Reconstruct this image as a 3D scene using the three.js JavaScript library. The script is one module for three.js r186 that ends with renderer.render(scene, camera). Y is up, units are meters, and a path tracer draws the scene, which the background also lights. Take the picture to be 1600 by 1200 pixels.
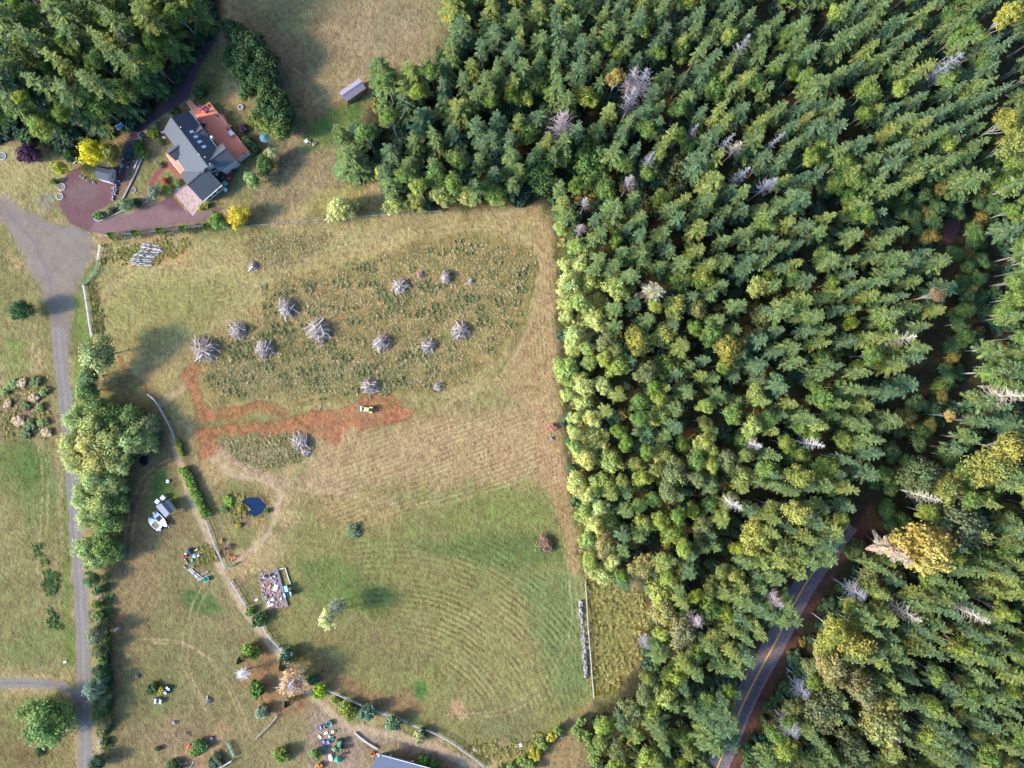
import * as THREE from 'three';
import { Sky } from 'three/addons/objects/Sky.js';
import { mergeGeometries } from 'three/addons/utils/BufferGeometryUtils.js';

// ---------------------------------------------------------------- camera, sky, sun, exposure
const S = 0.16, H = 180;                       // metres per pixel of the photograph on the ground, flying height
const V3 = THREE.Vector3;
const scene = new THREE.Scene();
const camera = new THREE.PerspectiveCamera(2 * Math.atan(600 * S / H) * 180 / Math.PI, 4 / 3, 1, 6000);
camera.position.set(0, H, 0); camera.up.set(0, 0, -1); camera.lookAt(0, 0, 0);
const renderer = new THREE.WebGLRenderer({ antialias: true });
renderer.toneMapping = THREE.LinearToneMapping;
renderer.toneMappingExposure = 2.65;
renderer.shadowMap.enabled = true;
renderer.setSize(1024, 768);
const SUN_EL = 28 * Math.PI / 180, SUN_AZ = 14 * Math.PI / 180;
const sunDir = new V3(-Math.cos(SUN_EL) * Math.cos(SUN_AZ), Math.sin(SUN_EL), Math.cos(SUN_EL) * Math.sin(SUN_AZ));
const sky = new Sky(); sky.name = 'sky'; sky.scale.setScalar(5000); scene.add(sky);
sky.material.uniforms.sunPosition.value.copy(sunDir);
sky.material.uniforms.turbidity.value = 7; sky.material.uniforms.rayleigh.value = 1.6; sky.material.uniforms.mieCoefficient.value = 0.006;
scene.environmentIntensity = 0.3;
const sun = new THREE.DirectionalLight(0xffdcae, 3.5);
sun.position.copy(sunDir).multiplyScalar(400); sun.castShadow = true; sun.shadow.radius = 12;
Object.assign(sun.shadow.camera, { left: -180, right: 180, top: 150, bottom: -150, near: 10, far: 900 });
sun.shadow.mapSize.set(4096, 4096); scene.add(sun); scene.add(sun.target);

// ---------------------------------------------------------------- helpers
function rng(a) { return () => { a |= 0; a = a + 0x6D2B79F5 | 0; let t = Math.imul(a ^ a >>> 15, 1 | a); t = t + Math.imul(t ^ t >>> 7, 61 | t) ^ t; return ((t ^ t >>> 14) >>> 0) / 4294967296; }; }
const R0 = rng(7);
const rr = (a, b, r = R0) => a + (b - a) * r();
const W = (px, py, h = 0) => new V3((px - 800) * S * (H - h) / H, h, (py - 600) * S * (H - h) / H);
const s2l = c => { c /= 255; return c <= 0.04045 ? c / 12.92 : Math.pow((c + 0.055) / 1.055, 2.4); };
const lin = (r, g, b, k = 1) => [s2l(r) * k, s2l(g) * k, s2l(b) * k];
const col = (r, g, b) => new THREE.Color().setRGB(r, g, b);
const used = {};
function numbered(n) { used[n] = (used[n] ?? -1) + 1; return used[n] ? `${n}_${String(used[n]).padStart(3, '0')}` : n; }
function tag(o, label, category, group) { o.userData = { label, category }; if (group) o.userData.group = group; return o; }
function thing(name, label, category, pos = [0, 0, 0], turn = 0, group) {
  const o = new THREE.Group(); o.name = numbered(name); o.position.set(...(pos.isVector3 ? [pos.x, pos.y, pos.z] : pos)); o.rotation.y = turn;
  tag(o, label, category, group); scene.add(o); return o;
}
function part(parent, name, geo, m, x = 0, y = 0, z = 0) { const o = new THREE.Mesh(geo, m); o.name = name; o.position.set(x, y, z); parent.add(o); return o; }
function struct(name, geo, m) { const o = new THREE.Mesh(geo, m); o.name = name; o.userData.kind = 'structure'; scene.add(o); return o; }
const matCache = {};
function M(r, g, b, rough = 0.85, metal = 0) { const k = [r, g, b, rough, metal].join(); return matCache[k] ??= new THREE.MeshStandardMaterial({ color: col(r, g, b), roughness: rough, metalness: metal }); }
const box = (w, h, d) => new THREE.BoxGeometry(w, h, d);
const UB = box(1, 1, 1);
function bar(parent, name, a, b, w, t, m) {     // a box from a to b
  const o = part(parent, name, UB, m); const d = b.clone().sub(a); o.scale.set(w, t, d.length());
  o.position.copy(a).add(b).multiplyScalar(0.5); o.quaternion.setFromUnitVectors(new V3(0, 0, 1), d.normalize()); return o;
}
const UCYL = new THREE.CylinderGeometry(0.5, 0.5, 1, 9); const UTAP = new THREE.CylinderGeometry(0.36, 0.5, 1, 6);
function rod(parent, name, a, b, r, m, g = UCYL) {
  const o = part(parent, name, g, m); const d = b.clone().sub(a); o.scale.set(2 * r, d.length(), 2 * r);
  o.position.copy(a).add(b).multiplyScalar(0.5); o.quaternion.setFromUnitVectors(new V3(0, 1, 0), d.normalize()); return o;
}
class GB {                                        // collects triangles with a colour each
  constructor() { this.p = []; this.c = []; }
  tri(a, b, c, k) { this.p.push(a.x, a.y, a.z, b.x, b.y, b.z, c.x, c.y, c.z); if (k) for (let i = 0; i < 3; i++) this.c.push(k[0], k[1], k[2]); }
  quad(a, b, c, d, k) { this.tri(a, b, c, k); this.tri(a, c, d, k); }
  kite(o, dir, side, len, wid, k) {
    const m = o.clone().addScaledVector(dir, len * 0.5), t = o.clone().addScaledVector(dir, len);
    this.quad(o, m.clone().addScaledVector(side, wid), t, m.clone().addScaledVector(side, -wid), k);
  }
  cone(a, b, ra, rb, n, k) {
    const d = b.clone().sub(a).normalize(), u = new V3(Math.abs(d.y) > 0.9 ? 1 : 0, Math.abs(d.y) > 0.9 ? 0 : 1, 0).cross(d).normalize(), v = d.clone().cross(u);
    const ring = (p, r, i) => p.clone().addScaledVector(u, r * Math.cos(i / n * 6.2832)).addScaledVector(v, r * Math.sin(i / n * 6.2832));
    for (let i = 0; i < n; i++) this.quad(ring(a, ra, i), ring(a, ra, i + 1), ring(b, rb, i + 1), ring(b, rb, i), k);
  }
  build() {
    const g = new THREE.BufferGeometry(); g.setAttribute('position', new THREE.Float32BufferAttribute(this.p, 3));
    if (this.c.length) g.setAttribute('color', new THREE.Float32BufferAttribute(this.c, 3));
    g.computeVertexNormals(); return g;
  }
}
// a prism from a polygon of world points (roof slabs: any plane) pulled down by t
function slab(pts, t) {
  const g = new GB(), n = pts.length, lo = pts.map(p => p.clone().add(new V3(0, -t, 0)));
  const area = pts.reduce((s, p, i) => { const q = pts[(i + 1) % n]; return s + (q.x - p.x) * (q.z + p.z); }, 0);
  const f = (a, b, c) => area > 0 ? g.tri(a, c, b) : g.tri(a, b, c);
  const tris = THREE.ShapeUtils.triangulateShape(pts.map(p => new THREE.Vector2(p.x, p.z)), []);
  for (const [a, b, c] of tris) { g.tri(pts[a], pts[b], pts[c]); g.tri(lo[a], lo[c], lo[b]); }
  for (let i = 0; i < n; i++) { const j = (i + 1) % n; f(pts[i], lo[i], lo[j]); f(pts[i], lo[j], pts[j]); }
  const o = g.build(); planarUV(o); return o;
}
function planarUV(g) { const p = g.attributes.position, uv = new Float32Array(p.count * 2); for (let i = 0; i < p.count; i++) { uv[2 * i] = p.getX(i) + 0.37 * p.getY(i); uv[2 * i + 1] = p.getZ(i) + 0.53 * p.getY(i); } g.setAttribute('uv', new THREE.BufferAttribute(uv, 2)); return g; }

// ---------------------------------------------------------------- noise and polygons (pixel space of the photograph)
function hash(x, y, s) { let h = Math.imul(x, 374761393) + Math.imul(y, 668265263) + Math.imul(s, 1442695041) | 0; h = Math.imul(h ^ h >>> 13, 1274126177); return ((h ^ h >>> 16) >>> 0) / 4294967296; }
function vn(x, y, s) { const i = Math.floor(x), j = Math.floor(y); let u = x - i, v = y - j; u = u * u * (3 - 2 * u); v = v * v * (3 - 2 * v); const a = hash(i, j, s), b = hash(i + 1, j, s), c = hash(i, j + 1, s), d = hash(i + 1, j + 1, s); return a + (b - a) * u + (c - a) * v + (a - b - c + d) * u * v; }
function fbm(x, y, s, o) { let t = 0, a = 0.5, n = 0; for (let i = 0; i < o; i++) { t += a * vn(x, y, s + i); n += a; a *= 0.5; x = x * 2.03 + 17.1; y = y * 2.03 + 9.7; } return t / n; }
const sm = (a, b, x) => { x = Math.min(1, Math.max(0, (x - a) / (b - a))); return x * x * (3 - 2 * x); };
function segD(x, y, a, b) { const dx = b[0] - a[0], dy = b[1] - a[1]; let t = ((x - a[0]) * dx + (y - a[1]) * dy) / (dx * dx + dy * dy + 1e-9); t = t < 0 ? 0 : t > 1 ? 1 : t; const ex = x - a[0] - t * dx, ey = y - a[1] - t * dy; return ex * ex + ey * ey; }
function lineD(x, y, p) { let m = 1e18; for (let i = 0; i + 1 < p.length; i++) { const d = segD(x, y, p[i], p[i + 1]); if (d < m) m = d; } return Math.sqrt(m); }
function inside(x, y, p) { let c = false; for (let i = 0, j = p.length - 1; i < p.length; j = i++) if ((p[i][1] > y) !== (p[j][1] > y) && x < (p[j][0] - p[i][0]) * (y - p[i][1]) / (p[j][1] - p[i][1]) + p[i][0]) c = !c; return c; }
function polyD(x, y, p) { let m = 1e18; for (let i = 0, j = p.length - 1; i < p.length; j = i++) { const d = segD(x, y, p[j], p[i]); if (d < m) m = d; } m = Math.sqrt(m); return inside(x, y, p) ? m : -m; }

// ---------------------------------------------------------------- shapes on the ground
const ROAD_E = [[1094, 1262], [1135, 1165], [1157, 1109], [1186, 1050], [1215, 997], [1250, 927], [1286, 872], [1326, 818], [1352, 778], [1388, 722], [1432, 620], [1466, 500], [1490, 370], [1506, 290], [1532, 100], [1548, -62]];
const ROAD_W = [[92, 520], [99, 600], [104, 660], [110, 720], [117, 800], [123, 880], [128, 960], [130, 1040], [132, 1120], [134, 1262]];
const LANE_W = [[-82, 1069], [40, 1067], [92, 1070], [112, 1082], [126, 1110]];
const JUNCTION = [[-82, 250], [0, 303], [38, 325], [78, 348], [112, 352], [138, 362], [144, 385], [138, 408], [124, 436], [115, 464], [111, 495], [109, 540], [86, 540], [78, 500], [66, 455], [46, 425], [24, 374], [0, 340], [-82, 300]];
const DRIVE = [[96, 290], [104, 272], [128, 258], [150, 256], [180, 262], [190, 232], [204, 205], [232, 185], [258, 160], [268, 138], [284, 112], [296, 84], [318, 60], [332, 62], [316, 96], [300, 130], [296, 152], [276, 166], [256, 178], [232, 196], [212, 218], [202, 240], [196, 276], [182, 300], [174, 316], [150, 332], [150, 344], [176, 342], [220, 328], [268, 306], [306, 342], [336, 322], [352, 326], [318, 344], [230, 356], [168, 366], [140, 362], [108, 348], [92, 322]];
const APRON = [[268.3, 296.7], [301.7, 338], [317.5, 315], [291, 288]];
const BRICK_PATH = [[264, 257], [254, 262], [243, 274], [236, 287], [232, 300]];
const DIRT_A = [[286, 572], [300, 566], [312, 572], [310, 600], [318, 630], [342, 640], [380, 636], [402, 628], [424, 626], [440, 634], [458, 640], [452, 648], [410, 646], [360, 654], [322, 656], [304, 650], [298, 620], [292, 596]];
const DIRT_B = [[302, 672], [350, 664], [420, 658], [520, 640], [570, 620], [585, 606], [600, 614], [624, 628], [650, 640], [640, 652], [606, 662], [580, 668], [566, 674], [556, 664], [538, 672], [524, 698], [508, 686], [484, 672], [440, 678], [400, 676], [345, 672], [330, 682], [344, 700], [338, 712], [314, 714], [306, 694]];
const POND = [[382, 779], [392, 777], [404, 777], [410, 783], [416, 788], [414, 796], [408, 803], [398, 807], [390, 804], [386, 799], [393, 795], [386, 789], [378, 785]];
const POND_SMALL = [[218, 716], [226, 711], [234, 708], [236, 716], [231, 725], [225, 729], [218, 724]];
const TRACKS = [
  [[272, 688], [284, 735], [303, 788], [326, 845], [345, 892], [380, 950], [420, 1002], [458, 1052], [500, 1100], [545, 1135], [580, 1160]],
  [[345, 892], [390, 862], [420, 832], [432, 800], [440, 770], [420, 752], [360, 742], [318, 700]],
  [[250, 630], [290, 600], [296, 580]],
  [[560, 1138], [620, 1150], [680, 1168], [740, 1196]],
];
const TRACK_GRASS = [[480, 60], [455, 200], [470, 228], [440, 275], [405, 310]];
const CLEARED = [[420, 428], [500, 418], [590, 400], [660, 372], [720, 366], [790, 374], [832, 386], [838, 420], [826, 470], [806, 510], [776, 560], [736, 590], [690, 612], [620, 620], [560, 624], [470, 636], [420, 618], [345, 634], [322, 620], [314, 580], [300, 560], [320, 530], [380, 500], [410, 470]];
const SCRUB2 = [[345, 684], [400, 672], [470, 678], [500, 694], [478, 712], [440, 734], [390, 736], [350, 712]];
const SCRUB3 = [[374, 378], [420, 366], [500, 360], [524, 366], [505, 392], [470, 412], [400, 430], [384, 404]];
const BRAMBLE = [[-10, 620], [20, 588], [50, 580], [84, 600], [84, 660], [74, 690], [30, 690], [-10, 690]];
const PAD = [[403, 897], [433, 889], [450, 948], [416, 952]];
const MEADOW_E = [[912, 905], [960, 905], [1010, 930], [1012, 990], [990, 1040], [960, 1084], [928, 1090], [918, 1000]];
const WOOD_NW = [[-82, -62], [352, -62], [346, 20], [336, 60], [318, 88], [300, 110], [284, 140], [262, 156], [230, 188], [190, 210], [150, 225], [122, 240], [90, 238], [40, 222], [-82, 226]];
const FOREST_E = [[694, -62], [700, 40], [692, 90], [672, 116], [640, 140], [598, 112], [566, 190], [534, 220], [532, 268], [560, 292], [598, 272], [602, 330], [700, 328], [848, 322], [866, 344], [872, 600], [880, 680], [896, 790], [908, 872], [924, 900], [996, 912], [1018, 950], [1010, 1000], [992, 1050], [960, 1088], [934, 1096], [928, 1130], [922, 1262], [1682, 1262], [1682, -62]];

// ---------------------------------------------------------------- paint of the ground: soil, grass and gravel colours in world metres
const MX0 = -80, MY0 = -60, MX1 = 1680, MY1 = 1260, TW = 2048, TH = 1536, TK = TW / (MX1 - MX0), GK = 0.445;
const N = TW * TH, C = new Float32Array(N * 3), ROUGH = new Float32Array(N).fill(1), HGT = new Float32Array(N), WX = new Float32Array(N), WY = new Float32Array(N), NB = new Float32Array(N), NC = new Float32Array(N);
const STRAW = lin(186, 160, 112, GK), OLIVE = lin(146, 136, 86, GK), GREEN = lin(104, 128, 66, GK), BROWN = lin(158, 130, 98, GK);
for (let j = 0, i = 0; j < TH; j++) for (let k = 0; k < TW; k++, i++) {
  const x = MX0 + k / TK, y = MY0 + j / TK;
  WX[i] = fbm(x / 22, y / 22, 11, 4) - 0.5; WY[i] = fbm(x / 22, y / 22, 31, 4) - 0.5;
  NB[i] = fbm(x / 46, y / 46, 51, 5); NC[i] = fbm(x / 5.2, y / 5.2, 71, 3);
  const g = sm(0.42, 0.62, NB[i]);
  for (let c = 0; c < 3; c++) C[3 * i + c] = STRAW[c] + (OLIVE[c] - STRAW[c]) * g;
}
function paint(kind, p, rgb, { f = 8, o = 1, w = 10, m = 0, wd = 10, rough = null, dip = 0 } = {}) {
  const c = lin(...rgb, GK), pad = f + w + (kind === 'line' ? wd : 0) + 2;
  let x0 = 1e9, y0 = 1e9, x1 = -1e9, y1 = -1e9; for (const [x, y] of p) { x0 = Math.min(x0, x); x1 = Math.max(x1, x); y0 = Math.min(y0, y); y1 = Math.max(y1, y); }
  const k0 = Math.max(0, Math.floor((x0 - pad - MX0) * TK)), k1 = Math.min(TW - 1, Math.ceil((x1 + pad - MX0) * TK)), j0 = Math.max(0, Math.floor((y0 - pad - MY0) * TK)), j1 = Math.min(TH - 1, Math.ceil((y1 + pad - MY0) * TK));
  for (let j = j0; j <= j1; j++) for (let k = k0; k <= k1; k++) {
    const i = j * TW + k, x = MX0 + k / TK + WX[i] * w, y = MY0 + j / TK + WY[i] * w;
    const d = kind === 'line' ? wd / 2 - lineD(x, y, p) : polyD(x, y, p);
    let a = sm(-f / 2, f / 2, d) * o; if (a <= 0) continue;
    if (m) a *= 1 - m + m * sm(0.38, 0.62, 0.45 * NC[i] + 0.55 * fbm(x / 15, y / 15, 91, 2));
    for (let q = 0; q < 3; q++) C[3 * i + q] += (c[q] - C[3 * i + q]) * a;
    if (rough !== null) ROUGH[i] += (rough - ROUGH[i]) * a;
    HGT[i] -= dip * a;
  }
}
const ell = (x, y, a, b = a, t = 0) => Array.from({ length: 14 }, (_, i) => { const u = a * Math.cos(i * 0.4488), v = b * Math.sin(i * 0.4488); return [x + u * Math.cos(t) - v * Math.sin(t), y + u * Math.sin(t) + v * Math.cos(t)]; });
const P = (p, rgb, o) => paint('poly', p, rgb, o), L = (p, wd, rgb, o) => paint('line', p, rgb, { wd, ...o });
// fields
P([[-80, 420], [110, 440], [118, 1060], [-80, 1060]], [142, 134, 84], { f: 40, o: 0.8, w: 40 });
P(ell(60, 750, 46, 70), [108, 130, 70], { f: 50, w: 50, o: 0.75, m: 0.4 });
P(ell(20, 720, 50, 40), [96, 122, 58], { f: 50, w: 50, o: 0.7, m: 0.4 });
P(ell(30, 590, 40, 50), [196, 172, 122], { f: 30, w: 40, o: 0.6, m: 0.6 });
P(ell(20, 560, 16, 40), [110, 140, 56], { f: 25, w: 30, o: 0.7, m: 0.4 });
P(ell(60, 1010, 60, 40), [122, 132, 74], { f: 40, w: 40, o: 0.8, m: 0.4 });
L([[98, 780], [104, 900], [108, 1040]], 12, [112, 130, 60], { f: 14, w: 10, o: 0.8 });
L([[86, 640], [92, 740], [97, 860]], 7, [176, 150, 112], { f: 7, w: 8, o: 0.7 });
P([[-80, 1085], [110, 1085], [122, 1262], [-80, 1262]], [132, 124, 72], { f: 30, w: 20, o: 0.9, m: 0.2 });
P(ell(20, 1180, 60, 30), [130, 98, 70], { f: 50, w: 40, o: 0.6, m: 0.5 });
P([[340, -60], [694, -60], [700, 60], [650, 130], [600, 110], [535, 220], [545, 320], [395, 335], [330, 300], [400, 240]], [156, 140, 100], { f: 40, w: 30, o: 0.85 });
P(ell(585, 50, 80, 50), [172, 148, 112], { f: 60, w: 50, o: 0.7, m: 0.5 });
P(ell(440, 30, 50, 30), [134, 140, 82], { f: 50, w: 50, o: 0.7, m: 0.5 });
P([[480, 195], [535, 160], [580, 150], [560, 190], [520, 225], [480, 240]], [88, 124, 52], { f: 22, w: 16, o: 0.85, m: 0.25 });
P(ell(645, 122, 22, 13), [86, 128, 48], { f: 14, w: 10, o: 0.9 });
P([[285, 110], [345, 70], [350, 160], [310, 170]], [120, 128, 66], { f: 26, w: 20, o: 0.8, m: 0.4 });
P([[340, 170], [395, 190], [395, 330], [350, 310]], [134, 134, 78], { f: 30, w: 20, o: 0.7, m: 0.4 });
L([[430, 60], [440, 110], [448, 150], [462, 190], [462, 215], [440, 262], [408, 305]], 12, [176, 146, 116], { f: 12, w: 10, o: 0.75, m: 0.2 });
P([[470, 325], [545, 275], [600, 330], [500, 342]], [176, 158, 92], { f: 26, w: 20, o: 0.7, m: 0.3 });
P([[-80, 225], [60, 230], [108, 250], [95, 300], [60, 330], [0, 300], [-80, 240]], [172, 158, 104], { f: 16, w: 14, o: 0.9, m: 0.15 });
// parcel
P([[150, 385], [430, 365], [520, 350], [860, 335], [868, 625], [290, 655], [240, 660], [150, 560]], [176, 160, 104], { f: 16, w: 10, o: 0.85, m: 0.25 });
P(ell(250, 480, 100, 50), [150, 148, 84], { f: 60, w: 50, o: 0.7, m: 0.4 });
P(ell(230, 400, 70, 14), [196, 150, 90], { f: 16, w: 16, o: 0.7, m: 0.5 });
P([[112, 440], [140, 420], [148, 530], [116, 620]], [124, 140, 70], { f: 14, w: 10, o: 0.85, m: 0.2 });
P(CLEARED, [146, 134, 78], { f: 12, w: 14, o: 0.9 });
P(CLEARED, [190, 154, 102], { f: 20, w: 30, o: 0.6, m: 0.9 }); P(ell(560, 590, 110, 26), [130, 128, 84], { f: 40, w: 50, o: 0.6, m: 0.7 }); P(ell(400, 600, 70, 30), [140, 134, 92], { f: 40, w: 40, o: 0.6, m: 0.6 });
P(ell(600, 470, 110, 40), [200, 156, 104], { f: 50, w: 60, o: 0.5, m: 0.9 });
P(SCRUB2, [136, 130, 84], { f: 10, w: 12, o: 0.9, m: 0.3 }); P(SCRUB3, [160, 140, 92], { f: 10, w: 12, o: 0.9, m: 0.3 });
P([[832, 345], [862, 345], [868, 625], [800, 625], [770, 600], [820, 520], [842, 430]], [184, 150, 108], { f: 12, w: 8, o: 0.8, m: 0.2 });
L([[400, 500], [420, 440], [470, 420], [560, 402], [640, 372], [720, 352], [820, 348]], 16, [186, 160, 104], { f: 14, w: 10, o: 0.6 });
L([[838, 400], [832, 460], [812, 520], [780, 580]], 8, [112, 112, 62], { f: 10, w: 6, o: 0.6 });
P([[150, 560], [235, 600], [268, 655], [230, 660], [170, 640]], [140, 126, 80], { f: 14, w: 12, o: 0.8, m: 0.3 });
L([[186, 556], [200, 585], [226, 606], [238, 620]], 8, [160, 108, 76], { f: 9, w: 8, o: 0.8, m: 0.3 });
// hay field
P([[500, 690], [640, 655], [868, 630], [890, 780], [720, 760], [560, 800], [480, 780]], [186, 156, 112], { f: 40, w: 30, o: 0.9 });
P([[470, 780], [640, 760], [880, 780], [905, 900], [925, 1090], [880, 1140], [700, 1160], [480, 1060], [380, 960], [440, 860]], [142, 138, 82], { f: 50, w: 40, o: 0.9 });
P(ell(560, 800, 60, 30), [184, 150, 104], { f: 40, w: 40, o: 0.7, m: 0.3 });
P(ell(800, 790, 90, 40), [140, 146, 78], { f: 60, w: 50, o: 0.75, m: 0.5 });
P([[640, 845], [760, 835], [900, 840], [908, 880], [800, 892], [700, 872]], [108, 124, 68], { f: 26, w: 26, o: 0.75 });
P([[470, 880], [530, 870], [620, 930], [600, 960], [520, 960], [480, 940]], [98, 126, 62], { f: 30, w: 30, o: 0.7, m: 0.3 });
P([[810, 900], [908, 890], [924, 1080], [880, 1110], [850, 1040]], [124, 138, 82], { f: 30, w: 20, o: 0.85, m: 0.2 });
P([[640, 960], [800, 930], [850, 1040], [840, 1110], [740, 1090], [640, 1000]], [158, 146, 92], { f: 40, w: 30, o: 0.8, m: 0.3 });
P([[560, 1065], [600, 1090], [640, 1075], [660, 1105], [630, 1120], [540, 1075], [490, 1040], [500, 1030]], [160, 112, 90], { f: 22, w: 20, o: 0.8, m: 0.3 });
P(ell(718, 1108, 14, 16), [200, 160, 122], { f: 14, w: 14, o: 0.85, m: 0.3 });
P(ell(655, 1078, 10, 14), [86, 126, 60], { f: 12, w: 12, o: 0.9 });
P(ell(790, 1130, 60, 36), [134, 126, 88], { f: 40, w: 30, o: 0.6, m: 0.4 });
P(ell(580, 1010, 100, 44), [146, 128, 86], { f: 60, w: 50, o: 0.7, m: 0.5 });
P([[500, 1000], [640, 1020], [640, 1075], [540, 1060]], [136, 132, 82], { f: 40, w: 40, o: 0.5, m: 0.5 });
P([[872, 640], [860, 720], [890, 800], [910, 880], [920, 900], [925, 930]], [184, 150, 108], { f: 10, w: 8, o: 0.7, m: 0.3 });
L([[842, 640], [856, 720], [872, 780], [890, 840], [900, 890]], 22, [190, 150, 108], { f: 14, w: 10, o: 0.75, m: 0.2 });
P(MEADOW_E, [134, 116, 52], { f: 10, w: 10, o: 0.95, m: 0.1 }); P(MEADOW_E, [170, 148, 66], { f: 20, w: 20, o: 0.5, m: 1 });
P(ell(985, 1030, 14, 18), [172, 140, 90], { f: 14, w: 10, o: 0.8 });
P([[860, 1150], [930, 1090], [926, 1200], [840, 1262], [820, 1200]], [166, 138, 96], { f: 16, w: 16, o: 0.85, m: 0.2 });
// south-west paddock
P([[170, 640], [300, 690], [350, 890], [420, 1000], [500, 1120], [480, 1262], [160, 1262], [150, 900]], [144, 130, 88], { f: 30, w: 20, o: 0.9 });
P(ell(205, 900, 40, 90), [164, 136, 98], { f: 50, w: 40, o: 0.7, m: 0.4 });
P(ell(255, 770, 24, 34), [88, 122, 54], { f: 26, w: 20, o: 0.85, m: 0.2 });
P(ell(312, 942, 34, 16, 0.4), [88, 120, 62], { f: 16, w: 16, o: 0.9, m: 0.2 });
P(ell(290, 1020, 70, 60), [140, 134, 84], { f: 60, w: 50, o: 0.7, m: 0.5 });
P(ell(240, 1090, 40, 40), [122, 132, 74], { f: 40, w: 40, o: 0.6, m: 0.5 });
P([[380, 1000], [420, 1010], [490, 1100], [470, 1120], [400, 1110], [375, 1060]], [166, 122, 84], { f: 20, w: 20, o: 0.8, m: 0.4 });
P([[200, 740], [222, 726], [214, 800], [196, 880], [180, 890]], [146, 118, 88], { f: 22, w: 16, o: 0.7, m: 0.3 });
P(ell(325, 868, 24, 20), [108, 112, 62], { f: 14, w: 12, o: 0.85, m: 0.3 });
P(ell(262, 1150, 40, 26), [166, 132, 106], { f: 30, w: 30, o: 0.5, m: 0.8 });
P([[270, 1180], [330, 1150], [350, 1125], [360, 1140], [330, 1190], [300, 1215]], [186, 148, 108], { f: 16, w: 14, o: 0.8, m: 0.3 });
for (const [x, y, r] of [[370, 780, 46]]) { P(ell(x, y, r, 36), [140, 130, 80], { f: 18, w: 14, o: 0.8, m: 0.3 }); L([[352, 780], [366, 800], [388, 815]], 10, [152, 120, 100], { f: 8, w: 8, o: 0.8 }); P(ell(402, 812, 12, 9), [190, 156, 96], { f: 10, w: 8, o: 0.8 }); }
P(ell(396, 790, 27, 21), [126, 104, 66], { f: 10, w: 8, o: 0.9, m: 0.2 });
P([[480, 1100], [560, 1135], [680, 1160], [760, 1200], [760, 1262], [470, 1262]], [170, 146, 122], { f: 20, w: 14, o: 0.9, m: 0.1 });
P([[560, 1160], [680, 1180], [760, 1220], [600, 1230]], [136, 124, 74], { f: 16, w: 14, o: 0.7, m: 0.3 });
P([[410, 1120], [476, 1120], [484, 1262], [400, 1262]], [158, 142, 96], { f: 14, w: 10, o: 0.7, m: 0.2 });
P(BRAMBLE, [150, 132, 92], { f: 16, w: 20, o: 0.8, m: 0.3 }); P(ell(32, 640, 22, 18, 0.6), [150, 112, 98], { f: 14, w: 16, o: 0.85, m: 0.2 }); P(ell(42, 612, 18, 10), [204, 164, 132], { f: 10, w: 14, o: 0.8, m: 0.4 });
// house yard
P([[222, 262], [258, 236], [276, 290], [244, 308], [200, 306], [196, 290]], [146, 140, 88], { f: 8, w: 5, o: 0.9, m: 0.1 });
P([[128, 258], [156, 252], [154, 284], [128, 280]], [132, 128, 70], { f: 3, w: 3, o: 0.95 });
P([[188, 250], [204, 240], [218, 252], [206, 300], [180, 318], [178, 306]], [150, 118, 96], { f: 5, w: 5, o: 0.9, m: 0.1 });
// forest floor
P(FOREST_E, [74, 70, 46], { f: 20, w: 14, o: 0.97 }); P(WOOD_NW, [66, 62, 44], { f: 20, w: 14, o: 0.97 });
P([[1372, 798], [1352, 760], [1340, 800], [1340, 850], [1370, 830], [1420, 824], [1436, 812]], [128, 92, 66], { f: 16, w: 14, o: 0.9 });
P([[868, 340], [900, 340], [930, 900], [905, 880]], [128, 124, 66], { f: 16, w: 10, o: 0.8, m: 0.3 });
// wheel tracks over the grass
for (const t of [[[196, 890], [202, 830], [214, 776], [238, 738], [268, 720]], [[160, 520], [166, 460], [200, 424], [280, 414], [360, 430], [412, 452]], [[445, 752], [520, 742], [600, 716], [700, 688], [840, 660]], [[450, 764], [540, 772], [640, 790], [720, 776], [800, 752]], [[440, 420], [520, 392], [620, 366], [720, 346], [850, 344]], [[846, 400], [852, 500], [852, 600]], [[230, 1000], [300, 1010], [350, 1060], [390, 1150]], [[330, 900], [300, 960], [290, 1040], [330, 1120]], [[700, 1120], [790, 1110], [860, 1060], [896, 980], [890, 880]], [[340, 560], [330, 520], [390, 470], [420, 420], [520, 402], [600, 385], [700, 358], [800, 362], [845, 400], [840, 460], [812, 530], [770, 590], [690, 628]], [[352, 552], [360, 510], [402, 476]], [[350, 885], [400, 862], [430, 826], [444, 780], [430, 752]], [[60, 500], [50, 600], [70, 760], [60, 900]], [[400, 40], [460, 110], [540, 130], [640, 90]], [[500, 300], [440, 260], [470, 180], [560, 80], [600, -40]]]) for (const o of [-4.5, 4.5]) L(smoothLine(t, 4).map(([x, y]) => [x + o, y + o * 0.6]), 2.4, [202, 172, 126], { f: 4, w: 6, o: 0.6, m: 0.5 });
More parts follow.
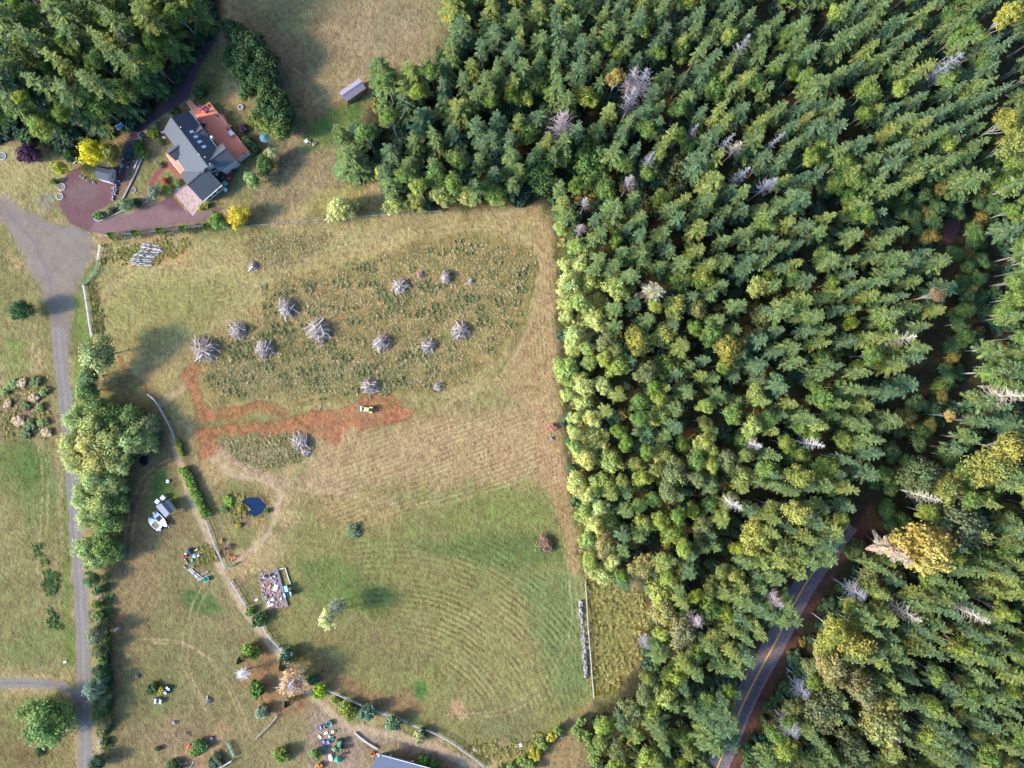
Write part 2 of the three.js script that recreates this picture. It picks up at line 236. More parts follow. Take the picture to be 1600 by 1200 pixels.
// tracks, gravel, soil
TRACKS.forEach((p, i) => L(p, [11, 8, 9, 13][i], [208, 178, 142], { f: 7, w: 6, o: [0.9, 0.75, 0.7, 0.75][i], m: 0.15, rough: 0.5 }));
P(ell(500, 760, 60, 14, 0.1), [190, 158, 122], { f: 22, w: 16, o: 0.6, m: 0.3 });
L([[325, 695], [380, 730], [440, 752]], 14, [192, 160, 130], { f: 12, w: 10, o: 0.7 });
for (const p of [DIRT_A, DIRT_B]) { P(p, [164, 100, 66], { f: 9, w: 24, o: 0.93, m: 0.4, rough: 1, dip: 0.4 }); P(p, [194, 134, 94], { f: 8, w: 14, o: 0.75, m: 1 }); L(p.slice(0, 12), 3, [140, 84, 60], { f: 4, w: 12, o: 0.6, m: 0.6 }); }
P(JUNCTION, [160, 143, 126], { f: 12, w: 16, o: 0.97, rough: 0.25 }); P(JUNCTION, [148, 130, 118], { f: 20, w: 14, o: 0.6, m: 1 });
L([[10, 330], [48, 372], [72, 420], [86, 480], [94, 540]], 6, [140, 128, 130], { f: 5, w: 5, o: 0.6 }); L([[20, 330], [60, 352], [110, 360], [138, 366]], 5, [150, 138, 136], { f: 4, w: 4, o: 0.6 });
P(ell(70, 315, 16, 12), [150, 138, 124], { f: 12, w: 10, o: 0.7 });
P(DRIVE, [132, 92, 96], { f: 4, w: 4, o: 0.97, rough: 0.3 }); P([[150, 344], [250, 316], [262, 330], [340, 328], [318, 344], [168, 366], [140, 360]], [158, 124, 122], { f: 10, w: 6, o: 0.8, rough: 0.3 }); P(ell(130, 300, 26, 16), [140, 122, 112], { f: 22, w: 20, o: 0.6, m: 0.4 });
P([[128, 256], [152, 254], [153, 284], [140, 281], [127, 276]], [132, 128, 70], { f: 3, w: 3, o: 0.95, rough: 0.9 });
L(ROAD_W, 21, [160, 147, 138], { f: 5, w: 5, o: 0.97, rough: 0.2 });
for (const o of [-5, 5]) L(ROAD_W.map(([x, y]) => [x + o, y]), 4, [138, 126, 120], { f: 4, w: 4, o: 0.5, m: 0.4 }); L(ROAD_W, 3, [172, 158, 140], { f: 4, w: 4, o: 0.5, m: 0.5 });
L(LANE_W, 15, [154, 142, 134], { f: 4, w: 4, o: 0.95, rough: 0.25 }); L(LANE_W, 3, [128, 118, 96], { f: 3, w: 4, o: 0.6, m: 0.5 });
L(BRICK_PATH, 8, [172, 92, 92], { f: 2, w: 1.5, o: 1, rough: 0.2 }); P([[262, 252], [272, 262], [283, 271], [286, 284], [262, 262]], [186, 106, 92], { f: 2, w: 1, o: 1, rough: 0.2 });
L(ROAD_E.slice(0, 8), 58, [122, 82, 70], { f: 10, w: 8, o: 0.92, m: 0.15, rough: 0.6 }); L(ROAD_E.slice(7), 22, [78, 72, 50], { f: 10, w: 8, o: 0.92 }); P(ell(1485, 358, 12, 24, 0.3), [124, 86, 84], { f: 8, w: 6, o: 0.95, rough: 0.5 });
P(PAD, [156, 108, 90], { f: 3, w: 3, o: 0.95 });
// grain, mottling and mowing lines
const cmap = new Uint8Array(N * 4), bmap = new Uint8Array(N * 4), rg = rng(99);
const l2s = v => { v = v < 0 ? 0 : v > 1 ? 1 : v; return 255 * (v <= 0.0031308 ? v * 12.92 : 1.055 * Math.pow(v, 1 / 2.4) - 0.055); };
const HAY_N = [[500, 690], [640, 655], [868, 640], [885, 770], [720, 770], [560, 830], [500, 800]], HAY_S = [[560, 850], [700, 838], [800, 850], [870, 900], [905, 1000], [900, 1080], [850, 1120], [760, 1100], [690, 1040], [640, 980], [570, 930]], HAY_E = [[845, 640], [872, 640], [908, 880], [922, 1080], [890, 1080], [870, 900], [840, 780]], PAR_E = [[840, 345], [864, 345], [868, 625], [700, 630], [780, 590], [830, 500]], PAR_W = [[150, 400], [420, 380], [420, 440], [330, 530], [170, 560]], TOP_M = [[360, 20], [480, 0], [560, 120], [470, 180], [420, 80]];
const mows = [[HAY_N, (x, y) => y * 0.93 + x * 0.34, 7, 0.85], [HAY_S, (x, y) => Math.hypot(x - 610, (y - 1180) * 1.02), 8.6, 1.15], [HAY_E, (x, y) => x - y * 0.13, 5.5, 0.6], [PAR_E, (x, y) => x - y * 0.05 + Math.max(0, y - 560) * -0.9, 6, 0.55], [PAR_W, (x, y) => Math.hypot(x - 280, (y - 300) * 1.3), 9, 0.4], [TOP_M, (x, y) => x * 0.72 + y * -0.55, 10, 0.35]];
const mow = new Float32Array(N);
for (const [p, fn, per, amp] of mows) {
  let x0 = 1e9, y0 = 1e9, x1 = -1e9, y1 = -1e9; for (const [x, y] of p) { x0 = Math.min(x0, x); x1 = Math.max(x1, x); y0 = Math.min(y0, y); y1 = Math.max(y1, y); }
  for (let j = Math.floor((y0 - 20 - MY0) * TK); j < (y1 + 20 - MY0) * TK; j++) for (let k = Math.floor((x0 - 20 - MX0) * TK); k < (x1 + 20 - MX0) * TK; k++) {
    if (j < 0 || k < 0 || j >= TH || k >= TW) continue; const i = j * TW + k, x = MX0 + k / TK, y = MY0 + j / TK, a = sm(-18, 14, polyD(x + WX[i] * 20, y + WY[i] * 20, p)); if (a <= 0) continue;
    mow[i] += amp * a * Math.sin((fn(x, y) + WX[i] * 3.5 + (NC[i] - 0.5) * 2.2) / per * 6.2832) * (0.35 + 1.3 * sm(0.3, 0.7, fbm(x / 26, y / 26, 133, 2)));
  }
}
for (let j = 0, i = 0; j < TH; j++) for (let k = 0; k < TW; k++, i++) {
  const x = MX0 + k / TK, y = MY0 + j / TK, r = ROUGH[i], w = rg() - 0.5, n = NC[i] - 0.5, q = fbm(x / 11, y / 11, 151, 3) - 0.5, z = vn(x / 1.7, y / 1.7, 171) - 0.5;
  const v = 1 + r * (0.62 * n + 0.5 * q + 0.42 * z + 0.42 * w) + (1 - r) * (0.1 * w + 0.14 * q) + 0.09 * mow[i] * r, hue = r * (0.55 * q + 0.3 * n + 0.25 * (NB[i] - 0.5) - 0.16 * mow[i] + 0.25 * w * r);
  const o = ((TH - 1 - j) * TW + k) * 4;
  cmap[o] = l2s(C[3 * i] * v * (1 - 0.42 * hue)); cmap[o + 1] = l2s(C[3 * i + 1] * v * (1 - 0.06 * hue) * (1 - 0.05 * r)); cmap[o + 2] = l2s(C[3 * i + 2] * v * (1 - 0.3 * hue) * (1 - 0.08 * r)); cmap[o + 3] = 255;
  const h = 128 + r * (70 * n + 40 * z + 30 * w + 8 * mow[i]) + HGT[i] * 60; bmap[o] = bmap[o + 1] = bmap[o + 2] = Math.max(0, Math.min(255, h)); bmap[o + 3] = 255;
}
function dataTex(a, w, h, srgb) { const t = new THREE.DataTexture(a, w, h); t.magFilter = t.minFilter = THREE.LinearFilter; t.wrapS = t.wrapT = THREE.RepeatWrapping; if (srgb) t.colorSpace = THREE.SRGBColorSpace; t.needsUpdate = true; return t; }
const groundMat = new THREE.MeshPhysicalMaterial({ specularIntensity: 0.2, map: dataTex(cmap, TW, TH, true), bumpMap: dataTex(bmap, TW, TH, false), bumpScale: 0.5, roughness: 1 });
function grain(w, base, amp, seed, stretch = 1, f = 9) { const a = new Uint8Array(w * w * 4), r = rng(seed); for (let j = 0; j < w; j++) for (let k = 0; k < w; k++) { const n = (vn(k / w * f * 2 % (f * 2), j / w * f * 2 * stretch, seed) - 0.5) + 0.7 * (vn(k / 3, j / 3, seed + 1) - 0.5) + 0.8 * (r() - 0.5), o = (j * w + k) * 4; for (let c = 0; c < 3; c++) a[o + c] = l2s(base[c] * (1 + amp * n)); a[o + 3] = 255; } return dataTex(a, w, w, true); }
const farMat = new THREE.MeshStandardMaterial({ map: grain(256, [0.07, 0.07, 0.035], 0.8, 5), roughness: 1 });
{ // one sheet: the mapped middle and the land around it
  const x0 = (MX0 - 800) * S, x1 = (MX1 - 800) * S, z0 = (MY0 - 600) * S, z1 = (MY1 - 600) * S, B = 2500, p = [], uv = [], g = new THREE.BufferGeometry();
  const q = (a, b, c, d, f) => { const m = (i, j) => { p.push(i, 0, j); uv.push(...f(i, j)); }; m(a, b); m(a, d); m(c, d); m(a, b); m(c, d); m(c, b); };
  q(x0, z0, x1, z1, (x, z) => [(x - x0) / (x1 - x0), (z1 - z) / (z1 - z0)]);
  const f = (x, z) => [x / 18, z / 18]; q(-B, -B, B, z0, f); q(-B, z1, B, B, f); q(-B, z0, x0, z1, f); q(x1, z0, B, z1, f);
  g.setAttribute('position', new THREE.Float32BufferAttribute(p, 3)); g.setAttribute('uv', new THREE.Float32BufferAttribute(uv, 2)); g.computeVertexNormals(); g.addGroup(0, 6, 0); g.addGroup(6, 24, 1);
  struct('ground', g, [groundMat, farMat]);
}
const mapUV = (px, py) => [(px - MX0) / (MX1 - MX0), (MY1 - py) / (MY1 - MY0)];
function sheet(name, poly, m, y = 0.004) {      // a flat sheet on the ground, edge cut a little uneven
  const pts = []; poly.forEach((a, i) => { const b = poly[(i + 1) % poly.length], n = Math.max(1, Math.round(Math.hypot(b[0] - a[0], b[1] - a[1]) / 6)); for (let k = 0; k < n; k++) { const x = a[0] + (b[0] - a[0]) * k / n, z = a[1] + (b[1] - a[1]) * k / n; pts.push([x + 1.6 * (vn(x / 6, z / 6, 3) - 0.5), z + 1.6 * (vn(x / 6, z / 6, 4) - 0.5)]); } });
  const tr = THREE.ShapeUtils.triangulateShape(pts.map(q => new THREE.Vector2(q[0], q[1])), []), pos = [], uv = [];
  for (const [a, b, c] of tr) for (const i of [a, c, b]) { const q = W(...pts[i]); pos.push(q.x, y, q.z); uv.push(...(m === groundMat ? mapUV(...pts[i]) : [q.x, q.z])); }
  const g = new THREE.BufferGeometry(); g.setAttribute('position', new THREE.Float32BufferAttribute(pos, 3)); g.setAttribute('uv', new THREE.Float32BufferAttribute(uv, 2)); g.computeVertexNormals();
  const ny = g.attributes.normal; if (ny.getY(0) < 0) { const q = g.attributes.position.array; for (let i = 0; i < q.length; i += 9) for (let c = 0; c < 3; c++) { const t = q[i + 3 + c]; q[i + 3 + c] = q[i + 6 + c]; q[i + 6 + c] = t; } const u = g.attributes.uv.array; for (let i = 0; i < u.length; i += 6) for (let c = 0; c < 2; c++) { const t = u[i + 2 + c]; u[i + 2 + c] = u[i + 4 + c]; u[i + 4 + c] = t; } g.computeVertexNormals(); }
  return struct(name, g, m);
}
function smoothLine(p, n = 6) { const c = new THREE.CatmullRomCurve3(p.map(q => new V3(q[0], 0, q[1]))); return c.getPoints((p.length - 1) * n).map(v => [v.x, v.z]); }
function ribbon(p, off, wd) { const L1 = [], L2 = []; p.forEach((q, i) => { const a = p[Math.max(0, i - 1)], b = p[Math.min(p.length - 1, i + 1)], l = Math.hypot(b[0] - a[0], b[1] - a[1]), nx = -(b[1] - a[1]) / l, ny = (b[0] - a[0]) / l; L1.push([q[0] + nx * (off - wd / 2), q[1] + ny * (off - wd / 2)]); L2.unshift([q[0] + nx * (off + wd / 2), q[1] + ny * (off + wd / 2)]); }); return L1.concat(L2); }
function strip(name, line, off, wd, m, y) {
  const r = ribbon(line, off, wd), n = line.length, pos = [], uv = [];
  const v = q => { const w = W(...q); pos.push(w.x, y, w.z); uv.push(...(m === groundMat ? mapUV(...q) : [w.x, w.z])); };
  for (let i = 0; i + 1 < n; i++) { const a = r[i], b = r[i + 1], c = r[2 * n - 2 - i], d = r[2 * n - 1 - i], w = (b[0] - a[0]) * (d[1] - a[1]) - (b[1] - a[1]) * (d[0] - a[0]); if (w > 0) [a, d, c, a, c, b].forEach(v); else [a, b, c, a, c, d].forEach(v); }
  const g = new THREE.BufferGeometry(); g.setAttribute('position', new THREE.Float32BufferAttribute(pos, 3)); g.setAttribute('uv', new THREE.Float32BufferAttribute(uv, 2)); g.computeVertexNormals(); return struct(name, g, m);
}
sheet('gravel_junction', JUNCTION, groundMat); sheet('driveway', DRIVE, groundMat, 0.008);
sheet('dirt_track', DIRT_A, groundMat); sheet('dirt_track_001', DIRT_B, groundMat);
strip('lane', smoothLine(ROAD_W), 0, 21, groundMat, 0.012); strip('side_lane', smoothLine(LANE_W), 0, 16, groundMat, 0.008);
strip('brick_path', smoothLine(BRICK_PATH), 0, 8, groundMat, 0.012);
TRACKS.slice(0, 1).forEach(p => strip('path', smoothLine(p), 0, 11, groundMat, 0.004));
const asphalt = new THREE.MeshStandardMaterial({ map: grain(512, [0.118, 0.09, 0.09], 0.6, 21), roughness: 0.9 }); asphalt.map.repeat.set(0.11, 0.11);
strip('forest_lane', smoothLine(ROAD_E.slice(7)), 0, 24, groundMat, 0.004); const ER = smoothLine(ROAD_E.slice(0, 9)).slice(0, 43); strip('road', ER, 0, 35, asphalt, 0.008);
const lineY = new THREE.MeshStandardMaterial({ map: grain(128, [0.62, 0.33, 0.05], 0.4, 23), roughness: 0.8 }); lineY.map.repeat.set(0.6, 0.6);
strip('road_marking', ER, 0, 2.0, lineY, 0.013); strip('road_patch', ER.slice(6, 20), 9, 9, new THREE.MeshStandardMaterial({ map: asphalt.map, color: col(0.72, 0.7, 0.72), roughness: 0.9 }), 0.013);
const concrete = new THREE.MeshStandardMaterial({ map: grain(512, [0.27, 0.18, 0.155], 0.45, 25), roughness: 0.9 }); concrete.map.repeat.set(0.13, 0.13);
sheet('concrete_apron', APRON, concrete, 0.016);
const water = new THREE.MeshPhysicalMaterial({ color: col(0.006, 0.014, 0.036), roughness: 0.06, clearcoat: 0.3 }), darkWater = new THREE.MeshPhysicalMaterial({ color: col(0.006, 0.009, 0.014), roughness: 0.08 });
sheet('pond_water', POND, water, 0.006); sheet('pond_water_001', POND_SMALL, darkWater, 0.006);

// ---------------------------------------------------------------- buildings
const courses = (() => { const w = 256, q = new Uint8Array(w * w * 4); for (let j = 0; j < w; j++) for (let k = 0; k < w; k++) { const row = Math.floor(j / 16), t = (j % 16) / 16, gap = (k + (row % 2) * 12 + Math.floor(hash(row, 3, 9) * 6)) % 24 < 2 ? 0.5 : 1, v = 255 * (0.2 + 0.75 * t * gap), o = (j * w + k) * 4; q[o] = q[o + 1] = q[o + 2] = v; q[o + 3] = 255; } return dataTex(q, w, w, false); })(); courses.repeat.set(0.25, 0.25);
const shingle = new THREE.MeshPhysicalMaterial({ map: grain(512, [0.078, 0.077, 0.083], 0.9, 41, 3, 40), bumpMap: courses, bumpScale: 0.03, roughness: 0.95, specularIntensity: 0.3 }); shingle.map.repeat.set(0.25, 0.25);
const mauveRoof = new THREE.MeshStandardMaterial({ map: grain(256, [0.2, 0.168, 0.19], 0.25, 43), roughness: 0.75 }); mauveRoof.map.repeat.set(0.3, 0.3);
const deckMat = new THREE.MeshStandardMaterial({ map: grain(512, [0.58, 0.19, 0.105], 0.3, 45, 8, 30), roughness: 0.85 }); deckMat.map.repeat.set(0.2, 0.2);
const siding = M(0.5, 0.46, 0.4), trim = M(0.55, 0.53, 0.5), glass = new THREE.MeshPhysicalMaterial({ color: col(0.02, 0.025, 0.035), roughness: 0.08 }), cedar = M(0.42, 0.19, 0.06), dark = M(0.03, 0.03, 0.035), woodGrey = M(0.3, 0.27, 0.25), paleWood = M(0.42, 0.38, 0.36), darkWood = M(0.12, 0.1, 0.09), blackRubber = M(0.02, 0.02, 0.022), steel = M(0.35, 0.36, 0.38, 0.5, 0.4);
const add = (a, b, k = 1) => a.clone().addScaledVector(b, k), mid = (a, b) => a.clone().add(b).multiplyScalar(0.5);
// gable building piece: eave corners c1,c2 (one gable end) and c4,c3 opposite, world points at eave height
function gable(root, c1, c2, c3, c4, rise, { roofMat = shingle, wallMat = siding, t = 0.16, over = 0.45, wallTop = null, base = 0, walls = true, roofName = 'roof' } = {}) {
  const ra = mid(c1, c2), rb = mid(c4, c3); ra.y += rise; rb.y += rise;
  const s1 = part(root, roofName, slab([c1, ra, rb, c4], t), roofMat), s2 = part(root, roofName, slab([ra, c2, c3, rb], t), roofMat);
  const rg_ = bar(root, 'ridge_cap', add(ra, new V3(0, 0.03, 0)), add(rb, new V3(0, 0.03, 0)), 0.22, 0.06, roofMat);
  if (walls) {
    const ax = c4.clone().sub(c1).normalize(), bx = c2.clone().sub(c1).normalize(), g = new GB(), o = over;
    const q = [add(add(c1, ax, o), bx, o), add(add(c2, ax, o), bx, -o), add(add(c3, ax, -o), bx, -o), add(add(c4, ax, -o), bx, o)], y = c1.y - t + 0.1;
    for (let i = 0; i < 4; i++) { const a = q[i], b = q[(i + 1) % 4]; g.quad(new V3(a.x, base, a.z), new V3(b.x, base, b.z), new V3(b.x, y, b.z), new V3(a.x, y, a.z)); }
    for (const [a, b] of [[q[0], q[1]], [q[3], q[2]]]) { const m = mid(a, b); g.tri(new V3(a.x, y, a.z), new V3(b.x, y, b.z), new V3(m.x, c1.y + rise - t - 0.12, m.z)); }
    part(root, 'wall', g.build(), wallMat); return q;
  }
}
function windowOn(root, a, b, at, y, w, h, m = trim, name = 'window') {   // on the wall line a-b (world), at = share of its length, standing proud of the wall
  const d = b.clone().sub(a); d.y = 0; const n = new V3(d.z, 0, -d.x).normalize(); const len = d.length(); d.normalize();
  const f = part(root, name, box(w + 0.16, h + 0.16, 0.06), m); f.position.set(a.x + d.x * len * at + n.x * 0.03, y, a.z + d.z * len * at + n.z * 0.03); f.rotation.y = Math.atan2(n.x, n.z);
  part(f, 'pane', box(w / 2 - 0.04, h, 0.03), glass, -w / 4, 0, 0.03); part(f, 'pane', box(w / 2 - 0.04, h, 0.03), glass, w / 4, 0, 0.03); return f;
}
const ZA = (X, Y, h) => W(230 + X / 6, 140 + Y / 6, h);
{ // the house
  const house = thing('house', 'large house with grey shingle hip and gable roofs beside the red deck', 'house');
  const A = ZA(400, 205, 4.2), B = ZA(150, 390, 4.2), C2 = ZA(735, 652, 4.2), D = B.clone().add(C2).sub(A);
  const q = gable(house, B, A, C2, D, 2.9, { over: 0.4 });
  const v = A.clone().sub(B).normalize(), u = C2.clone().sub(A).normalize();
  const rN = mid(A, B); rN.y += 2.9;
  { // long front slope over the entrance
    const p1 = add(rN, u, 7.4), p2 = add(rN, u, 14.9), e1 = ZA(278, 652, 3.1), e2 = ZA(352, 757, 3.1), e3 = add(e2, u, 2.4); e3.y = 3.1;
    part(house, 'roof', slab([p1, e1, e2, e3, p2].map(k => add(k, new V3(0, 0.1, 0))), 0.16), shingle);
    const g = new GB(), a = add(e1, v, 0.6), b = add(e3, v, 0.6); g.quad(new V3(a.x, 0, a.z), new V3(b.x, 0, b.z), new V3(b.x, 3, b.z), new V3(a.x, 3, a.z)); part(house, 'wall', g.build(), siding);
  }
  // gables on the garden side
  const g1a = ZA(487, 322, 4.35), g1b = ZA(603, 447, 4.35), k1 = v.clone().multiplyScalar(-3.2); gable(house, g1a, g1b, add(g1b, k1), add(g1a, k1), 1.7, { over: 0.25, base: 3.6 });
  const g2a = ZA(706, 497, 4.3), g2b = ZA(835, 655, 4.3), k2 = v.clone().multiplyScalar(-5); gable(house, g2a, g2b, add(g2b, k2), add(g2a, k2), 2.1, { over: 0.35 });
  const g3a = ZA(265, 668, 3.6), g3b = ZA(175, 570, 3.6), k3 = v.clone().multiplyScalar(3.8); gable(house, g3a, g3b, add(g3b, k3), add(g3a, k3), 1.5, { over: 0.3 });
  // garage wing
  const E1 = ZA(310, 790, 2.9), E2 = ZA(525, 1050, 2.9), E3 = ZA(705, 895, 2.9), E4 = E1.clone().add(E3).sub(E2);
  const gq = gable(house, E1, E2, E3, E4, 2.6, { over: 0.4 });
  for (const s of [0.27, 0.73]) { const d = part(house, 'garage_door', box(2.3, 2.1, 0.08), trim); d.position.copy(gq[0]).lerp(gq[1], s).setY(1.05).addScaledVector(v, -0.03); d.rotation.y = Math.atan2(-v.x, -v.z); for (let k = 0; k < 4; k++) part(d, 'panel', box(2.2, 0.46, 0.03), siding, 0, -0.78 + k * 0.52, 0.05); }
  for (const s of [0.2, 0.5, 0.78]) windowOn(house, gq[2], gq[1], s, 1.5, 1.0, 1.0);
  for (const [s, y] of [[0.2, 3], [0.5, 3], [0.78, 3], [0.3, 1.2], [0.65, 1.2]]) windowOn(house, q[2], q[3], s, y, 1.2, 1.1);
  for (const s of [0.2, 0.5, 0.8]) windowOn(house, q[1], q[2], s, 2.7, 1.3, 1.4);
  windowOn(house, q[0], q[1], 0.5, 2.8, 1.4, 1.2);
  // skylights and roof vents lie on the garden-side slope
  const slope = (X, Y) => { let p = ZA(X, Y, 5.5); for (let i = 0; i < 6; i++) { const s = p.clone().sub(rN).dot(v); p = ZA(X, Y, 7.1 - 2.9 * s / 4.15); } return p; };
  const nrm = new V3(0, 4.15, 0).addScaledVector(v, 2.9).normalize(), qt = new THREE.Quaternion().setFromRotationMatrix(new THREE.Matrix4().makeBasis(u.clone().cross(nrm).normalize().negate(), nrm, u));
  for (const [X, Y] of [[418, 397], [457, 443], [493, 490], [532, 537]]) { const k = part(house, 'skylight', box(1.0, 0.14, 0.66), trim); k.position.copy(slope(X, Y)).addScaledVector(nrm, 0.06); k.quaternion.copy(qt); part(k, 'pane', box(0.86, 0.04, 0.52), M(0.62, 0.66, 0.74, 0.15), 0, 0.075, 0); }
  for (const [X, Y] of [[315, 357], [485, 610], [542, 637], [588, 700]]) { const k = part(house, 'roof_vent', new THREE.CylinderGeometry(0.13, 0.16, 0.4, 10), trim); k.position.copy(slope(X, Y)).addScaledVector(nrm, 0.12); }
  const ch = part(house, 'chimney', box(0.5, 1.3, 0.5), trim); ch.position.copy(slope(618, 458)).add(new V3(0, 0.5, 0));
  // gutters
  bar(house, 'gutter', add(A, v, 0.06), add(C2, v, 0.06), 0.14, 0.14, trim); bar(house, 'gutter', add(E2, v.clone().multiplyScalar(0), 0), E3, 0.14, 0.14, trim); bar(house, 'gutter', ZA(278, 652, 3.12), ZA(352, 757, 3.12), 0.14, 0.14, trim);
  // front porch
  const py = [[176, 605], [205, 585], [290, 660], [352, 762], [318, 792], [255, 720]].map(k => ZA(...k, 0.45)); part(house, 'porch', slab(py, 0.4), M(0.5, 0.2, 0.12));
  for (const [a, b] of [[[176, 607], [257, 720]], [[260, 722], [318, 790]]]) { bar(house, 'railing', ZA(...a, 1.35), ZA(...b, 1.35), 0.09, 0.08, trim); for (let k = 0; k <= 4; k++) { const p0 = ZA(a[0] + (b[0] - a[0]) * k / 4, a[1] + (b[1] - a[1]) * k / 4, 0.9); rod(house, 'porch_post', p0.clone().setY(0.4), p0.clone().setY(1.35), 0.05, trim); } }
}
{ // deck
  const deck = thing('deck', 'long red-brown timber deck with railings along the garden side of the house', 'deck');
  const out = [[485, 188], [580, 118], [752, 332], [795, 330], [790, 346], [768, 352], [963, 590], [850, 672], [832, 655], [706, 496], [664, 528], [452, 252], [432, 226], [368, 118], [398, 90], [470, 178]];
  part(deck, 'floor', slab(out.map(k => ZA(...k, 1.2)), 0.22), deckMat);
  const edge = [[[398, 92], [485, 188]], [[485, 188], [580, 118]], [[580, 118], [752, 330]], [[768, 352], [963, 590]], [[963, 590], [852, 670]], [[368, 118], [432, 224]]];
  for (const [a, b] of edge) { bar(deck, 'rail', ZA(...a, 2.15), ZA(...b, 2.15), 0.12, 0.06, M(0.46, 0.2, 0.15)); bar(deck, 'rail', ZA(...a, 1.7), ZA(...b, 1.7), 0.05, 0.05, M(0.36, 0.15, 0.1)); const n = Math.max(1, Math.round(ZA(...a, 2).distanceTo(ZA(...b, 2)) / 1.8)); for (let k = 0; k <= n; k++) { const x = a[0] + (b[0] - a[0]) * k / n, y = a[1] + (b[1] - a[1]) * k / n, p = ZA(x, y, 1.7); rod(deck, 'railing_post', p.clone().setY(0), p.clone().setY(2.2), 0.06, M(0.4, 0.18, 0.12)); } }
  const sk = [[963, 592], [850, 674]].map(k => ZA(...k, 1.0)); bar(deck, 'skirt', sk[0], sk[1], 0.06, 1.9, trim);
  for (let k = 0; k < 5; k++) bar(deck, 'step', ZA(752 + k * 9, 300 + k * 6 + 30, 1.1 - k * 0.2), ZA(690 + k * 9, 222 + k * 6, 1.1 - k * 0.2), 0.34, 0.07, M(0.42, 0.17, 0.11));
}
function chair(px, y0, turn, m, label, group) { const t = thing('patio_chair', label, 'chair', [px.x, y0, px.z], turn, group); part(t, 'seat', box(0.55, 0.06, 0.52), m, 0, 0.42, 0); part(t, 'backrest', box(0.55, 0.5, 0.05), m, 0, 0.7, -0.26); for (const [x, z] of [[-0.24, -0.22], [0.24, -0.22], [-0.24, 0.22], [0.24, 0.22]]) part(t, 'leg', box(0.05, 0.42, 0.05), dark, x, 0.21, z); for (const x of [-0.29, 0.29]) part(t, 'armrest', box(0.05, 0.05, 0.5), m, x, 0.62, 0); return t; }
{
  const so = thing('patio_sofa', 'pink padded sofa in the top corner of the red deck', 'sofa', [ZA(531, 186, 1.2).x, 1.2, ZA(531, 186, 1.2).z], -0.65 + Math.PI * 1.0), pk = M(0.55, 0.1, 0.16);
  part(so, 'frame', box(2.2, 0.25, 0.85), dark, 0, 0.16, 0); for (const x of [-0.7, 0, 0.7]) part(so, 'seat_cushion', box(0.66, 0.16, 0.74), pk, x, 0.37, 0.04); part(so, 'backrest', box(2.2, 0.45, 0.2), pk, 0, 0.6, -0.38); for (const x of [-1.06, 1.06]) part(so, 'armrest', box(0.14, 0.5, 0.85), pk, x, 0.4, 0);
  const at = (X, Y) => ZA(X, Y, 1.2);
  chair(at(590, 158), 1.2, 2.2, M(0.25, 0.1, 0.08), 'dark red patio chair next to the pink sofa on the deck');
  chair(at(608, 200), 1.2, 2.6, M(0.3, 0.28, 0.34), 'grey patio chair between the pink sofa and the wicker chair');
  chair(at(650, 243), 1.2, -0.6, M(0.22, 0.1, 0.06), 'brown wicker chair near the middle of the deck edge');
  chair(at(752, 368), 1.2, -0.8, M(0.38, 0.18, 0.1), 'tan wicker chair beside the white patio table');
  const tb = thing('patio_table', 'white rectangular patio table on the red deck', 'table', [at(795, 415).x, 1.2, at(795, 415).z], 0.65); part(tb, 'table_top', box(0.95, 0.05, 1.3), trim, 0, 0.72, 0); for (const [x, z] of [[-0.4, -0.55], [0.4, -0.55], [-0.4, 0.55], [0.4, 0.55]]) part(tb, 'leg', box(0.06, 0.7, 0.06), trim, x, 0.35, z);
  const bq = thing('barbecue', 'dark covered barbecue standing against the house wall on the deck', 'barbecue', [at(530, 335).x, 1.2, at(530, 335).z], 0.9); part(bq, 'cabinet', box(1.1, 0.8, 0.55), dark, 0, 0.4, 0); const lid = part(bq, 'lid', new THREE.CylinderGeometry(0.28, 0.28, 0.8, 14, 1, false, 0, Math.PI), M(0.05, 0.05, 0.06), 0, 0.8, 0); lid.rotation.z = Math.PI / 2; lid.rotation.y = 0; part(bq, 'shelf', box(1.6, 0.04, 0.45), steel, 0, 0.82, 0);
  const ph = (X, Y, l, m2) => { const p = at(X, Y), t = thing('planter', l, 'planter', [p.x, 1.2, p.z]); part(t, 'pot', new THREE.LatheGeometry([[0.001, 0], [0.2, 0], [0.3, 0.4], [0.27, 0.4], [0.25, 0.34], [0.001, 0.34]].map(k => new THREE.Vector2(...k)), 14), M(0.3, 0.12, 0.08)); const g = new GB(), r = rng(X); for (let i = 0; i < 60; i++) g.kite(new V3(0, 0.36, 0), new V3(rr(-1, 1, r), rr(0.4, 1.2, r), rr(-1, 1, r)).normalize(), new V3(rr(-1, 1, r), 0, rr(-1, 1, r)).normalize(), rr(0.25, 0.45, r), 0.06); part(t, 'leaves', g.build(), m2); };
  ph(668, 215, 'purple potted plant at the outer deck railing near the wicker chair', M(0.16, 0.04, 0.1)); ph(860, 440, 'potted plant with dark leaves behind the white patio table', M(0.1, 0.05, 0.08)); ph(910, 605, 'small potted plant in the far outer corner of the deck', M(0.4, 0.3, 0.25)); ph(612, 462, 'potted plant against the house wall in the middle of the deck', M(0.2, 0.16, 0.14));
  const dish = (X, Y, h, l) => { const p = ZA(X, Y, h), t = thing('satellite_dish', l, 'satellite dish', [p.x, 0, p.z]); part(t, 'mast', new THREE.CylinderGeometry(0.04, 0.04, h, 8), steel, 0, h / 2, 0); const d = part(t, 'dish', new THREE.SphereGeometry(0.5, 18, 6, 0, 6.2832, 0, 0.9), M(0.7, 0.7, 0.72), 0, h + 0.1, 0); d.rotation.set(2.6, 0, 0.3); rod(t, 'feed_arm', new V3(0, h, 0), new V3(-0.1, h + 0.55, 0.3), 0.02, steel); };
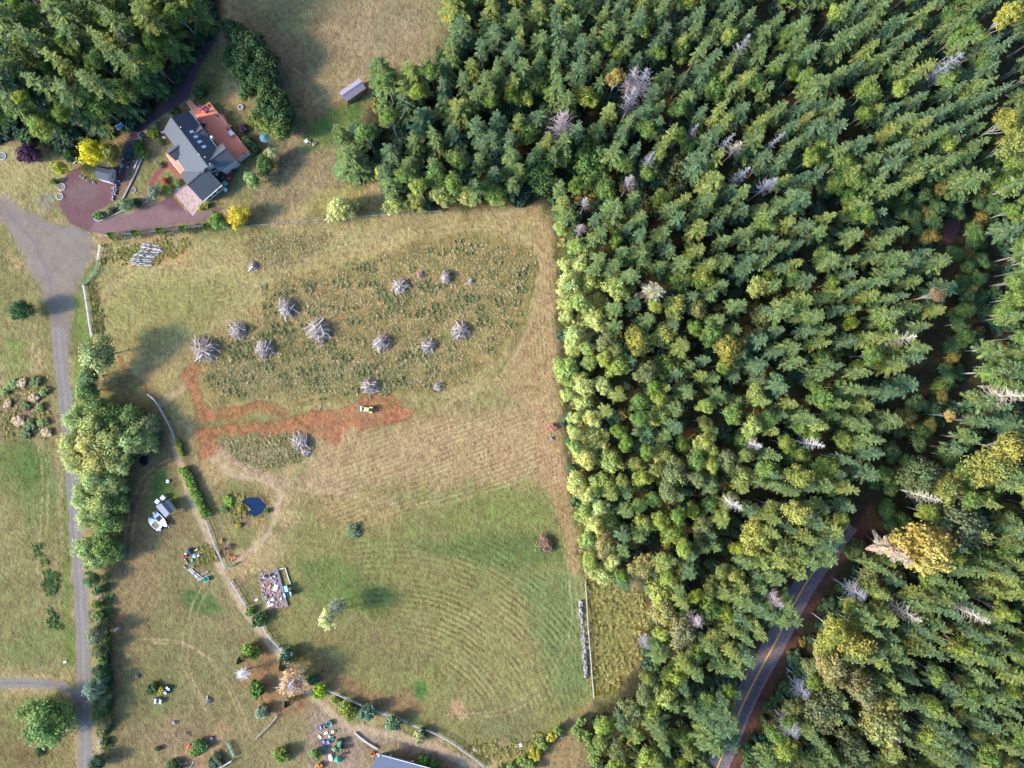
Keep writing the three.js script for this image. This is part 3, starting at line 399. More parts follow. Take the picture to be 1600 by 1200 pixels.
  dish(142, 392, 2.6, 'white satellite dish at the corner of the house, upper of the two'); dish(155, 440, 2.2, 'white satellite dish by the little front patio, lower of the two');
  // outdoor unit, mower and bins behind the garage
  const bn = (X, Y, m2, l, w = 0.6, h = 1.05) => { const p = ZA(X, Y, 0.5), t = thing('wheelie_bin', l, 'bin', [p.x, 0, p.z], 0.9); part(t, 'body', new THREE.CylinderGeometry(w * 0.72, w * 0.58, h, 4).rotateY(Math.PI / 4), m2, 0, h / 2, 0); part(t, 'lid', box(w * 1.08, 0.07, w * 1.1), m2, 0, h + 0.04, 0); for (const x of [-0.2, 0.2]) { const k = part(t, 'wheel', new THREE.CylinderGeometry(0.1, 0.1, 0.06, 12), blackRubber, x, 0.1, -w * 0.5); k.rotation.z = Math.PI / 2; } };
  bn(690, 815, dark, 'black wheelie bin in the corner between house and garage'); bn(716, 836, M(0.05, 0.08, 0.16), 'dark blue wheelie bin right of the black one by the garage'); bn(662, 800, M(0.55, 0.6, 0.7), 'pale wheelie bin tight against the white house wall');
  bn(732, 882, M(0.2, 0.32, 0.33), 'grey-green storage bin standing at the garage corner', 1.0, 0.8); bn(735, 940, M(0.5, 0.5, 0.55), 'grey bin past the end of the garage wall', 0.8, 0.7);
}
function sideSteps() { }
{ // barn-roofed garden shed
  const ZB = (X, Y, h) => W(90 + X / 7.06, 180 + Y / 7.06, h), t = thing('garden_shed', 'small garden shed with dark blue-grey barn roof and cream front wall', 'shed');
  const h = 2.1, c = [ZB(462, 560, h), ZB(600, 585, h), ZB(575, 738, h), ZB(444, 700, h)];
  const ax = c[1].clone().sub(c[0]), g = new GB();   // ridge runs across, from c0-c3 side to c1-c2 side
  const prof = [[0, 0], [0.16, 0.75], [0.5, 1.15], [0.84, 0.75], [1, 0]], at = (e, s) => { const a = e ? c[1] : c[0], b = e ? c[2] : c[3]; return s.length ? a.clone().lerp(b, s[0]).add(new V3(0, s[1], 0)) : null; };
  const n0 = ax.clone().normalize();
  for (let i = 0; i < 4; i++) part(t, 'roof', slab([add(at(0, prof[i]), n0, -0.15), add(at(1, prof[i]), n0, 0.1), add(at(1, prof[i + 1]), n0, 0.1), add(at(0, prof[i + 1]), n0, -0.15)], 0.07), M(0.035, 0.038, 0.052));
  for (const e of [0, 1]) { const w = new GB(), p = prof.map(k => at(e, [k[0], k[1] - 0.06])); for (let i = 1; i < 4; i++) w.tri(p[0], p[i], p[i + 1]); const a = p[0].clone().setY(0), b = p[4].clone().setY(0); w.quad(a, b, p[4], p[0]); part(t, e ? 'front_wall' : 'wall', w.build(), siding); }
  for (const k of [0, 1]) { const a = at(0, prof[k * 4]), b = at(1, prof[k * 4]), w = new GB(); w.quad(a.clone().setY(0), b.clone().setY(0), b, a); part(t, 'wall', w.build(), siding); }
  const d = part(t, 'door', box(1.3, 1.85, 0.07), siding), m = mid(c[1], c[2]); d.position.set(m.x + n0.x * 0.04, 0.95, m.z + n0.z * 0.04); d.rotation.y = Math.atan2(n0.x, n0.z); for (const x of [-0.33, 0.33]) part(d, 'pane', box(0.4, 0.5, 0.04), glass, x, 0.5, 0.03); part(d, 'handle', box(0.05, 0.2, 0.06), dark, 0.04, 0, 0.05);
}
{ // long outbuilding in the meadow
  const Q = (X, Y, h) => W(520 + X / 20, 110 + Y / 20, h), t = thing('outbuilding', 'outbuilding with pale mauve metal roof and orange timber wall on the upper meadow', 'shed');
  const h = 2.3, c1 = Q(185, 680, h), c2 = Q(405, 1000, h), c3 = Q(1035, 555, h), c4 = Q(825, 240, h);
  const q = gable(t, c1, c2, c3, c4, 0.9, { roofMat: mauveRoof, wallMat: cedar, over: 0.22, t: 0.08 });
  windowOn(t, q[2], q[1], 0.5, 1.35, 0.9, 0.8); const n = c2.clone().sub(c1).normalize();
  const d = part(t, 'door', box(0.85, 1.9, 0.06), M(0.3, 0.1, 0.05)); d.position.copy(q[2]).lerp(q[1], 0.17).setY(0.95).addScaledVector(n, 0.04); d.rotation.y = Math.atan2(n.x, n.z);
  for (let k = 0; k < 18; k++) if (k < 8 || k > 10) { const b = part(t, 'board', box(0.28, 2.0, 0.025), k % 2 ? cedar : M(0.36, 0.16, 0.05)); b.position.copy(q[2]).lerp(q[1], (k + 0.5) / 18).setY(1.0).addScaledVector(n, 0.012); b.rotation.y = Math.atan2(n.x, n.z); if (k > 1 && k < 5) b.visible = true; }
  const it = Q(985, 640, 0.3), cr = thing('crate', 'red and white crate at the doorway end of the mauve-roofed outbuilding', 'crate', [it.x, 0, it.z], 0.5); part(cr, 'side', box(0.6, 0.4, 0.5), M(0.5, 0.1, 0.08), 0, 0.2, 0); part(cr, 'lid', box(0.64, 0.05, 0.54), trim, 0, 0.43, 0);
}
{ // house at the lower edge of the picture
  const Q = (X, Y, h) => W(400 + X / 4, 900 + Y / 4, h), t = thing('farm_building', 'building with blue-grey roof cut off by the bottom edge of the picture', 'building');
  const c1 = Q(752, 1112, 3), c2 = Q(1180, 1228, 3), k = c2.clone().sub(c1).normalize(), w = new V3(-k.z, 0, k.x), L9 = 14;
  const a = c1, d = add(c1, k, 17), b = add(c1, w, 9), e = add(d, w, 9);
  gable(t, b, a, d, e, 2.2, { over: 1.1, wallMat: M(0.2, 0.19, 0.2), roofMat: new THREE.MeshStandardMaterial({ color: col(0.14, 0.15, 0.19), roughness: 0.8 }) }); bar(t, 'gutter', add(a, w, -0.06), add(d, w, -0.06), 0.14, 0.12, trim);
  for (const s of [0.22, 0.6]) { const p = a.clone().lerp(b, 0.08 + s * 0.02); }
  const vt = part(t, 'roof_vent', new THREE.CylinderGeometry(0.16, 0.2, 0.5, 10), trim); vt.position.copy(Q(768, 1124, 3.3));
}

// ---------------------------------------------------------------- plants: builders
const foliageMats = {};
function leafMat(c, tr = 0) { const k = c.join() + tr, f = tr ? 1.4 : 1; return foliageMats[k] ??= new THREE.MeshPhysicalMaterial({ color: tr ? col(Math.min(0.6, c[0] * f), Math.min(0.6, c[1] * f), c[2] * f) : col(...c), vertexColors: true, roughness: 1, transmission: tr, thickness: 0, side: THREE.DoubleSide, specularIntensity: 0.15 }); }
const barkA = M(0.16, 0.125, 0.1), barkB = M(0.24, 0.215, 0.19), deadPink = M(0.26, 0.19, 0.175), deadGrey = M(0.2, 0.175, 0.18), deadTan = M(0.34, 0.265, 0.18), deadWhite = M(0.32, 0.27, 0.23);
function coniferGeo(seed, h, R, base, per, droop, open) {
  const r = rng(seed), g = new GB(), nW = Math.round(h * (1 - base) / 0.95), up = new V3(0, 1, 0);
  for (let i = 0; i < nW; i++) {
    const t = base + (1 - base) * (i + rr(-0.3, 0.3, r)) / nW, y = h * t, q = Math.max(0, (1 - t) / (1 - base)), R1 = R * Math.pow(q, 0.66) * (0.8 + 0.2 * Math.min(1, (1 - q) * 6)) + 0.15, k = q < 0.12 ? 4 : per, a0 = r() * 6.28;
    for (let b = 0; b < k; b++) {
      if (r() < open) continue;
      const az = a0 + b / k * 6.283 + rr(-0.5, 0.5, r), Lb = R1 * (0.42 + 0.85 * Math.pow(r(), 0.9)), dir = new V3(Math.cos(az), 0, Math.sin(az)), sd = new V3(-dir.z, 0, dir.x), rise = q < 0.35 ? rr(0.3, 0.6, r) : rr(-0.05, 0.25, r);
      const tone = rr(0.7, 1.3, r), wm = rr(-0.14, 0.14, r), K = () => { const j = tone * rr(0.85, 1.15, r); return [j * (1 + wm), j, j * (1 - wm)]; };
      const at = s => new V3(0, y, 0).addScaledVector(dir, Lb * s).addScaledVector(up, Lb * (rise * s - droop * s * s));
      for (const s of Lb > 0.9 ? [0.16, 0.29, 0.41, 0.52, 0.63, 0.74, 0.85] : [0.3, 0.55, 0.8]) for (const e of [-1, 1]) {
        const d = dir.clone().multiplyScalar(0.95).addScaledVector(sd, e * rr(0.45, 0.8, r)).addScaledVector(up, rr(-0.25, 0.3, r)).normalize(), w = d.clone().cross(up).addScaledVector(up, rr(-0.7, 0.7, r)).normalize();
        g.kite(at(s), d, w, Lb * 0.32 * (1.2 - s * 0.65) + 0.1, Lb * 0.042 + 0.05, K());
      }
      const d = dir.clone().addScaledVector(up, rise - droop * 1.6 + rr(-0.1, 0.15, r)).normalize(); g.kite(at(0.6), d, sd.clone().addScaledVector(up, rr(-0.5, 0.5, r)).normalize(), Lb * 0.5 + 0.15, Lb * 0.07 + 0.06, K());
      g.kite(at(0.1), d, sd.clone().addScaledVector(up, rr(-0.3, 0.3, r)).normalize(), Lb * 0.7, Lb * 0.1 + 0.06, K());
    }
  }
  for (let k = 0; k < 4; k++) { const a = k * 1.57; g.kite(new V3(0, h - 0.7, 0), new V3(Math.cos(a) * 0.2, 1, Math.sin(a) * 0.2).normalize(), new V3(-Math.sin(a), 0, Math.cos(a)), 1.1, 0.12, [1.15, 1.15, 1]); }
  return g.build();
}
function trunkGeo(h, r0, r1, seed, n = 7) { const g = new GB(), r = rng(seed); let a = new V3(0, -0.1, 0), ra = r0; for (let i = 1; i <= 5; i++) { const b = new V3(rr(-0.08, 0.08, r), h * i / 5, rr(-0.08, 0.08, r)), rb = r0 + (r1 - r0) * i / 5; g.cone(a, b, ra, rb, n); a = b; ra = rb; } return g.build(); }
function leafCrown(seed, R, Rv, nC, nQ, q, { flat = 0, hole = 0.0, squash = 0.75 } = {}) {     // crown of leaf clumps round the origin
  const r = rng(seed), g = new GB(), rc = R * 0.36, ph = r() * 6.28, lob = a => 0.88 + 0.2 * Math.sin(2 * a + ph) + 0.16 * Math.sin(3 * a + 2 * ph) + 0.1 * Math.sin(5 * a + ph * 3);
  for (let c = 0; c < nC; c++) {
    const th = Math.acos(1 - 1.75 * (c + r()) / nC), az = c * 2.39996 + rr(-0.4, 0.4, r), f = rr(0.45, 0.9, r) * lob(az), cc = new V3(Math.sin(th) * Math.cos(az) * R * f, Math.cos(th) * Rv * rr(0.35, 0.95, r), Math.sin(th) * Math.sin(az) * R * f), rad = rc * rr(0.5, 1.15, r);
    const tone = rr(0.76, 1.24, r), wm = rr(-0.1, 0.16, r);
    for (let i = 0; i < nQ; i++) {
      const n = new V3(rr(-1, 1, r), rr(-0.75, 1, r), rr(-1, 1, r)); if (n.lengthSq() < 0.04) continue; n.normalize();
      const o = cc.clone().addScaledVector(n, rad * (0.35 + 0.85 * r())); n.x += rr(-0.8, 0.8, r); n.y += rr(-0.2, 0.9, r); n.z += rr(-0.8, 0.8, r); n.normalize();
      const d = new V3(rr(-1, 1, r), rr(-1, 1, r), rr(-1, 1, r)).cross(n).normalize(), s = d.clone().cross(n), j = tone * rr(0.82, 1.18, r), l = q * rr(0.7, 1.3, r);
      g.kite(o.addScaledVector(d, -l / 2), d, s, l, l * 0.36, [j * (1 + wm), j, j * (1 - wm)]);
    }
  }
  return g.build();
}
function limbGeo(h, Hc, R, seed, r0) { const g = new GB(), r = rng(seed); g.cone(new V3(0, -0.1, 0), new V3(0, Hc * 0.75, 0), r0, r0 * 0.6, 7); for (let i = 0; i < 7; i++) { const a = i * 2.4 + r(), y = Hc * rr(0.35, 0.75, r); const e = new V3(Math.cos(a) * R * 0.6, Hc + rr(-0.2, 0.4, r) * R, Math.sin(a) * R * 0.6); g.cone(new V3(0, y, 0), e, r0 * 0.4, r0 * 0.12, 5); } return g.build(); }
function deadGeo(seed, h, R, base, n, fine = 3) {
  const r = rng(seed), g = new GB();
  for (let i = 0; i < n; i++) {
    const t = base + (1 - base) * i / n, az = r() * 6.28, Lb = R * Math.pow(1 - t, 0.6) * rr(0.5, 1.1, r) / Math.pow(1 - base, 0.6) + 0.25, dir = new V3(Math.cos(az), rr(-0.1, 0.5, r), Math.sin(az)).normalize(), a = new V3(0, h * t, 0), b = a.clone().addScaledVector(dir, Lb);
    g.cone(a, b, 0.075, 0.02, 3);
    for (let k = 0; k < fine; k++) { const s = a.clone().lerp(b, rr(0.3, 0.95, r)), d = dir.clone().add(new V3(rr(-0.9, 0.9, r), rr(-0.5, 0.6, r), rr(-0.9, 0.9, r))).normalize(); g.cone(s, s.clone().addScaledVector(d, Lb * rr(0.2, 0.4, r)), 0.035, 0.012, 3); }
  }
  return g.build();
}
// conifers: crowns reach h = 24 m at scale 1
const CON = [0, 1, 2, 3, 4, 5, 6].map(i => coniferGeo(100 + i, 24, [3.3, 3.0, 3.6, 3.1, 3.4, 2.8, 3.3][i], [0.3, 0.34, 0.28, 0.36, 0.32, 0.4, 0.5][i], [6, 7, 6, 7, 6, 6, 6][i], [0.3, 0.38, 0.42, 0.28, 0.34, 0.3, 0.36][i], 0.08));
CON.push(coniferGeo(171, 24, 3.7, 0.05, 8, 0.42, 0.06), coniferGeo(172, 24, 3.4, 0.04, 8, 0.36, 0.06));
const CTR = [0, 1].map(i => trunkGeo(23, 0.3, 0.05, 140 + i));
const BL = [0, 1, 2, 3, 4].map(i => leafCrown(200 + i, 4, [3.4, 3, 3.8, 3.2, 3.5][i], 40, 110, 0.47));
const BLT = [0, 1].map(i => limbGeo(0, 5, 4, 230 + i, 0.22));
const SH = [0, 1, 2].map(i => leafCrown(260 + i, 1, [0.85, 0.7, 0.95][i], 20, 44, 0.3));
const SHT = limbGeo(0, 1, 1, 290, 0.06);
const DG = [0, 1, 2].map(i => deadGeo(300 + i, 20, [3, 2.2, 2.6][i], [0.3, 0.4, 0.5][i], [130, 90, 110][i])), DTR = trunkGeo(20, 0.26, 0.07, 320);
const BLUEG = [0.088, 0.125, 0.052], MIDG = [0.118, 0.15, 0.046], YELG = [0.168, 0.182, 0.044], DEEP = [0.05, 0.078, 0.03];
const CT = [[BLUEG, 'blue-green'], [MIDG, 'green'], [YELG, 'yellow-green']];

function baseOf(px, py, hTop) { return W(px, py, hTop).setY(0); }    // ground point whose tip at height hTop shows at that pixel
function conifer(p, sc, wide, variant, tone, turn, label, group, name = 'conifer', cat = 'conifer') {
  const t = thing(name, label, cat, p, turn, group); t.rotation.x = 0.05 * Math.sin(p.x * 7.1); t.rotation.z = 0.05 * Math.sin(p.z * 5.3); t.scale.set(sc * wide * (1 + 0.1 * Math.sin(p.x * 3)), sc, sc * wide * (1 - 0.1 * Math.sin(p.x * 3)));
  part(t, 'crown', CON[variant], leafMat(tone)); part(t, 'trunk', CTR[variant % 2], variant === 6 ? barkB : barkA); return t;
}
function dead(px, py, h, wide, v, m, label, hollow) { const t = thing('dead_tree', label, 'dead tree', baseOf(px, py, h), px * 0.7); t.scale.set(wide, h / 20, wide); part(t, 'trunk', DTR, m); const b = part(t, 'bare_branches', DG[v], m); b.userData.kind = 'stuff'; return t; }
function broad(cx, cy, rpx, h, tone, label, { v = 0, tr = 0.35, group, name = 'broadleaf_tree', cat = 'tree', bark = barkB, rv = null } = {}) {   // (cx,cy), rpx: centre and radius of the crown in the photograph
  const hc = Math.max(h - rpx * S * 0.8, h * 0.5), p = W(cx, cy, hc), Rw = rpx * S * (H - hc) / H, t = thing(name, label, cat, [p.x, 0, p.z], (cx * 1.7 + cy) % 6.28, group);
  const k = Rw / 4, c = part(t, 'crown', BL[v % 5], leafMat(tone, tr), 0, hc, 0); c.scale.set(k, (rv ?? (h - hc) / 3.2), k); const tk = part(t, 'trunk', BLT[v % 2], bark); tk.scale.set(k, hc / 5, k); return t;
}
function shrub(cx, cy, rpx, h, tone, label, { v = 0, tr = 0.3, group, name = 'shrub', cat = 'shrub', sx = 1, turn = null } = {}) {
  const hc = h * 0.52, p = W(cx, cy, hc), Rw = rpx * S, t = thing(name, label, cat, [p.x, 0, p.z], turn ?? (cx * 2.3 + cy) % 6.28, group);
  const c = part(t, 'foliage', SH[v % 3], leafMat(tone, tr), 0, hc, 0); c.scale.set(Rw * sx, h * 0.6, Rw / sx); const st = part(t, 'stem', SHT, barkA); st.scale.set(Rw * 0.7, hc, Rw * 0.7); return t;
}
const coneGeo = (() => { const r = rng(77), g = new GB(); for (let i = 0; i < 520; i++) { const t = r(), a = r() * 6.283, R = 0.5 * Math.pow(1 - t, 0.7) * (0.85 + 0.3 * r()) * Math.min(1, 0.55 + t * 5), o = new V3(Math.cos(a) * R, t, Math.sin(a) * R), d = new V3(Math.cos(a) * 0.35 + rr(-0.3, 0.3, r), 1, Math.sin(a) * 0.35 + rr(-0.3, 0.3, r)).normalize(), j = rr(0.7, 1.3, r); g.kite(o, d, new V3(-Math.sin(a), 0, Math.cos(a)), 0.13, 0.045, [j, j, j]); } return g.build(); })();
function thuja(px, py, wpx, h, tone, label, group) { const p = W(px, py, 0), t = thing('thuja', label, 'conical evergreen', p, px, group); const c = part(t, 'foliage', coneGeo, leafMat(tone)); c.scale.set(wpx * S, h, wpx * S); part(t, 'stem', new THREE.CylinderGeometry(0.03, 0.07, h * 0.8, 6), barkA, 0, h * 0.4, 0); }

// ---------------------------------------------------------------- forest
const GAP = [[1378, 312], [1450, 382], [1508, 402], [1503, 442], [1478, 502], [1464, 552], [1448, 602], [1420, 642], [1396, 682], [1384, 722], [1352, 778], [1328, 820], [1300, 868], [1284, 898], [1306, 902], [1344, 846], [1400, 830], [1424, 824], [1396, 790], [1404, 742], [1432, 702], [1454, 688], [1474, 640], [1492, 562], [1512, 520], [1526, 452], [1538, 402], [1512, 330], [1460, 300]];
const WIN = [[[1150, 1112], [1182, 1052], [1188, 1030], [1205, 1004], [1228, 1000], [1236, 1006], [1206, 1070], [1176, 1128], [1150, 1190], [1134, 1190]], [[1228, 928], [1250, 912], [1284, 900], [1300, 898], [1274, 940], [1254, 972], [1238, 972], [1240, 950]], [[560, -60], [690, -60], [690, 90], [560, 90]], [[515, 105], [582, 105], [580, 150], [562, 178], [515, 178]]];
const westOf = (x, y, line) => { for (let i = 0; i + 1 < line.length; i++) { const [a, b] = [line[i], line[i + 1]]; if ((y - a[1]) * (y - b[1]) <= 0) return x < a[0] + (b[0] - a[0]) * (y - a[1]) / (b[1] - a[1] || 1); } return true; };
const taken = [], cand = [], inGap = (x, y) => inside(x, y, GAP) || WIN.some(w => inside(x, y, w));
function project(b, h) { return [800 + (b[0] - 800) * H / (H - h), 600 + (b[1] - 600) * H / (H - h)]; }
const unproject = (x, y, h) => [800 + (x - 800) * (H - h) / H, 600 + (y - 600) * (H - h) / H];
function free(x, y, d) { for (const t of taken) { const s = Math.max(d, 0) * 0.5 + t[2] * 0.5, dx = t[0] - x, dy = t[1] - y; if (dx * dx + dy * dy < s * s) return false; } return true; }
// trees picked out in the photograph
const DEAD = [
  [995, 105, 24, 1.0, 0, deadPink, 'pinkish dead tree, left of the three snags clustered in the upper forest'], [1013, 107, 24, 1.05, 0, deadGrey, 'grey dead tree, right of the three snags clustered in the upper forest'], [993, 138, 22, 0.95, 0, deadGrey, 'grey dead tree, lowest of the three snags clustered in the upper forest'],
  [881, 179, 22, 1.5, 0, deadPink, 'large bushy pinkish-grey dead tree near the upper forest edge'], [1023, 237, 22, 0.85, 1, deadGrey, 'thin grey dead tree with a pale top below the big yellowish conifer'], [1091, 194, 20, 0.6, 1, deadGrey, 'small leaning grey snag beside a wide yellow-green conifer'],
  [1149, 208, 23, 0.7, 1, deadGrey, 'thin grey snag just left of the tan dead tree'], [1160, 222, 20, 0.8, 2, deadTan, 'tan dead tree with a bright bushy top in the upper forest'], [1172, 262, 23, 0.85, 1, deadGrey, 'long grey leaning snag below the tan dead tree'],
  [989, 276, 20, 0.8, 2, deadPink, 'pale dead tree top among the light green trees above the parcel corner'], [1507, 82, 25, 1.0, 0, deadGrey, 'grey dead tree lying across the canopy near the upper right corner'], [1172, 54, 24, 0.8, 0, deadGrey, 'faint grey dead tree near the top of the forest'], [917, 310, 16, 0.6, 2, deadWhite, 'small pale snag beside the parcel corner, upper of two'], [910, 352, 16, 0.65, 2, deadPink, 'small pinkish snag beside the parcel corner, lower of two'],
  [1215, 278, 24, 0.85, 2, deadGrey, 'grey snag over a dark gap in the middle of the upper forest'], [1228, 206, 24, 0.6, 1, deadGrey, 'thin grey snag beside a blue-green conifer in the upper forest'], [1432, 526, 25, 1.0, 0, deadTan, 'large dead tree with a tan tip beside the dark road gap'], [1190, 698, 20, 0.7, 2, deadWhite, 'short bright white snag in the middle of the mixed forest'],
  [1160, 796, 24, 0.9, 1, deadWhite, 'long pale snag with bare side branches among yellow-green trees'], [1287, 697, 23, 0.95, 1, deadWhite, 'whitish dead tree with a long trunk near a yellow-green tree'], [1472, 783, 24, 0.95, 1, deadTan, 'pale dead tree lying outward beyond the dirt spur'], [1604, 619, 25, 1.1, 0, deadTan, 'dead tree reaching out over the right edge of the picture'],
  [1352, 934, 16, 1.1, 2, deadGrey, 'broken grey dead tree beside the paved road'], [1440, 972, 22, 1.0, 0, deadTan, 'beige dead conifer below the golden tree'], [1547, 974, 25, 1.1, 0, deadTan, 'beige dead conifer near the right edge of the forest'], [1093, 978, 14, 1.1, 2, deadPink, 'bushy pinkish bare tree by the small olive meadow'], [1010, 1010, 9, 0.8, 2, deadGrey, 'low grey bare tree at the edge of the olive meadow'],
  [182, 44, 16, 1.1, 2, deadGrey, 'grey twiggy dead tree in the upper left wood'], [1224, 948, 22, 0.8, 2, deadPink, 'pinkish dead treetop overhanging the paved road'], [1262, 1088, 12, 1.1, 2, deadGrey, 'grey bare bush beyond the paved road'], [1245, 1150, 14, 1.3, 2, deadGrey, 'wide grey bare tree near the bottom beyond the road'], [1408, 1160, 18, 0.9, 1, deadGrey, 'grey dead tree low in the lower right forest'],
];
for (const d of DEAD) { if (d[2] > 16) d[2] *= 0.88; dead(...d); taken.push([d[0], d[1], 26]); }
const dying = conifer(baseOf(1032, 446, 20), 20 / 24, 1.05, 2, [0.26, 0.22, 0.13], 1, 'fading beige conifer standing out in the middle of the green forest'); taken.push([1032, 446, 40]);
conifer(baseOf(1424, 868, 20), 20 / 24, 1.2, 0, [0.4, 0.29, 0.19], 2, 'pinkish-tan dying conifer against the golden tree'); taken.push([1424, 868, 36]);
const BIG = [
  [1440, 855, 44, 19, [0.29, 0.21, 0.05], 'large golden-yellow broadleaf tree beside the dirt spur off the paved road'], [1246, 802, 22, 19, [0.24, 0.22, 0.05], 'yellow-green tree with feathery top near the dirt spur'], [1305, 985, 24, 16, [0.19, 0.18, 0.035], 'yellow-green broadleaf tree beside the paved road, upper of the lit pair'], [1338, 1010, 30, 16, [0.2, 0.17, 0.035], 'wide yellow-tinged broadleaf tree right of the lit pair by the road'], [1300, 1045, 26, 14, [0.2, 0.165, 0.06], 'tan-green broadleaf tree below the lit trees by the road'], [1345, 1075, 28, 15, [0.14, 0.125, 0.05], 'olive broadleaf tree in the middle of the lower right wood'], [1285, 1110, 34, 14, [0.1, 0.105, 0.045], 'large dull olive broadleaf tree near the lower road verge'], [1380, 1125, 36, 15, [0.17, 0.16, 0.05], 'large light olive broadleaf tree in the lower right wood'], [1330, 1170, 28, 13, [0.09, 0.1, 0.04], 'dark olive broadleaf tree at the bottom of the lower right wood'], [1262, 1190, 16, 9, [0.3, 0.16, 0.03], 'orange-leaved small tree at the bottom edge by the road'],
  [1578, 22, 22, 20, [0.2, 0.18, 0.03], 'yellow-green broadleaf tree in the upper right corner'], [1586, 225, 26, 19, [0.15, 0.15, 0.035], 'rounded yellow-green tree at the right edge of the upper forest'], [1575, 190, 20, 20, [0.16, 0.15, 0.03], 'bright yellow-green treetop near the right edge of the upper forest'], [1545, 730, 34, 18, [0.18, 0.17, 0.04], 'yellowish broadleaf tree by the right edge of the forest'], [1575, 700, 26, 19, [0.2, 0.18, 0.04], 'yellow broadleaf tree touching the right edge of the forest'], [1480, 760, 24, 15, [0.16, 0.15, 0.035], 'yellow-green broadleaf tree below the pale leaning snag'], [1440, 745, 32, 14, [0.07, 0.085, 0.03], 'round dark olive broadleaf tree right of the road gap'], [1500, 825, 40, 15, [0.085, 0.095, 0.04], 'wide olive broadleaf tree right of the golden tree'], [1484, 650, 9, 12, [0.28, 0.19, 0.05], 'small orange-yellow treetop right of the road gap'],
  [1250, 745, 22, 17, [0.17, 0.17, 0.035], 'yellow-green tree beside the whitish long-trunked snag'], [1135, 545, 22, 15, [0.17, 0.15, 0.03], 'yellow tree in the middle of the forest'], [1110, 520, 20, 14, [0.09, 0.13, 0.03], 'bright green broadleaf tree in the middle of the forest'], [995, 535, 22, 14, [0.2, 0.19, 0.04], 'pale yellow-green tree near the parcel side of the forest'], [1000, 128, 0, 0, null], [963, 120, 15, 18, [0.2, 0.15, 0.04], 'orange-tinged conifer-like tree left of the three snags'], [1055, 270, 36, 8, [0.06, 0.075, 0.03], 'low dark olive thicket in a clearing of the upper forest'], [925, 250, 42, 10, [0.065, 0.105, 0.025], 'low bright green maple thicket at the upper forest edge'], [845, 270, 30, 10, [0.07, 0.11, 0.03], 'dark green broadleaf clump left of the maple thicket'], [1465, 460, 12, 18, [0.16, 0.1, 0.05], 'brownish small crown among green conifers near the road gap'],
  [1180, 840, 26, 15, [0.2, 0.19, 0.04], 'yellow-green broadleaf tree below the long pale snag'], [945, 850, 20, 10, [0.2, 0.17, 0.06], 'yellowish tree on the field edge of the forest'], [1005, 885, 22, 11, [0.22, 0.18, 0.06], 'tan-yellow tree above the small olive meadow'], [1040, 960, 22, 9, [0.22, 0.19, 0.06], 'yellow bush-like tree at the corner of the olive meadow'], [1065, 985, 26, 12, [0.15, 0.14, 0.06], 'tan-olive tree beside the olive meadow'],
];
for (const [x, y, r, h, c, l] of BIG) { if (!r) continue; broad(x, y, r, h, c, l, { v: x % 4 }); taken.push([x, y, r * 1.5]); }
[[1233, 983, 20, 1.05, 0, 1, 'green conifer overhanging the paved road between its two open stretches'], [1216, 962, 19, 1.0, 2, 0, 'blue-green conifer behind the one overhanging the paved road'], [1282, 884, 20, 1.0, 1, 1, 'green conifer covering the road at the upper end of its open stretch'], [1304, 862, 20, 1.0, 3, 0, 'blue-green conifer leaning over the road below the dirt spur'], [1322, 838, 19, 0.95, 4, 2, 'yellow-green conifer leaning over the road next to the dirt spur'], [1140, 1136, 20, 1.1, 0, 0, 'blue-green conifer hiding the lower end of the paved road'], [1152, 1168, 18, 1.05, 1, 0, 'dark blue-green conifer at the bottom left of the paved road'], [1128, 1176, 19, 1.1, 3, 1, 'green conifer left of the lower road end'], [1250, 982, 21, 1.1, 5, 1, 'green conifer leaning right across the paved road'], [1240, 962, 20, 1.1, 0, 1, 'dense green conifer above the one leaning right across the road'], [1308, 872, 21, 1.1, 2, 1, 'green conifer reaching over the yellow line at the road top'], [1320, 850, 20, 1.0, 1, 0, 'blue-green conifer over the road just below the spur'], [1150, 1138, 20, 1.25, 5, 1, 'broad green conifer where the lower road disappears'], [1142, 1160, 20, 1.25, 2, 0, 'broad blue-green conifer over the lower road end'], [1128, 1188, 20, 1.2, 4, 1, 'broad green conifer at the bottom edge over the road'],  [1196, 996, 18, 0.9, 5, 2, 'yellow-green conifer beside the upper road bend'], [1160, 1058, 16, 0.9, 4, 1, 'green conifer at the left kerb of the paved road'], [1262, 900, 18, 0.85, 2, 2, 'yellow-green conifer just left of the upper road stretch']].forEach(([x, y, h, w, v, k, l]) => { conifer(baseOf(x, y, h), h / 24, w * 24 / h, v, CT[k][0], x, l); taken.push([x, y, 24]); });
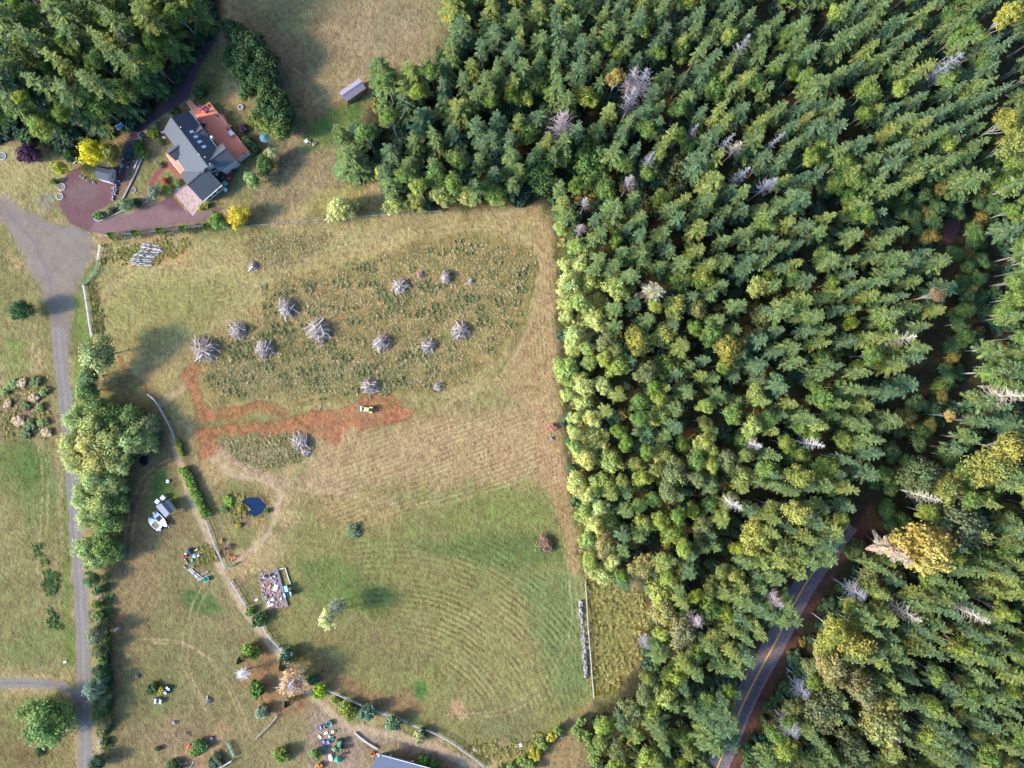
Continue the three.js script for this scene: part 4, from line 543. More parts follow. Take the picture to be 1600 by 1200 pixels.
// everything between: scattered by spacing in the picture
const fr = rng(4242), ZONES = (x, y) => {
  const edge = x < 928 + (y - 340) * 0.07 && y > 330 && y < 900 && x > 820, mixed = x < 1200 && y > 430 && y < 930, low = x < 1160 && y > 880, right = x > 1200 && y > 780;
  return edge ? 'edge' : low ? 'low' : mixed ? 'mixed' : right ? 'right' : 'con';
};
const CONLIST = [], BROADLIST = [];
for (let i = 0; i < 60000; i++) {
  const nw = i % 9 === 0, x = nw ? rr(-60, 360, fr) : rr(520, 1670, fr), y = nw ? rr(-50, 250, fr) : rr(-50, 1250, fr), z = nw ? 'nw' : ZONES(x, y);
  const n = fbm(x / 60, y / 60, 205, 3), u = fr(), w = fr(), tn = fr();
  const isBroad = u < { edge: 0.94, low: 0.5, mixed: 0.52 + (n - 0.5) * 1.2, right: 0.3, con: 0.1 + (n > 0.62 ? 0.3 : 0), nw: 0.12 }[z];
  let h = isBroad ? rr(9, 14, fr) : rr(14, 21, fr); if (z === 'edge') h = isBroad ? rr(6, 10, fr) : rr(9, 13, fr); if (z === 'mixed') h *= isBroad ? 1 : 0.82; if (z === 'low') h *= 0.8; if (x < 720 && !nw) h = rr(13, 18, fr); if (nw) h = isBroad ? rr(12, 16, fr) : rr(20, 26, fr);
  const rp = isBroad ? rr(12, 23, fr) : rr(12, 23, fr) * (nw ? 1.45 : x < 720 ? 1.3 : 1), sp = isBroad ? rp * 1.4 : rp * (z === 'con' ? 1.62 : 1.5);
  const hm = isBroad ? h - rp * S * 0.7 : h * 0.72, apex = unproject(x, y, isBroad ? hm : h), poly = nw ? WOOD_NW : FOREST_E;
  const lo = project(apex, h * 0.45);
  if (!inside(...apex, poly) || polyD(...apex, poly) < rp * 0.45 || !free(x, y, sp)) continue;
  if (!nw && lineD(...apex, ROAD_E) < (y > 860 ? 32 : 20)) continue;
  let bad = false; for (let k = 0; k <= 5 && !bad; k++) { const q = project(apex, h * k / 5), f = isBroad ? 0.7 : k < 1 ? 0.1 : 0.8 * (1.1 - k / 5); for (const [a, b] of [[0, 0], [1, 0], [-1, 0], [0, 1], [0, -1]]) if (inGap(q[0] + a * rp * f, q[1] + b * rp * f)) { bad = true; break; } }
  if (bad) continue; taken.push([x, y, sp]);
  const inView = x > -15 && x < 1615 && y > -15 && y < 1215;
  (isBroad ? BROADLIST : CONLIST).push({ x, y, h, rp, apex, z, n, w, tn, inView, nw });
}
const regionOf = t => t.nw ? 'in the upper left wood behind the house' : t.x < 720 ? 'in the clump below the mauve-roofed outbuilding' : !westOf(...t.apex, ROAD_E) ? 'on the far side of the paved road' : t.z === 'low' ? 'in the wood below the small olive meadow' : t.z === 'edge' ? 'along the field edge of the big forest' : t.z === 'mixed' ? 'in the mixed middle of the big forest' : t.z === 'gap' ? 'in the dark gap along the forest lane' : t.y < 75 ? 'along the top edge of the big forest' : t.x < 900 ? 'on the meadow side of the upper forest' : t.x > 1450 ? 'on the left rim of the dark lane gap' : t.x > 1250 ? 'in the right half of the dense upper forest' : t.y > 360 ? 'in the dense centre of the big forest' : 'in the middle of the dense upper forest';
const MARKS = [[1002, 115, 'three clustered snags'], [881, 179, 'bushy pinkish dead tree'], [1023, 237, 'thin pale-topped grey snag'], [1160, 222, 'bushy tan dead tree'], [1172, 262, 'long leaning grey snag'], [1507, 82, 'upper right grey dead tree'], [912, 330, 'two parcel-corner snags'], [1222, 240, 'grey snag over the dark gap'], [1432, 526, 'tan-tipped dead tree'], [1190, 698, 'short bright white snag'], [1160, 796, 'long pale bare-branched snag'], [1287, 697, 'whitish long-trunked dead tree'], [1472, 783, 'pale snag beyond the dirt spur'], [1604, 619, 'dead tree at the right edge'], [1352, 934, 'broken grey dead tree by the road'], [1440, 972, 'beige conifer below the golden tree'], [1547, 974, 'beige dead conifer near the right edge'], [1093, 978, 'bushy pinkish bare tree'], [182, 44, 'grey twiggy dead tree'], [1032, 446, 'fading beige conifer'], [1440, 855, 'large golden-yellow tree'], [1246, 802, 'feathery yellow-green tree'], [1320, 1000, 'lit pair by the road'], [1285, 1110, 'large dull olive tree'], [1380, 1125, 'large light olive tree'], [1560, 715, 'yellow trees at the right edge'], [1135, 545, 'yellow tree amid the forest'], [1055, 270, 'low olive thicket'], [925, 250, 'low bright maple thicket'], [963, 120, 'orange-tinged tree'], [1484, 650, 'orange-yellow treetop'], [1005, 885, 'tan-yellow meadow tree'], [1578, 22, 'yellow-green corner tree'], [150, 237, 'bright yellow autumn tree'], [45, 240, 'purple-leaved tree'], [190, 199, 'white and blue trailer'], [551, 143, 'mauve-roofed outbuilding'], [1485, 358, 'open bit of the forest lane'], [1225, 985, 'paved road bend'], [852, 850, 'reddish bush in the hay field'], [960, 990, 'olive meadow']];
const WAY = ['right of', 'below and right of', 'below', 'below and left of', 'left of', 'above and left of', 'above', 'above and right of'];
function nameIt(what, t) {
  let best = null, bd = 95; for (const m of MARKS) { const d = Math.hypot(m[0] - t.x, m[1] - t.y); if (d < bd) { bd = d; best = m; } }
  if (!best) return [`${what} ${regionOf(t)}`, `${what}s ${regionOf(t)}`];
  const way = WAY[(Math.round(Math.atan2(t.y - best[1], t.x - best[0]) / 0.7854) + 8) % 8], l = `${what} ${bd < 45 ? 'close' : 'somewhat'} ${way} the ${best[2]}`; return [l, l.replace(what, what + 's')];
}
CONLIST.sort((a, b) => (b.inView - a.inView) || b.h * b.rp - a.h * a.rp);
const restM = [];
CONLIST.forEach((t, i) => {
  const k = t.tn < (t.nw ? 0.12 : t.z === 'con' ? 0.34 : 0.26) ? 0 : t.tn < (t.z === 'con' ? 0.82 : 0.72) ? 1 : 2, far = !t.nw && t.x > 1200 && !westOf(...t.apex, ROAD_E) && t.y < 780, v = far ? 6 : t.nw || t.x < 720 ? 7 + Math.floor(t.w * 1.99) : Math.floor(t.w * 5.99), p = W(...t.apex), wide = t.rp * S * (H - t.h * 0.5) / H / 3.2 / (t.h / 24);
  if (i < 262) conifer(p, t.h / 24, wide, v, CT[k][0], t.w * 50, ...nameIt(`${CT[k][1]} conifer`, t));
  else restM.push([p, t.h / 24, wide, v, k, t.w * 50]);
});
{ // conifers past the limit: one mass
  const per = {}; restM.forEach(m => (per[m[3]] ??= []).push(m)); const root = new THREE.Group(); root.name = 'conifer_mass'; root.userData = { kind: 'stuff', label: 'further conifers filling the big forest', category: 'conifers' }; scene.add(root);
  for (const v in per) { const L0 = per[v], a = new THREE.InstancedMesh(CON[v], leafMat([1, 1, 1]), L0.length), b = new THREE.InstancedMesh(CTR[v % 2], barkA, L0.length); L0.forEach((m, i) => { const q = new THREE.Matrix4().compose(m[0], new THREE.Quaternion().setFromAxisAngle(new V3(0, 1, 0), m[5]), new V3(m[1] * m[2], m[1], m[1] * m[2])); a.setMatrixAt(i, q); b.setMatrixAt(i, q); a.setColorAt(i, col(...CT[m[4]][0])); }); a.name = 'crowns'; b.name = 'trunks'; a.userData.kind = b.userData.kind = 'stuff'; root.add(a, b); }
}
const BT = [[[0.185, 0.215, 0.04], 'yellow-green'], [[0.11, 0.158, 0.036], 'mid-green'], [[0.215, 0.23, 0.06], 'pale yellow-green'], [[0.13, 0.14, 0.05], 'olive']], ET = [[[0.28, 0.3, 0.1], 'pale green'], [[0.32, 0.32, 0.1], 'pale yellow-green'], [[0.21, 0.25, 0.065], 'light green']];
const toneOf = t => t.z === 'edge' ? ET[Math.floor(t.tn * 2.99)] : t.nw ? BT[t.tn < 0.25 ? 0 : 1] : BT[t.z === 'con' ? (t.tn < 0.2 ? 0 : 1) : Math.floor(t.tn * 3.99)];
BROADLIST.sort((p, q) => (q.inView - p.inView) || q.rp - p.rp);
{
  const rest = {}; let n = 0;
  for (const t of BROADLIST) {
    const a = toneOf(t), v = Math.floor(t.w * 5), edge = t.z === 'edge';
    if (t.inView && (edge || n < 185)) { if (!edge) n++; const [l, gp] = nameIt(edge ? `${a[1]} young tree` : `${a[1]} broadleaf tree`, t); broad(t.x, t.y, t.rp, t.h, a[0], l, { v, group: gp, name: edge ? 'young_tree' : 'broadleaf_tree' }); } else (rest[v] ??= []).push([t, a]);
  }
  const root = new THREE.Group(); root.name = 'broadleaf_mass'; root.userData = { kind: 'stuff', label: 'further broadleaf trees filling the big forest', category: 'trees' }; scene.add(root);
  for (const v in rest) { const L0 = rest[v], ma = new THREE.InstancedMesh(BL[v], leafMat([0.714, 0.714, 1], 0.35), L0.length), mb = new THREE.InstancedMesh(BLT[v % 2], barkB, L0.length); ma.material = new THREE.MeshPhysicalMaterial({ color: 0xffffff, vertexColors: true, roughness: 1, transmission: 0.35, thickness: 0, side: THREE.DoubleSide, specularIntensity: 0.15 });
    L0.forEach(([t, a], i) => { const hc = Math.max(t.h - t.rp * S * 0.8, t.h * 0.5), p = W(t.x, t.y, hc), k = t.rp * S * (H - hc) / H / 4, q = new THREE.Quaternion().setFromAxisAngle(new V3(0, 1, 0), t.tn * 60); ma.setMatrixAt(i, new THREE.Matrix4().compose(p, q, new V3(k, (t.h - hc) / 3.2, k))); mb.setMatrixAt(i, new THREE.Matrix4().compose(p.clone().setY(0), q, new V3(k, hc / 5, k))); ma.setColorAt(i, col(...a[0].map((x, j) => x * (j < 2 ? 1.4 : 1)))); });
    ma.name = 'crowns'; mb.name = 'trunks'; ma.userData.kind = mb.userData.kind = 'stuff'; root.add(ma, mb); }
}
{ // low trees that fill the cleared line along the forest lane
  const gr = rng(977), put = []; let n = 0; const spots = [[[1462, 330], [1512, 330], [1512, 392], [1462, 392]], [[1326, 770], [1384, 770], [1384, 850], [1316, 850]], [[1270, 850], [1330, 850], [1330, 930], [1270, 930]]];
  for (let i = 0; i < 6000 && n < 120; i++) { const x = rr(1300, 1560, gr), y = rr(200, 880, gr), r = rr(10, 17, gr), h = rr(4, 7.5, gr); const b = unproject(x, y, h * 0.7), dl = lineD(...b, ROAD_E); if (!(inside(x, y, GAP) || (y < 320 && dl < 60)) || dl < 11 || spots.some(s => inside(x, y, s)) || put.some(q => Math.hypot(q[0] - x, q[1] - y) < (q[2] + r) * 0.62)) continue; put.push([x, y, r]); n++; const k = n % 7 === 3 ? 2 : n % 2, [l, gp] = nameIt(['low dark green tree', 'low green tree', 'low olive tree'][k], { x, y, z: 'gap', apex: [0, 600] }); broad(x, y, r, h, [[0.06, 0.1, 0.035], [0.075, 0.12, 0.03], [0.13, 0.115, 0.03]][k], l, { v: n, name: 'understorey_tree', group: gp }); }
}
{ // undergrowth between the trunks
  const ur = rng(81), n0 = 2600, um = new THREE.InstancedMesh(SH[1], leafMat([1, 1, 1]), n0); let n = 0; um.name = 'undergrowth'; um.userData = { kind: 'stuff', label: 'low dark undergrowth on the forest floor', category: 'undergrowth' };
  while (n < n0) { const nw = ur() < 0.12, x = nw ? rr(-60, 350, ur) : rr(530, 1670, ur), y = nw ? rr(-55, 240, ur) : rr(-55, 1255, ur); if (polyD(x, y, nw ? WOOD_NW : FOREST_E) < 5 || lineD(x, y, ROAD_E) < 31 || (x > 1336 && x < 1432 && y > 756 && y < 850)) continue; const s = rr(0.9, 2.6, ur), q = new THREE.Matrix4().compose(W(x, y).setY(s * 0.35), new THREE.Quaternion().setFromAxisAngle(new V3(0, 1, 0), ur() * 6), new V3(s, s * rr(0.5, 1.1, ur), s)); um.setMatrixAt(n, q); const k = ur(); um.setColorAt(n, k < 0.1 ? col(0.14, 0.11, 0.03) : k < 0.5 ? col(0.05, 0.085, 0.03) : col(0.045, 0.075, 0.04)); n++; }
  scene.add(um);
}

// ---------------------------------------------------------------- trees and shrubs in the open
const DKG = [0.045, 0.075, 0.028], BRG = [0.1, 0.17, 0.025], TEAL = [0.05, 0.11, 0.105], WIL = [0.27, 0.27, 0.12], WIY = [0.32, 0.28, 0.12], GRN = [0.1, 0.14, 0.045], GREY = [0.17, 0.19, 0.12], OLV = [0.14, 0.14, 0.05], PALE = [0.3, 0.3, 0.13];
[[363, 48, 15, 6], [378, 62, 16, 7], [398, 72, 17, 7.5], [412, 92, 18, 7.5], [386, 92, 18, 7.5], [366, 76, 12, 5], [404, 116, 17, 7], [378, 114, 15, 6.5], [362, 98, 12, 5], [421, 112, 12, 6]].forEach(([x, y, r, h], i) => broad(x, y, r * 1.3, h, DKG, 'dark evergreen in the upper dense clump between house and meadow', { v: i, tr: 0, group: 'dark evergreens of the upper clump', name: 'evergreen_tree' }));
[[396, 132, 13, 5.5], [416, 134, 14, 6], [388, 142, 12, 5], [420, 152, 17, 6.5], [438, 160, 14, 6], [446, 182, 15, 6], [432, 176, 14, 6.5], [412, 168, 13, 6]].forEach(([x, y, r, h], i) => broad(x, y, r * 1.35, h, [0.055, 0.09, 0.03], 'green evergreen in the lower clump between house and meadow', { v: i, tr: 0, group: 'green evergreens of the lower clump', name: 'evergreen_tree' }));
[[402, 186, 12, 5], [418, 196, 15, 6], [438, 204, 15, 6.5]].forEach(([x, y, r, h], i) => broad(x, y, r * 1.25, h, [0.12, 0.145, 0.035], 'yellow-green evergreen at the lower end of the lower clump', { v: i, tr: 0, group: 'yellow-green evergreens below the lower clump', name: 'evergreen_tree' }));
const B1 = (x, y, r, h, c, l, v = 0, o = {}) => broad(x, y, r, h, c, l, { v, ...o }), S1 = (x, y, r, h, c, l, v = 0, o = {}) => shrub(x, y, r, h, c, l, { v, ...o });
B1(424, 240, 11, 4.5, PALE, 'pale yellow-green small tree just below the lower evergreen clump'); B1(414, 258, 17, 5, [0.065, 0.11, 0.03], 'round dark green tree below the pale small tree', 1); B1(394, 281, 14, 5, [0.19, 0.24, 0.08], 'light green round tree right of the garage', 2);
S1(312, 142, 11, 2.4, DKG, 'dark green bush above the deck walkway'); S1(388, 222, 12, 2.2, DKG, 'dark green bush along the outer side of the deck', 1); S1(380, 200, 8, 1.8, [0.08, 0.05, 0.06], 'purplish bush against the outer deck railing', 2); S1(274, 173, 8, 2, DKG, 'dark bush at the top corner of the house'); S1(398, 233, 9, 1.8, [0.055, 0.085, 0.03], 'dark bush below the outer deck corner');
B1(147, 237, 21, 7, [0.42, 0.36, 0.02], 'bright yellow autumn tree above the small garden shed'); B1(174, 240, 17, 6, [0.16, 0.15, 0.035], 'olive tree right against the bright yellow autumn tree', 2);
B1(45, 240, 19, 4.5, [0.045, 0.018, 0.035], 'dark purple-leaved tree on the lawn left of the driveway', 1, { tr: 0.1 }); B1(93, 262, 12, 5, [0.25, 0.25, 0.035], 'yellow-green tree at the left edge of the driveway'); S1(84, 283, 6, 1.6, GRN, 'small green bush under the yellow-green driveway tree'); S1(108, 244, 12, 2.6, DKG, 'dark low bush between the wood and the driveway', 1);
[[245, 194], [234, 203], [222, 212], [212, 224], [203, 234], [199, 243], [193, 256]].forEach(([x, y], i) => S1(x, y, [5, 5, 6, 7, 7, 6, 6][i], 1.7, TEAL, 'blue-green rounded shrub in the row between drive path and lawn', i, { group: 'blue-green shrubs along the drive path' }));
S1(222, 240, 12, 2, [0.075, 0.12, 0.025], 'green bushy bed at the top corner of the front lawn', 1); S1(216, 228, 9, 1.8, [0.07, 0.13, 0.02], 'bright green bed bush beside the blue-green row'); S1(239, 208, 10, 2, [0.14, 0.18, 0.02], 'yellow-green bush beside the front patio', 2); S1(252, 222, 7, 1.4, DKG, 'dark bush at the patio corner of the house');
B1(196, 320, 12, 3.5, [0.15, 0.19, 0.09], 'greyish green round tree on the drive island'); S1(154, 337, 9, 1.8, [0.07, 0.13, 0.03], 'dark green bush at the tip of the drive island', 1); S1(172, 329, 7, 1.2, [0.11, 0.1, 0.05], 'brownish low bush between the two island bushes'); S1(214, 316, 8, 1.2, DKG, 'dark low bush at the right end of the drive island', 2);
B1(240, 299, 11, 3.2, GREY, 'grey-green round tree at the foot of the brick path', 1); S1(258, 283, 6, 1, [0.25, 0.04, 0.035], 'small round red-leaved shrub on the front lawn'); S1(262, 295, 8, 1.1, [0.15, 0.2, 0.03], 'yellow-green low shrub by the drive below the red one', 1); S1(278, 287, 7, 1, GRN, 'green low bush beside the concrete apron');
[[312, 326], [317, 323], [323, 321]].forEach(([x, y], i) => S1(x, y, [4, 5, 5][i], 1.1, [[0.4, 0.34, 0.02], [0.11, 0.13, 0.03], [0.2, 0.18, 0.03]][i], ['small yellow ball shrub at the garage corner', 'dark ball shrub in the middle of three at the garage corner', 'olive ball shrub nearest the garage wall'][i], i)); S1(250, 258, 6, 0.9, [0.1, 0.12, 0.05], 'small olive bush on the middle of the front lawn');
B1(340, 344, 15, 5, [0.12, 0.18, 0.04], 'green tree beside the yellow one at the end of the thuja row'); B1(372, 338, 19, 5.5, [0.42, 0.33, 0.035], 'round golden-yellow tree at the end of the thuja row', 1); B1(534, 327, 25, 6, [0.33, 0.31, 0.11], 'pale yellow-green willow on the upper boundary line', 2); B1(620, 320, 19, 6, [0.22, 0.24, 0.08], 'pale green tree on the upper boundary beside the forest corner', 3); B1(598, 268, 12, 6, [0.36, 0.29, 0.05], 'yellow tree at the lower end of the conifer clump'); B1(650, 312, 18, 6, [0.22, 0.22, 0.06], 'light yellow-green tree along the upper boundary', 1); B1(690, 306, 20, 6.5, [0.24, 0.24, 0.07], 'broad light yellow-green tree above the boundary line', 2); B1(730, 308, 18, 6, [0.23, 0.23, 0.075], 'pale tree above the boundary line near the parcel corner', 3); B1(775, 305, 20, 6, [0.2, 0.21, 0.06], 'light green tree above the boundary near the parcel corner', 0);
B1(657, 147, 10, 4, [0.3, 0.14, 0.03], 'orange-brown bush between the blue-green conifer and the outbuilding clump'); B1(699, 28, 6, 3, [0.4, 0.17, 0.02], 'small orange tree at the upper forest edge'); B1(690, 88, 14, 5, [0.07, 0.1, 0.04], 'dark bush-like tree at the meadow corner of the forest', 1); B1(692, 112, 14, 5, [0.18, 0.19, 0.05], 'light green tree at the meadow corner of the forest', 2);
[175, 211, 249, 285, 322].forEach((x, i) => thuja(x + 9, 371 - i * 3.5, 15, 4.4, [0.17, 0.26, 0.03], 'pointed green thuja in the row along the drive fence', 'thujas along the drive fence'));
B1(155, 551, 28, 10, [0.23, 0.25, 0.1], 'pale round willow at the head of the roadside tree row'); B1(139, 587, 18, 8, [0.13, 0.17, 0.07], 'darker green tree just below the pale round willow', 1);
const ROW = [[136, 612, 18, 9, 1], [152, 638, 20, 9, 1], [120, 655, 20, 9, 0], [148, 662, 22, 10, 0], [178, 650, 20, 8, 1], [205, 652, 18, 7, 1], [232, 668, 18, 6, 2], [112, 690, 18, 9, 3], [140, 692, 22, 11, 3], [172, 690, 24, 11, 0], [204, 690, 22, 10, 0], [232, 690, 16, 7, 0], [122, 722, 20, 10, 3], [152, 724, 22, 11, 3], [184, 722, 20, 10, 0], [150, 752, 20, 10, 0], [175, 756, 20, 9, 0], [133, 778, 20, 9, 0], [160, 786, 22, 10, 0], [186, 788, 16, 7, 1], [140, 808, 16, 8, 0], [168, 816, 20, 9, 1], [136, 858, 19, 9, 0], [164, 852, 22, 9, 1], [182, 862, 14, 7, 1], [150, 876, 16, 7, 0]], RC = [[[0.25, 0.285, 0.1], 'pale willow'], [[0.14, 0.195, 0.055], 'green willow'], [[0.18, 0.21, 0.09], 'grey-green willow'], [[0.31, 0.305, 0.105], 'yellowing willow']];
ROW.forEach(([x, y, r, h, c], i) => broad(x, y, r * 1.15, h * 0.72, RC[c][0], `${RC[c][1]} ${y < 685 ? 'in the upper part of the roadside row' : y < 765 ? 'in the middle of the roadside row above the boats' : 'at the lower end of the roadside row beside the boats'}`, { v: i, group: `${RC[c][1]}s of the roadside row, ${y < 685 ? 'upper part' : y < 765 ? 'middle' : 'lower end'}`, name: 'willow_tree' }));
[[143, 905, 14, 4.5, [0.12, 0.17, 0.06], 'green tree at the lower end of the roadside row'], [151, 945, 9, 2.5, [0.15, 0.18, 0.04], 'yellow-green bush along the lane fence'], [150, 990, 17, 5, [0.17, 0.17, 0.09], 'olive-grey tree overhanging the lane'], [155, 1014, 14, 4, [0.13, 0.14, 0.06], 'olive tree directly below the olive-grey one'], [157, 1048, 13, 3.5, [0.06, 0.1, 0.05], 'dark green bush on the lane side above the grey-green tree'], [150, 1074, 18, 5, [0.14, 0.19, 0.12], 'grey-green tree opposite the side lane'], [165, 1092, 12, 3, [0.08, 0.11, 0.05], 'dark bush right below the grey-green lane tree'], [152, 1115, 12, 3, [0.1, 0.15, 0.04], 'green bush on the lane bank'], [164, 1130, 12, 2.6, [0.12, 0.13, 0.06], 'olive bush on the lane bank'], [152, 1192, 15, 4, [0.05, 0.09, 0.05], 'dark green tree at the bottom edge beside the lane']].forEach(([x, y, r, h, c, l], i) => B1(x, y, r, h, c, l, i));
B1(73, 1125, 41, 9, [0.13, 0.19, 0.055], 'large round green tree standing alone below the side lane'); [[153, 922, 9, 2.4, GRN, 'green bush beside the upper short fence piece at the lane'], [154, 962, 10, 2.6, [0.12, 0.15, 0.05], 'green bush above the olive-grey lane tree'], [162, 974, 9, 2, OLV, 'olive bush against the olive-grey lane tree'], [160, 1030, 11, 2.6, GRN, 'mid-green bush between the olive lane tree and the dark lane bush'], [164, 1062, 10, 2.4, [0.06, 0.1, 0.04], 'dark bush on the paddock side above the grey-green lane tree'], [150, 1098, 9, 2, GRN, 'small green bush on the lane side below the grey-green tree'], [160, 1108, 11, 2.4, [0.09, 0.12, 0.045], 'dull green bush in the middle of the lane bank'], [158, 1142, 10, 2, [0.14, 0.15, 0.06], 'dry olive bush near the lower short fence piece'], [163, 1160, 7, 1.5, GRN, 'little green bush beside the lower short fence piece']].forEach(([x, y, r, h, c, l], i) => S1(x, y, r, h, c, l, i));
{ const t = [34, 485]; B1(...t, 19, 6, [0.045, 0.085, 0.03], 'small dark green tree alone on the left field', 1); }
for (const [y, l] of [[700, 'short'], [770, 'long']]) { }
const hedge = (line, r, h, c, label, seed) => { const t = thing('hedge', label, 'hedge', W(...line[0])), q = rng(seed), o = t.position, P2 = smoothLine(line, 5); P2.forEach((p, i) => { const k = part(t, 'foliage', SH[i % 3], leafMat(c, 0.2)); const w = W(...p); k.position.set(w.x - o.x, h * 0.5, w.z - o.z); const s = r * S * rr(0.85, 1.2, q); k.scale.set(s, h * 0.62, s); k.rotation.y = q() * 6; }); };
hedge([[290, 735], [300, 755], [312, 778], [322, 802]], 8, 1.6, [0.11, 0.17, 0.03], 'long green hedge between the grey-roofed shelter and the pond', 5); hedge([[277, 688], [281, 698], [284, 708]], 5, 1.2, [0.19, 0.2, 0.04], 'short yellow-green hedge at the end of the curved rail fence', 6);
const SHR = [[390, 955, 8, 1.5, [0.1, 0.16, 0.03], 'green bush at the end of the fence by the rubble slab'], [403, 968, 13, 2.6, DKG, 'dark green bush below the rubble slab'], [412, 962, 8, 1.8, GRN, 'green bush right of the dark one below the rubble slab'], [391, 1017, 15, 3, [0.11, 0.17, 0.03], 'round bright green bush in the brown triangle of ground'], [400, 1076, 15, 3, [0.06, 0.11, 0.02], 'round dark green bush in the brown triangle of ground'], [410, 1112, 12, 2.4, GREY, 'grey-green bush above the thin pale rail'], [500, 1079, 13, 2.6, [0.17, 0.26, 0.015], 'vivid lime-green bush beside the lower fence'], [490, 1062, 11, 2.2, [0.05, 0.09, 0.045], 'dark bush just above the lime-green one'], [524, 1094, 7, 1.3, [0.14, 0.19, 0.03], 'small green bush between the lime-green and olive bushes'], [542, 1109, 16, 2.8, [0.14, 0.16, 0.03], 'rounded olive bush beside the lower track'], [575, 1112, 16, 3.4, [0.06, 0.1, 0.06], 'dark blue-green bush on the lower fence line'], [615, 1130, 14, 3.2, [0.12, 0.17, 0.08], 'grey-green bush right of the dark one on the lower fence'], [655, 1150, 12, 2.6, [0.24, 0.24, 0.1], 'sparse pale bush on the lower fence line'], [662, 1143, 8, 1.8, DKG, 'small dark bush touching the lower fence'], [440, 1180, 14, 2.6, [0.13, 0.17, 0.03], 'green bush with yellowish leaves on the lower lawn'], [493, 1178, 10, 2.2, [0.1, 0.17, 0.04], 'green bush beside the scattered yard things'], [498, 1198, 7, 1.2, [0.5, 0.2, 0.06], 'small orange flowering bush at the bottom edge'], [661, 1189, 11, 2, [0.08, 0.17, 0.03], 'bright green bush behind the blue-roofed building'], [677, 1196, 9, 1.8, [0.06, 0.13, 0.03], 'dark green bush right behind the blue-roofed building'], [314, 1165, 13, 2, [0.05, 0.1, 0.03], 'dark green bush at the end of the small dirt bank'], [304, 1176, 8, 1.4, [0.1, 0.16, 0.03], 'bright green low bush beside the dark bank bush'], [247, 1170, 5, 1, DKG, 'tiny dark shrub on the lower paddock'], [251, 1079, 7, 1.4, [0.3, 0.22, 0.02], 'yellow shrub beside the blue quad bike'], [238, 1076, 11, 1.5, DKG, 'dark low shrub left of the yellow one by the quad bike'], [272, 1197, 13, 1.8, DKG, 'dark green shrub at the bottom edge of the paddock'], [852, 850, 15, 1.5, [0.15, 0.09, 0.055], 'reddish-brown bramble bush alone in the hay field'], [842, 856, 9, 1.2, GRN, 'green side of the reddish bush in the hay field'], [552, 831, 12, 1.1, [0.09, 0.12, 0.06], 'weedy green clump alone in the hay field'], [862, 668, 8, 1.2, [0.3, 0.14, 0.09], 'reddish dry bush at the forest edge below the parcel corner'], [336, 1190, 14, 1.4, [0.06, 0.08, 0.04], 'dark low weed patch near the bottom white rail'], [60, 1175, 8, 1, DKG, 'small dark weed clump on the lower left lawn'], [356, 782, 10, 1, [0.13, 0.2, 0.03], 'green marsh plants at the left end of the pond'], [350, 795, 8, 0.9, [0.1, 0.14, 0.04], 'darker marsh plants at the pond, lower left'], [376, 795, 5, 1, [0.26, 0.24, 0.03], 'yellow-green clump on the pond island'], [372, 822, 5, 0.9, [0.3, 0.24, 0.03], 'yellow flowering weed below the pond'], [416, 798, 5, 0.9, GRN, 'green rushes on the right bank of the pond']];
SHR.forEach(([x, y, r, h, c, l], i) => S1(x, y, r, h, c, l, i));
[[800, 1200, 11], [818, 1190, 12], [836, 1176, 12], [848, 1162, 11], [862, 1152, 10], [872, 1140, 9], [782, 1205, 9], [830, 1196, 12], [902, 1140, 12], [914, 1150, 12], [908, 1128, 10], [926, 1164, 14], [930, 1186, 14]].forEach(([x, y, r], i) => S1(x, y, r, 2.4, i === 4 || i === 2 ? [0.27, 0.23, 0.03] : [0.12, 0.16, 0.04], i === 4 || i === 2 ? 'yellow bramble in the hedge at the lower end of the hay field' : 'green bramble in the hedge at the lower end of the hay field', i, { group: i === 4 || i === 2 ? 'yellow brambles of the lower hedge' : 'green brambles of the lower hedge' }));
[[20, 600, 10], [34, 598, 9], [56, 596, 10], [68, 612, 8], [52, 622, 9], [40, 634, 8], [62, 636, 8], [28, 658, 11], [46, 664, 10], [66, 660, 9], [72, 676, 9], [40, 678, 9], [8, 612, 8], [12, 630, 8]].forEach(([x, y, r], i) => S1(x, y, r, 1.1, [[0.15, 0.2, 0.07], [0.36, 0.27, 0.17], [0.12, 0.15, 0.06]][i % 3], ['green bramble in the rough patch beside the lane', 'dry tan bramble in the rough patch beside the lane', 'dark bramble in the rough patch beside the lane'][i % 3], i, { group: ['green', 'dry', 'dark'][i % 3] + ' brambles of the rough patch' }));
thuja(383, 1024, 13, 5, [0.06, 0.12, 0.03], 'pointed evergreen leaning past the bright green bush'); thuja(456, 1090, 15, 5, [0.04, 0.085, 0.045], 'pointed dark evergreen below the peach-coloured tree'); thuja(452, 1030, 22, 6.5, [0.13, 0.17, 0.07], 'pointed pale conifer at the fork of the fence');
S1(448, 1024, 13, 3.5, [0.07, 0.11, 0.07], 'dark blue-green bush behind the pale conifer at the fence fork', 1);
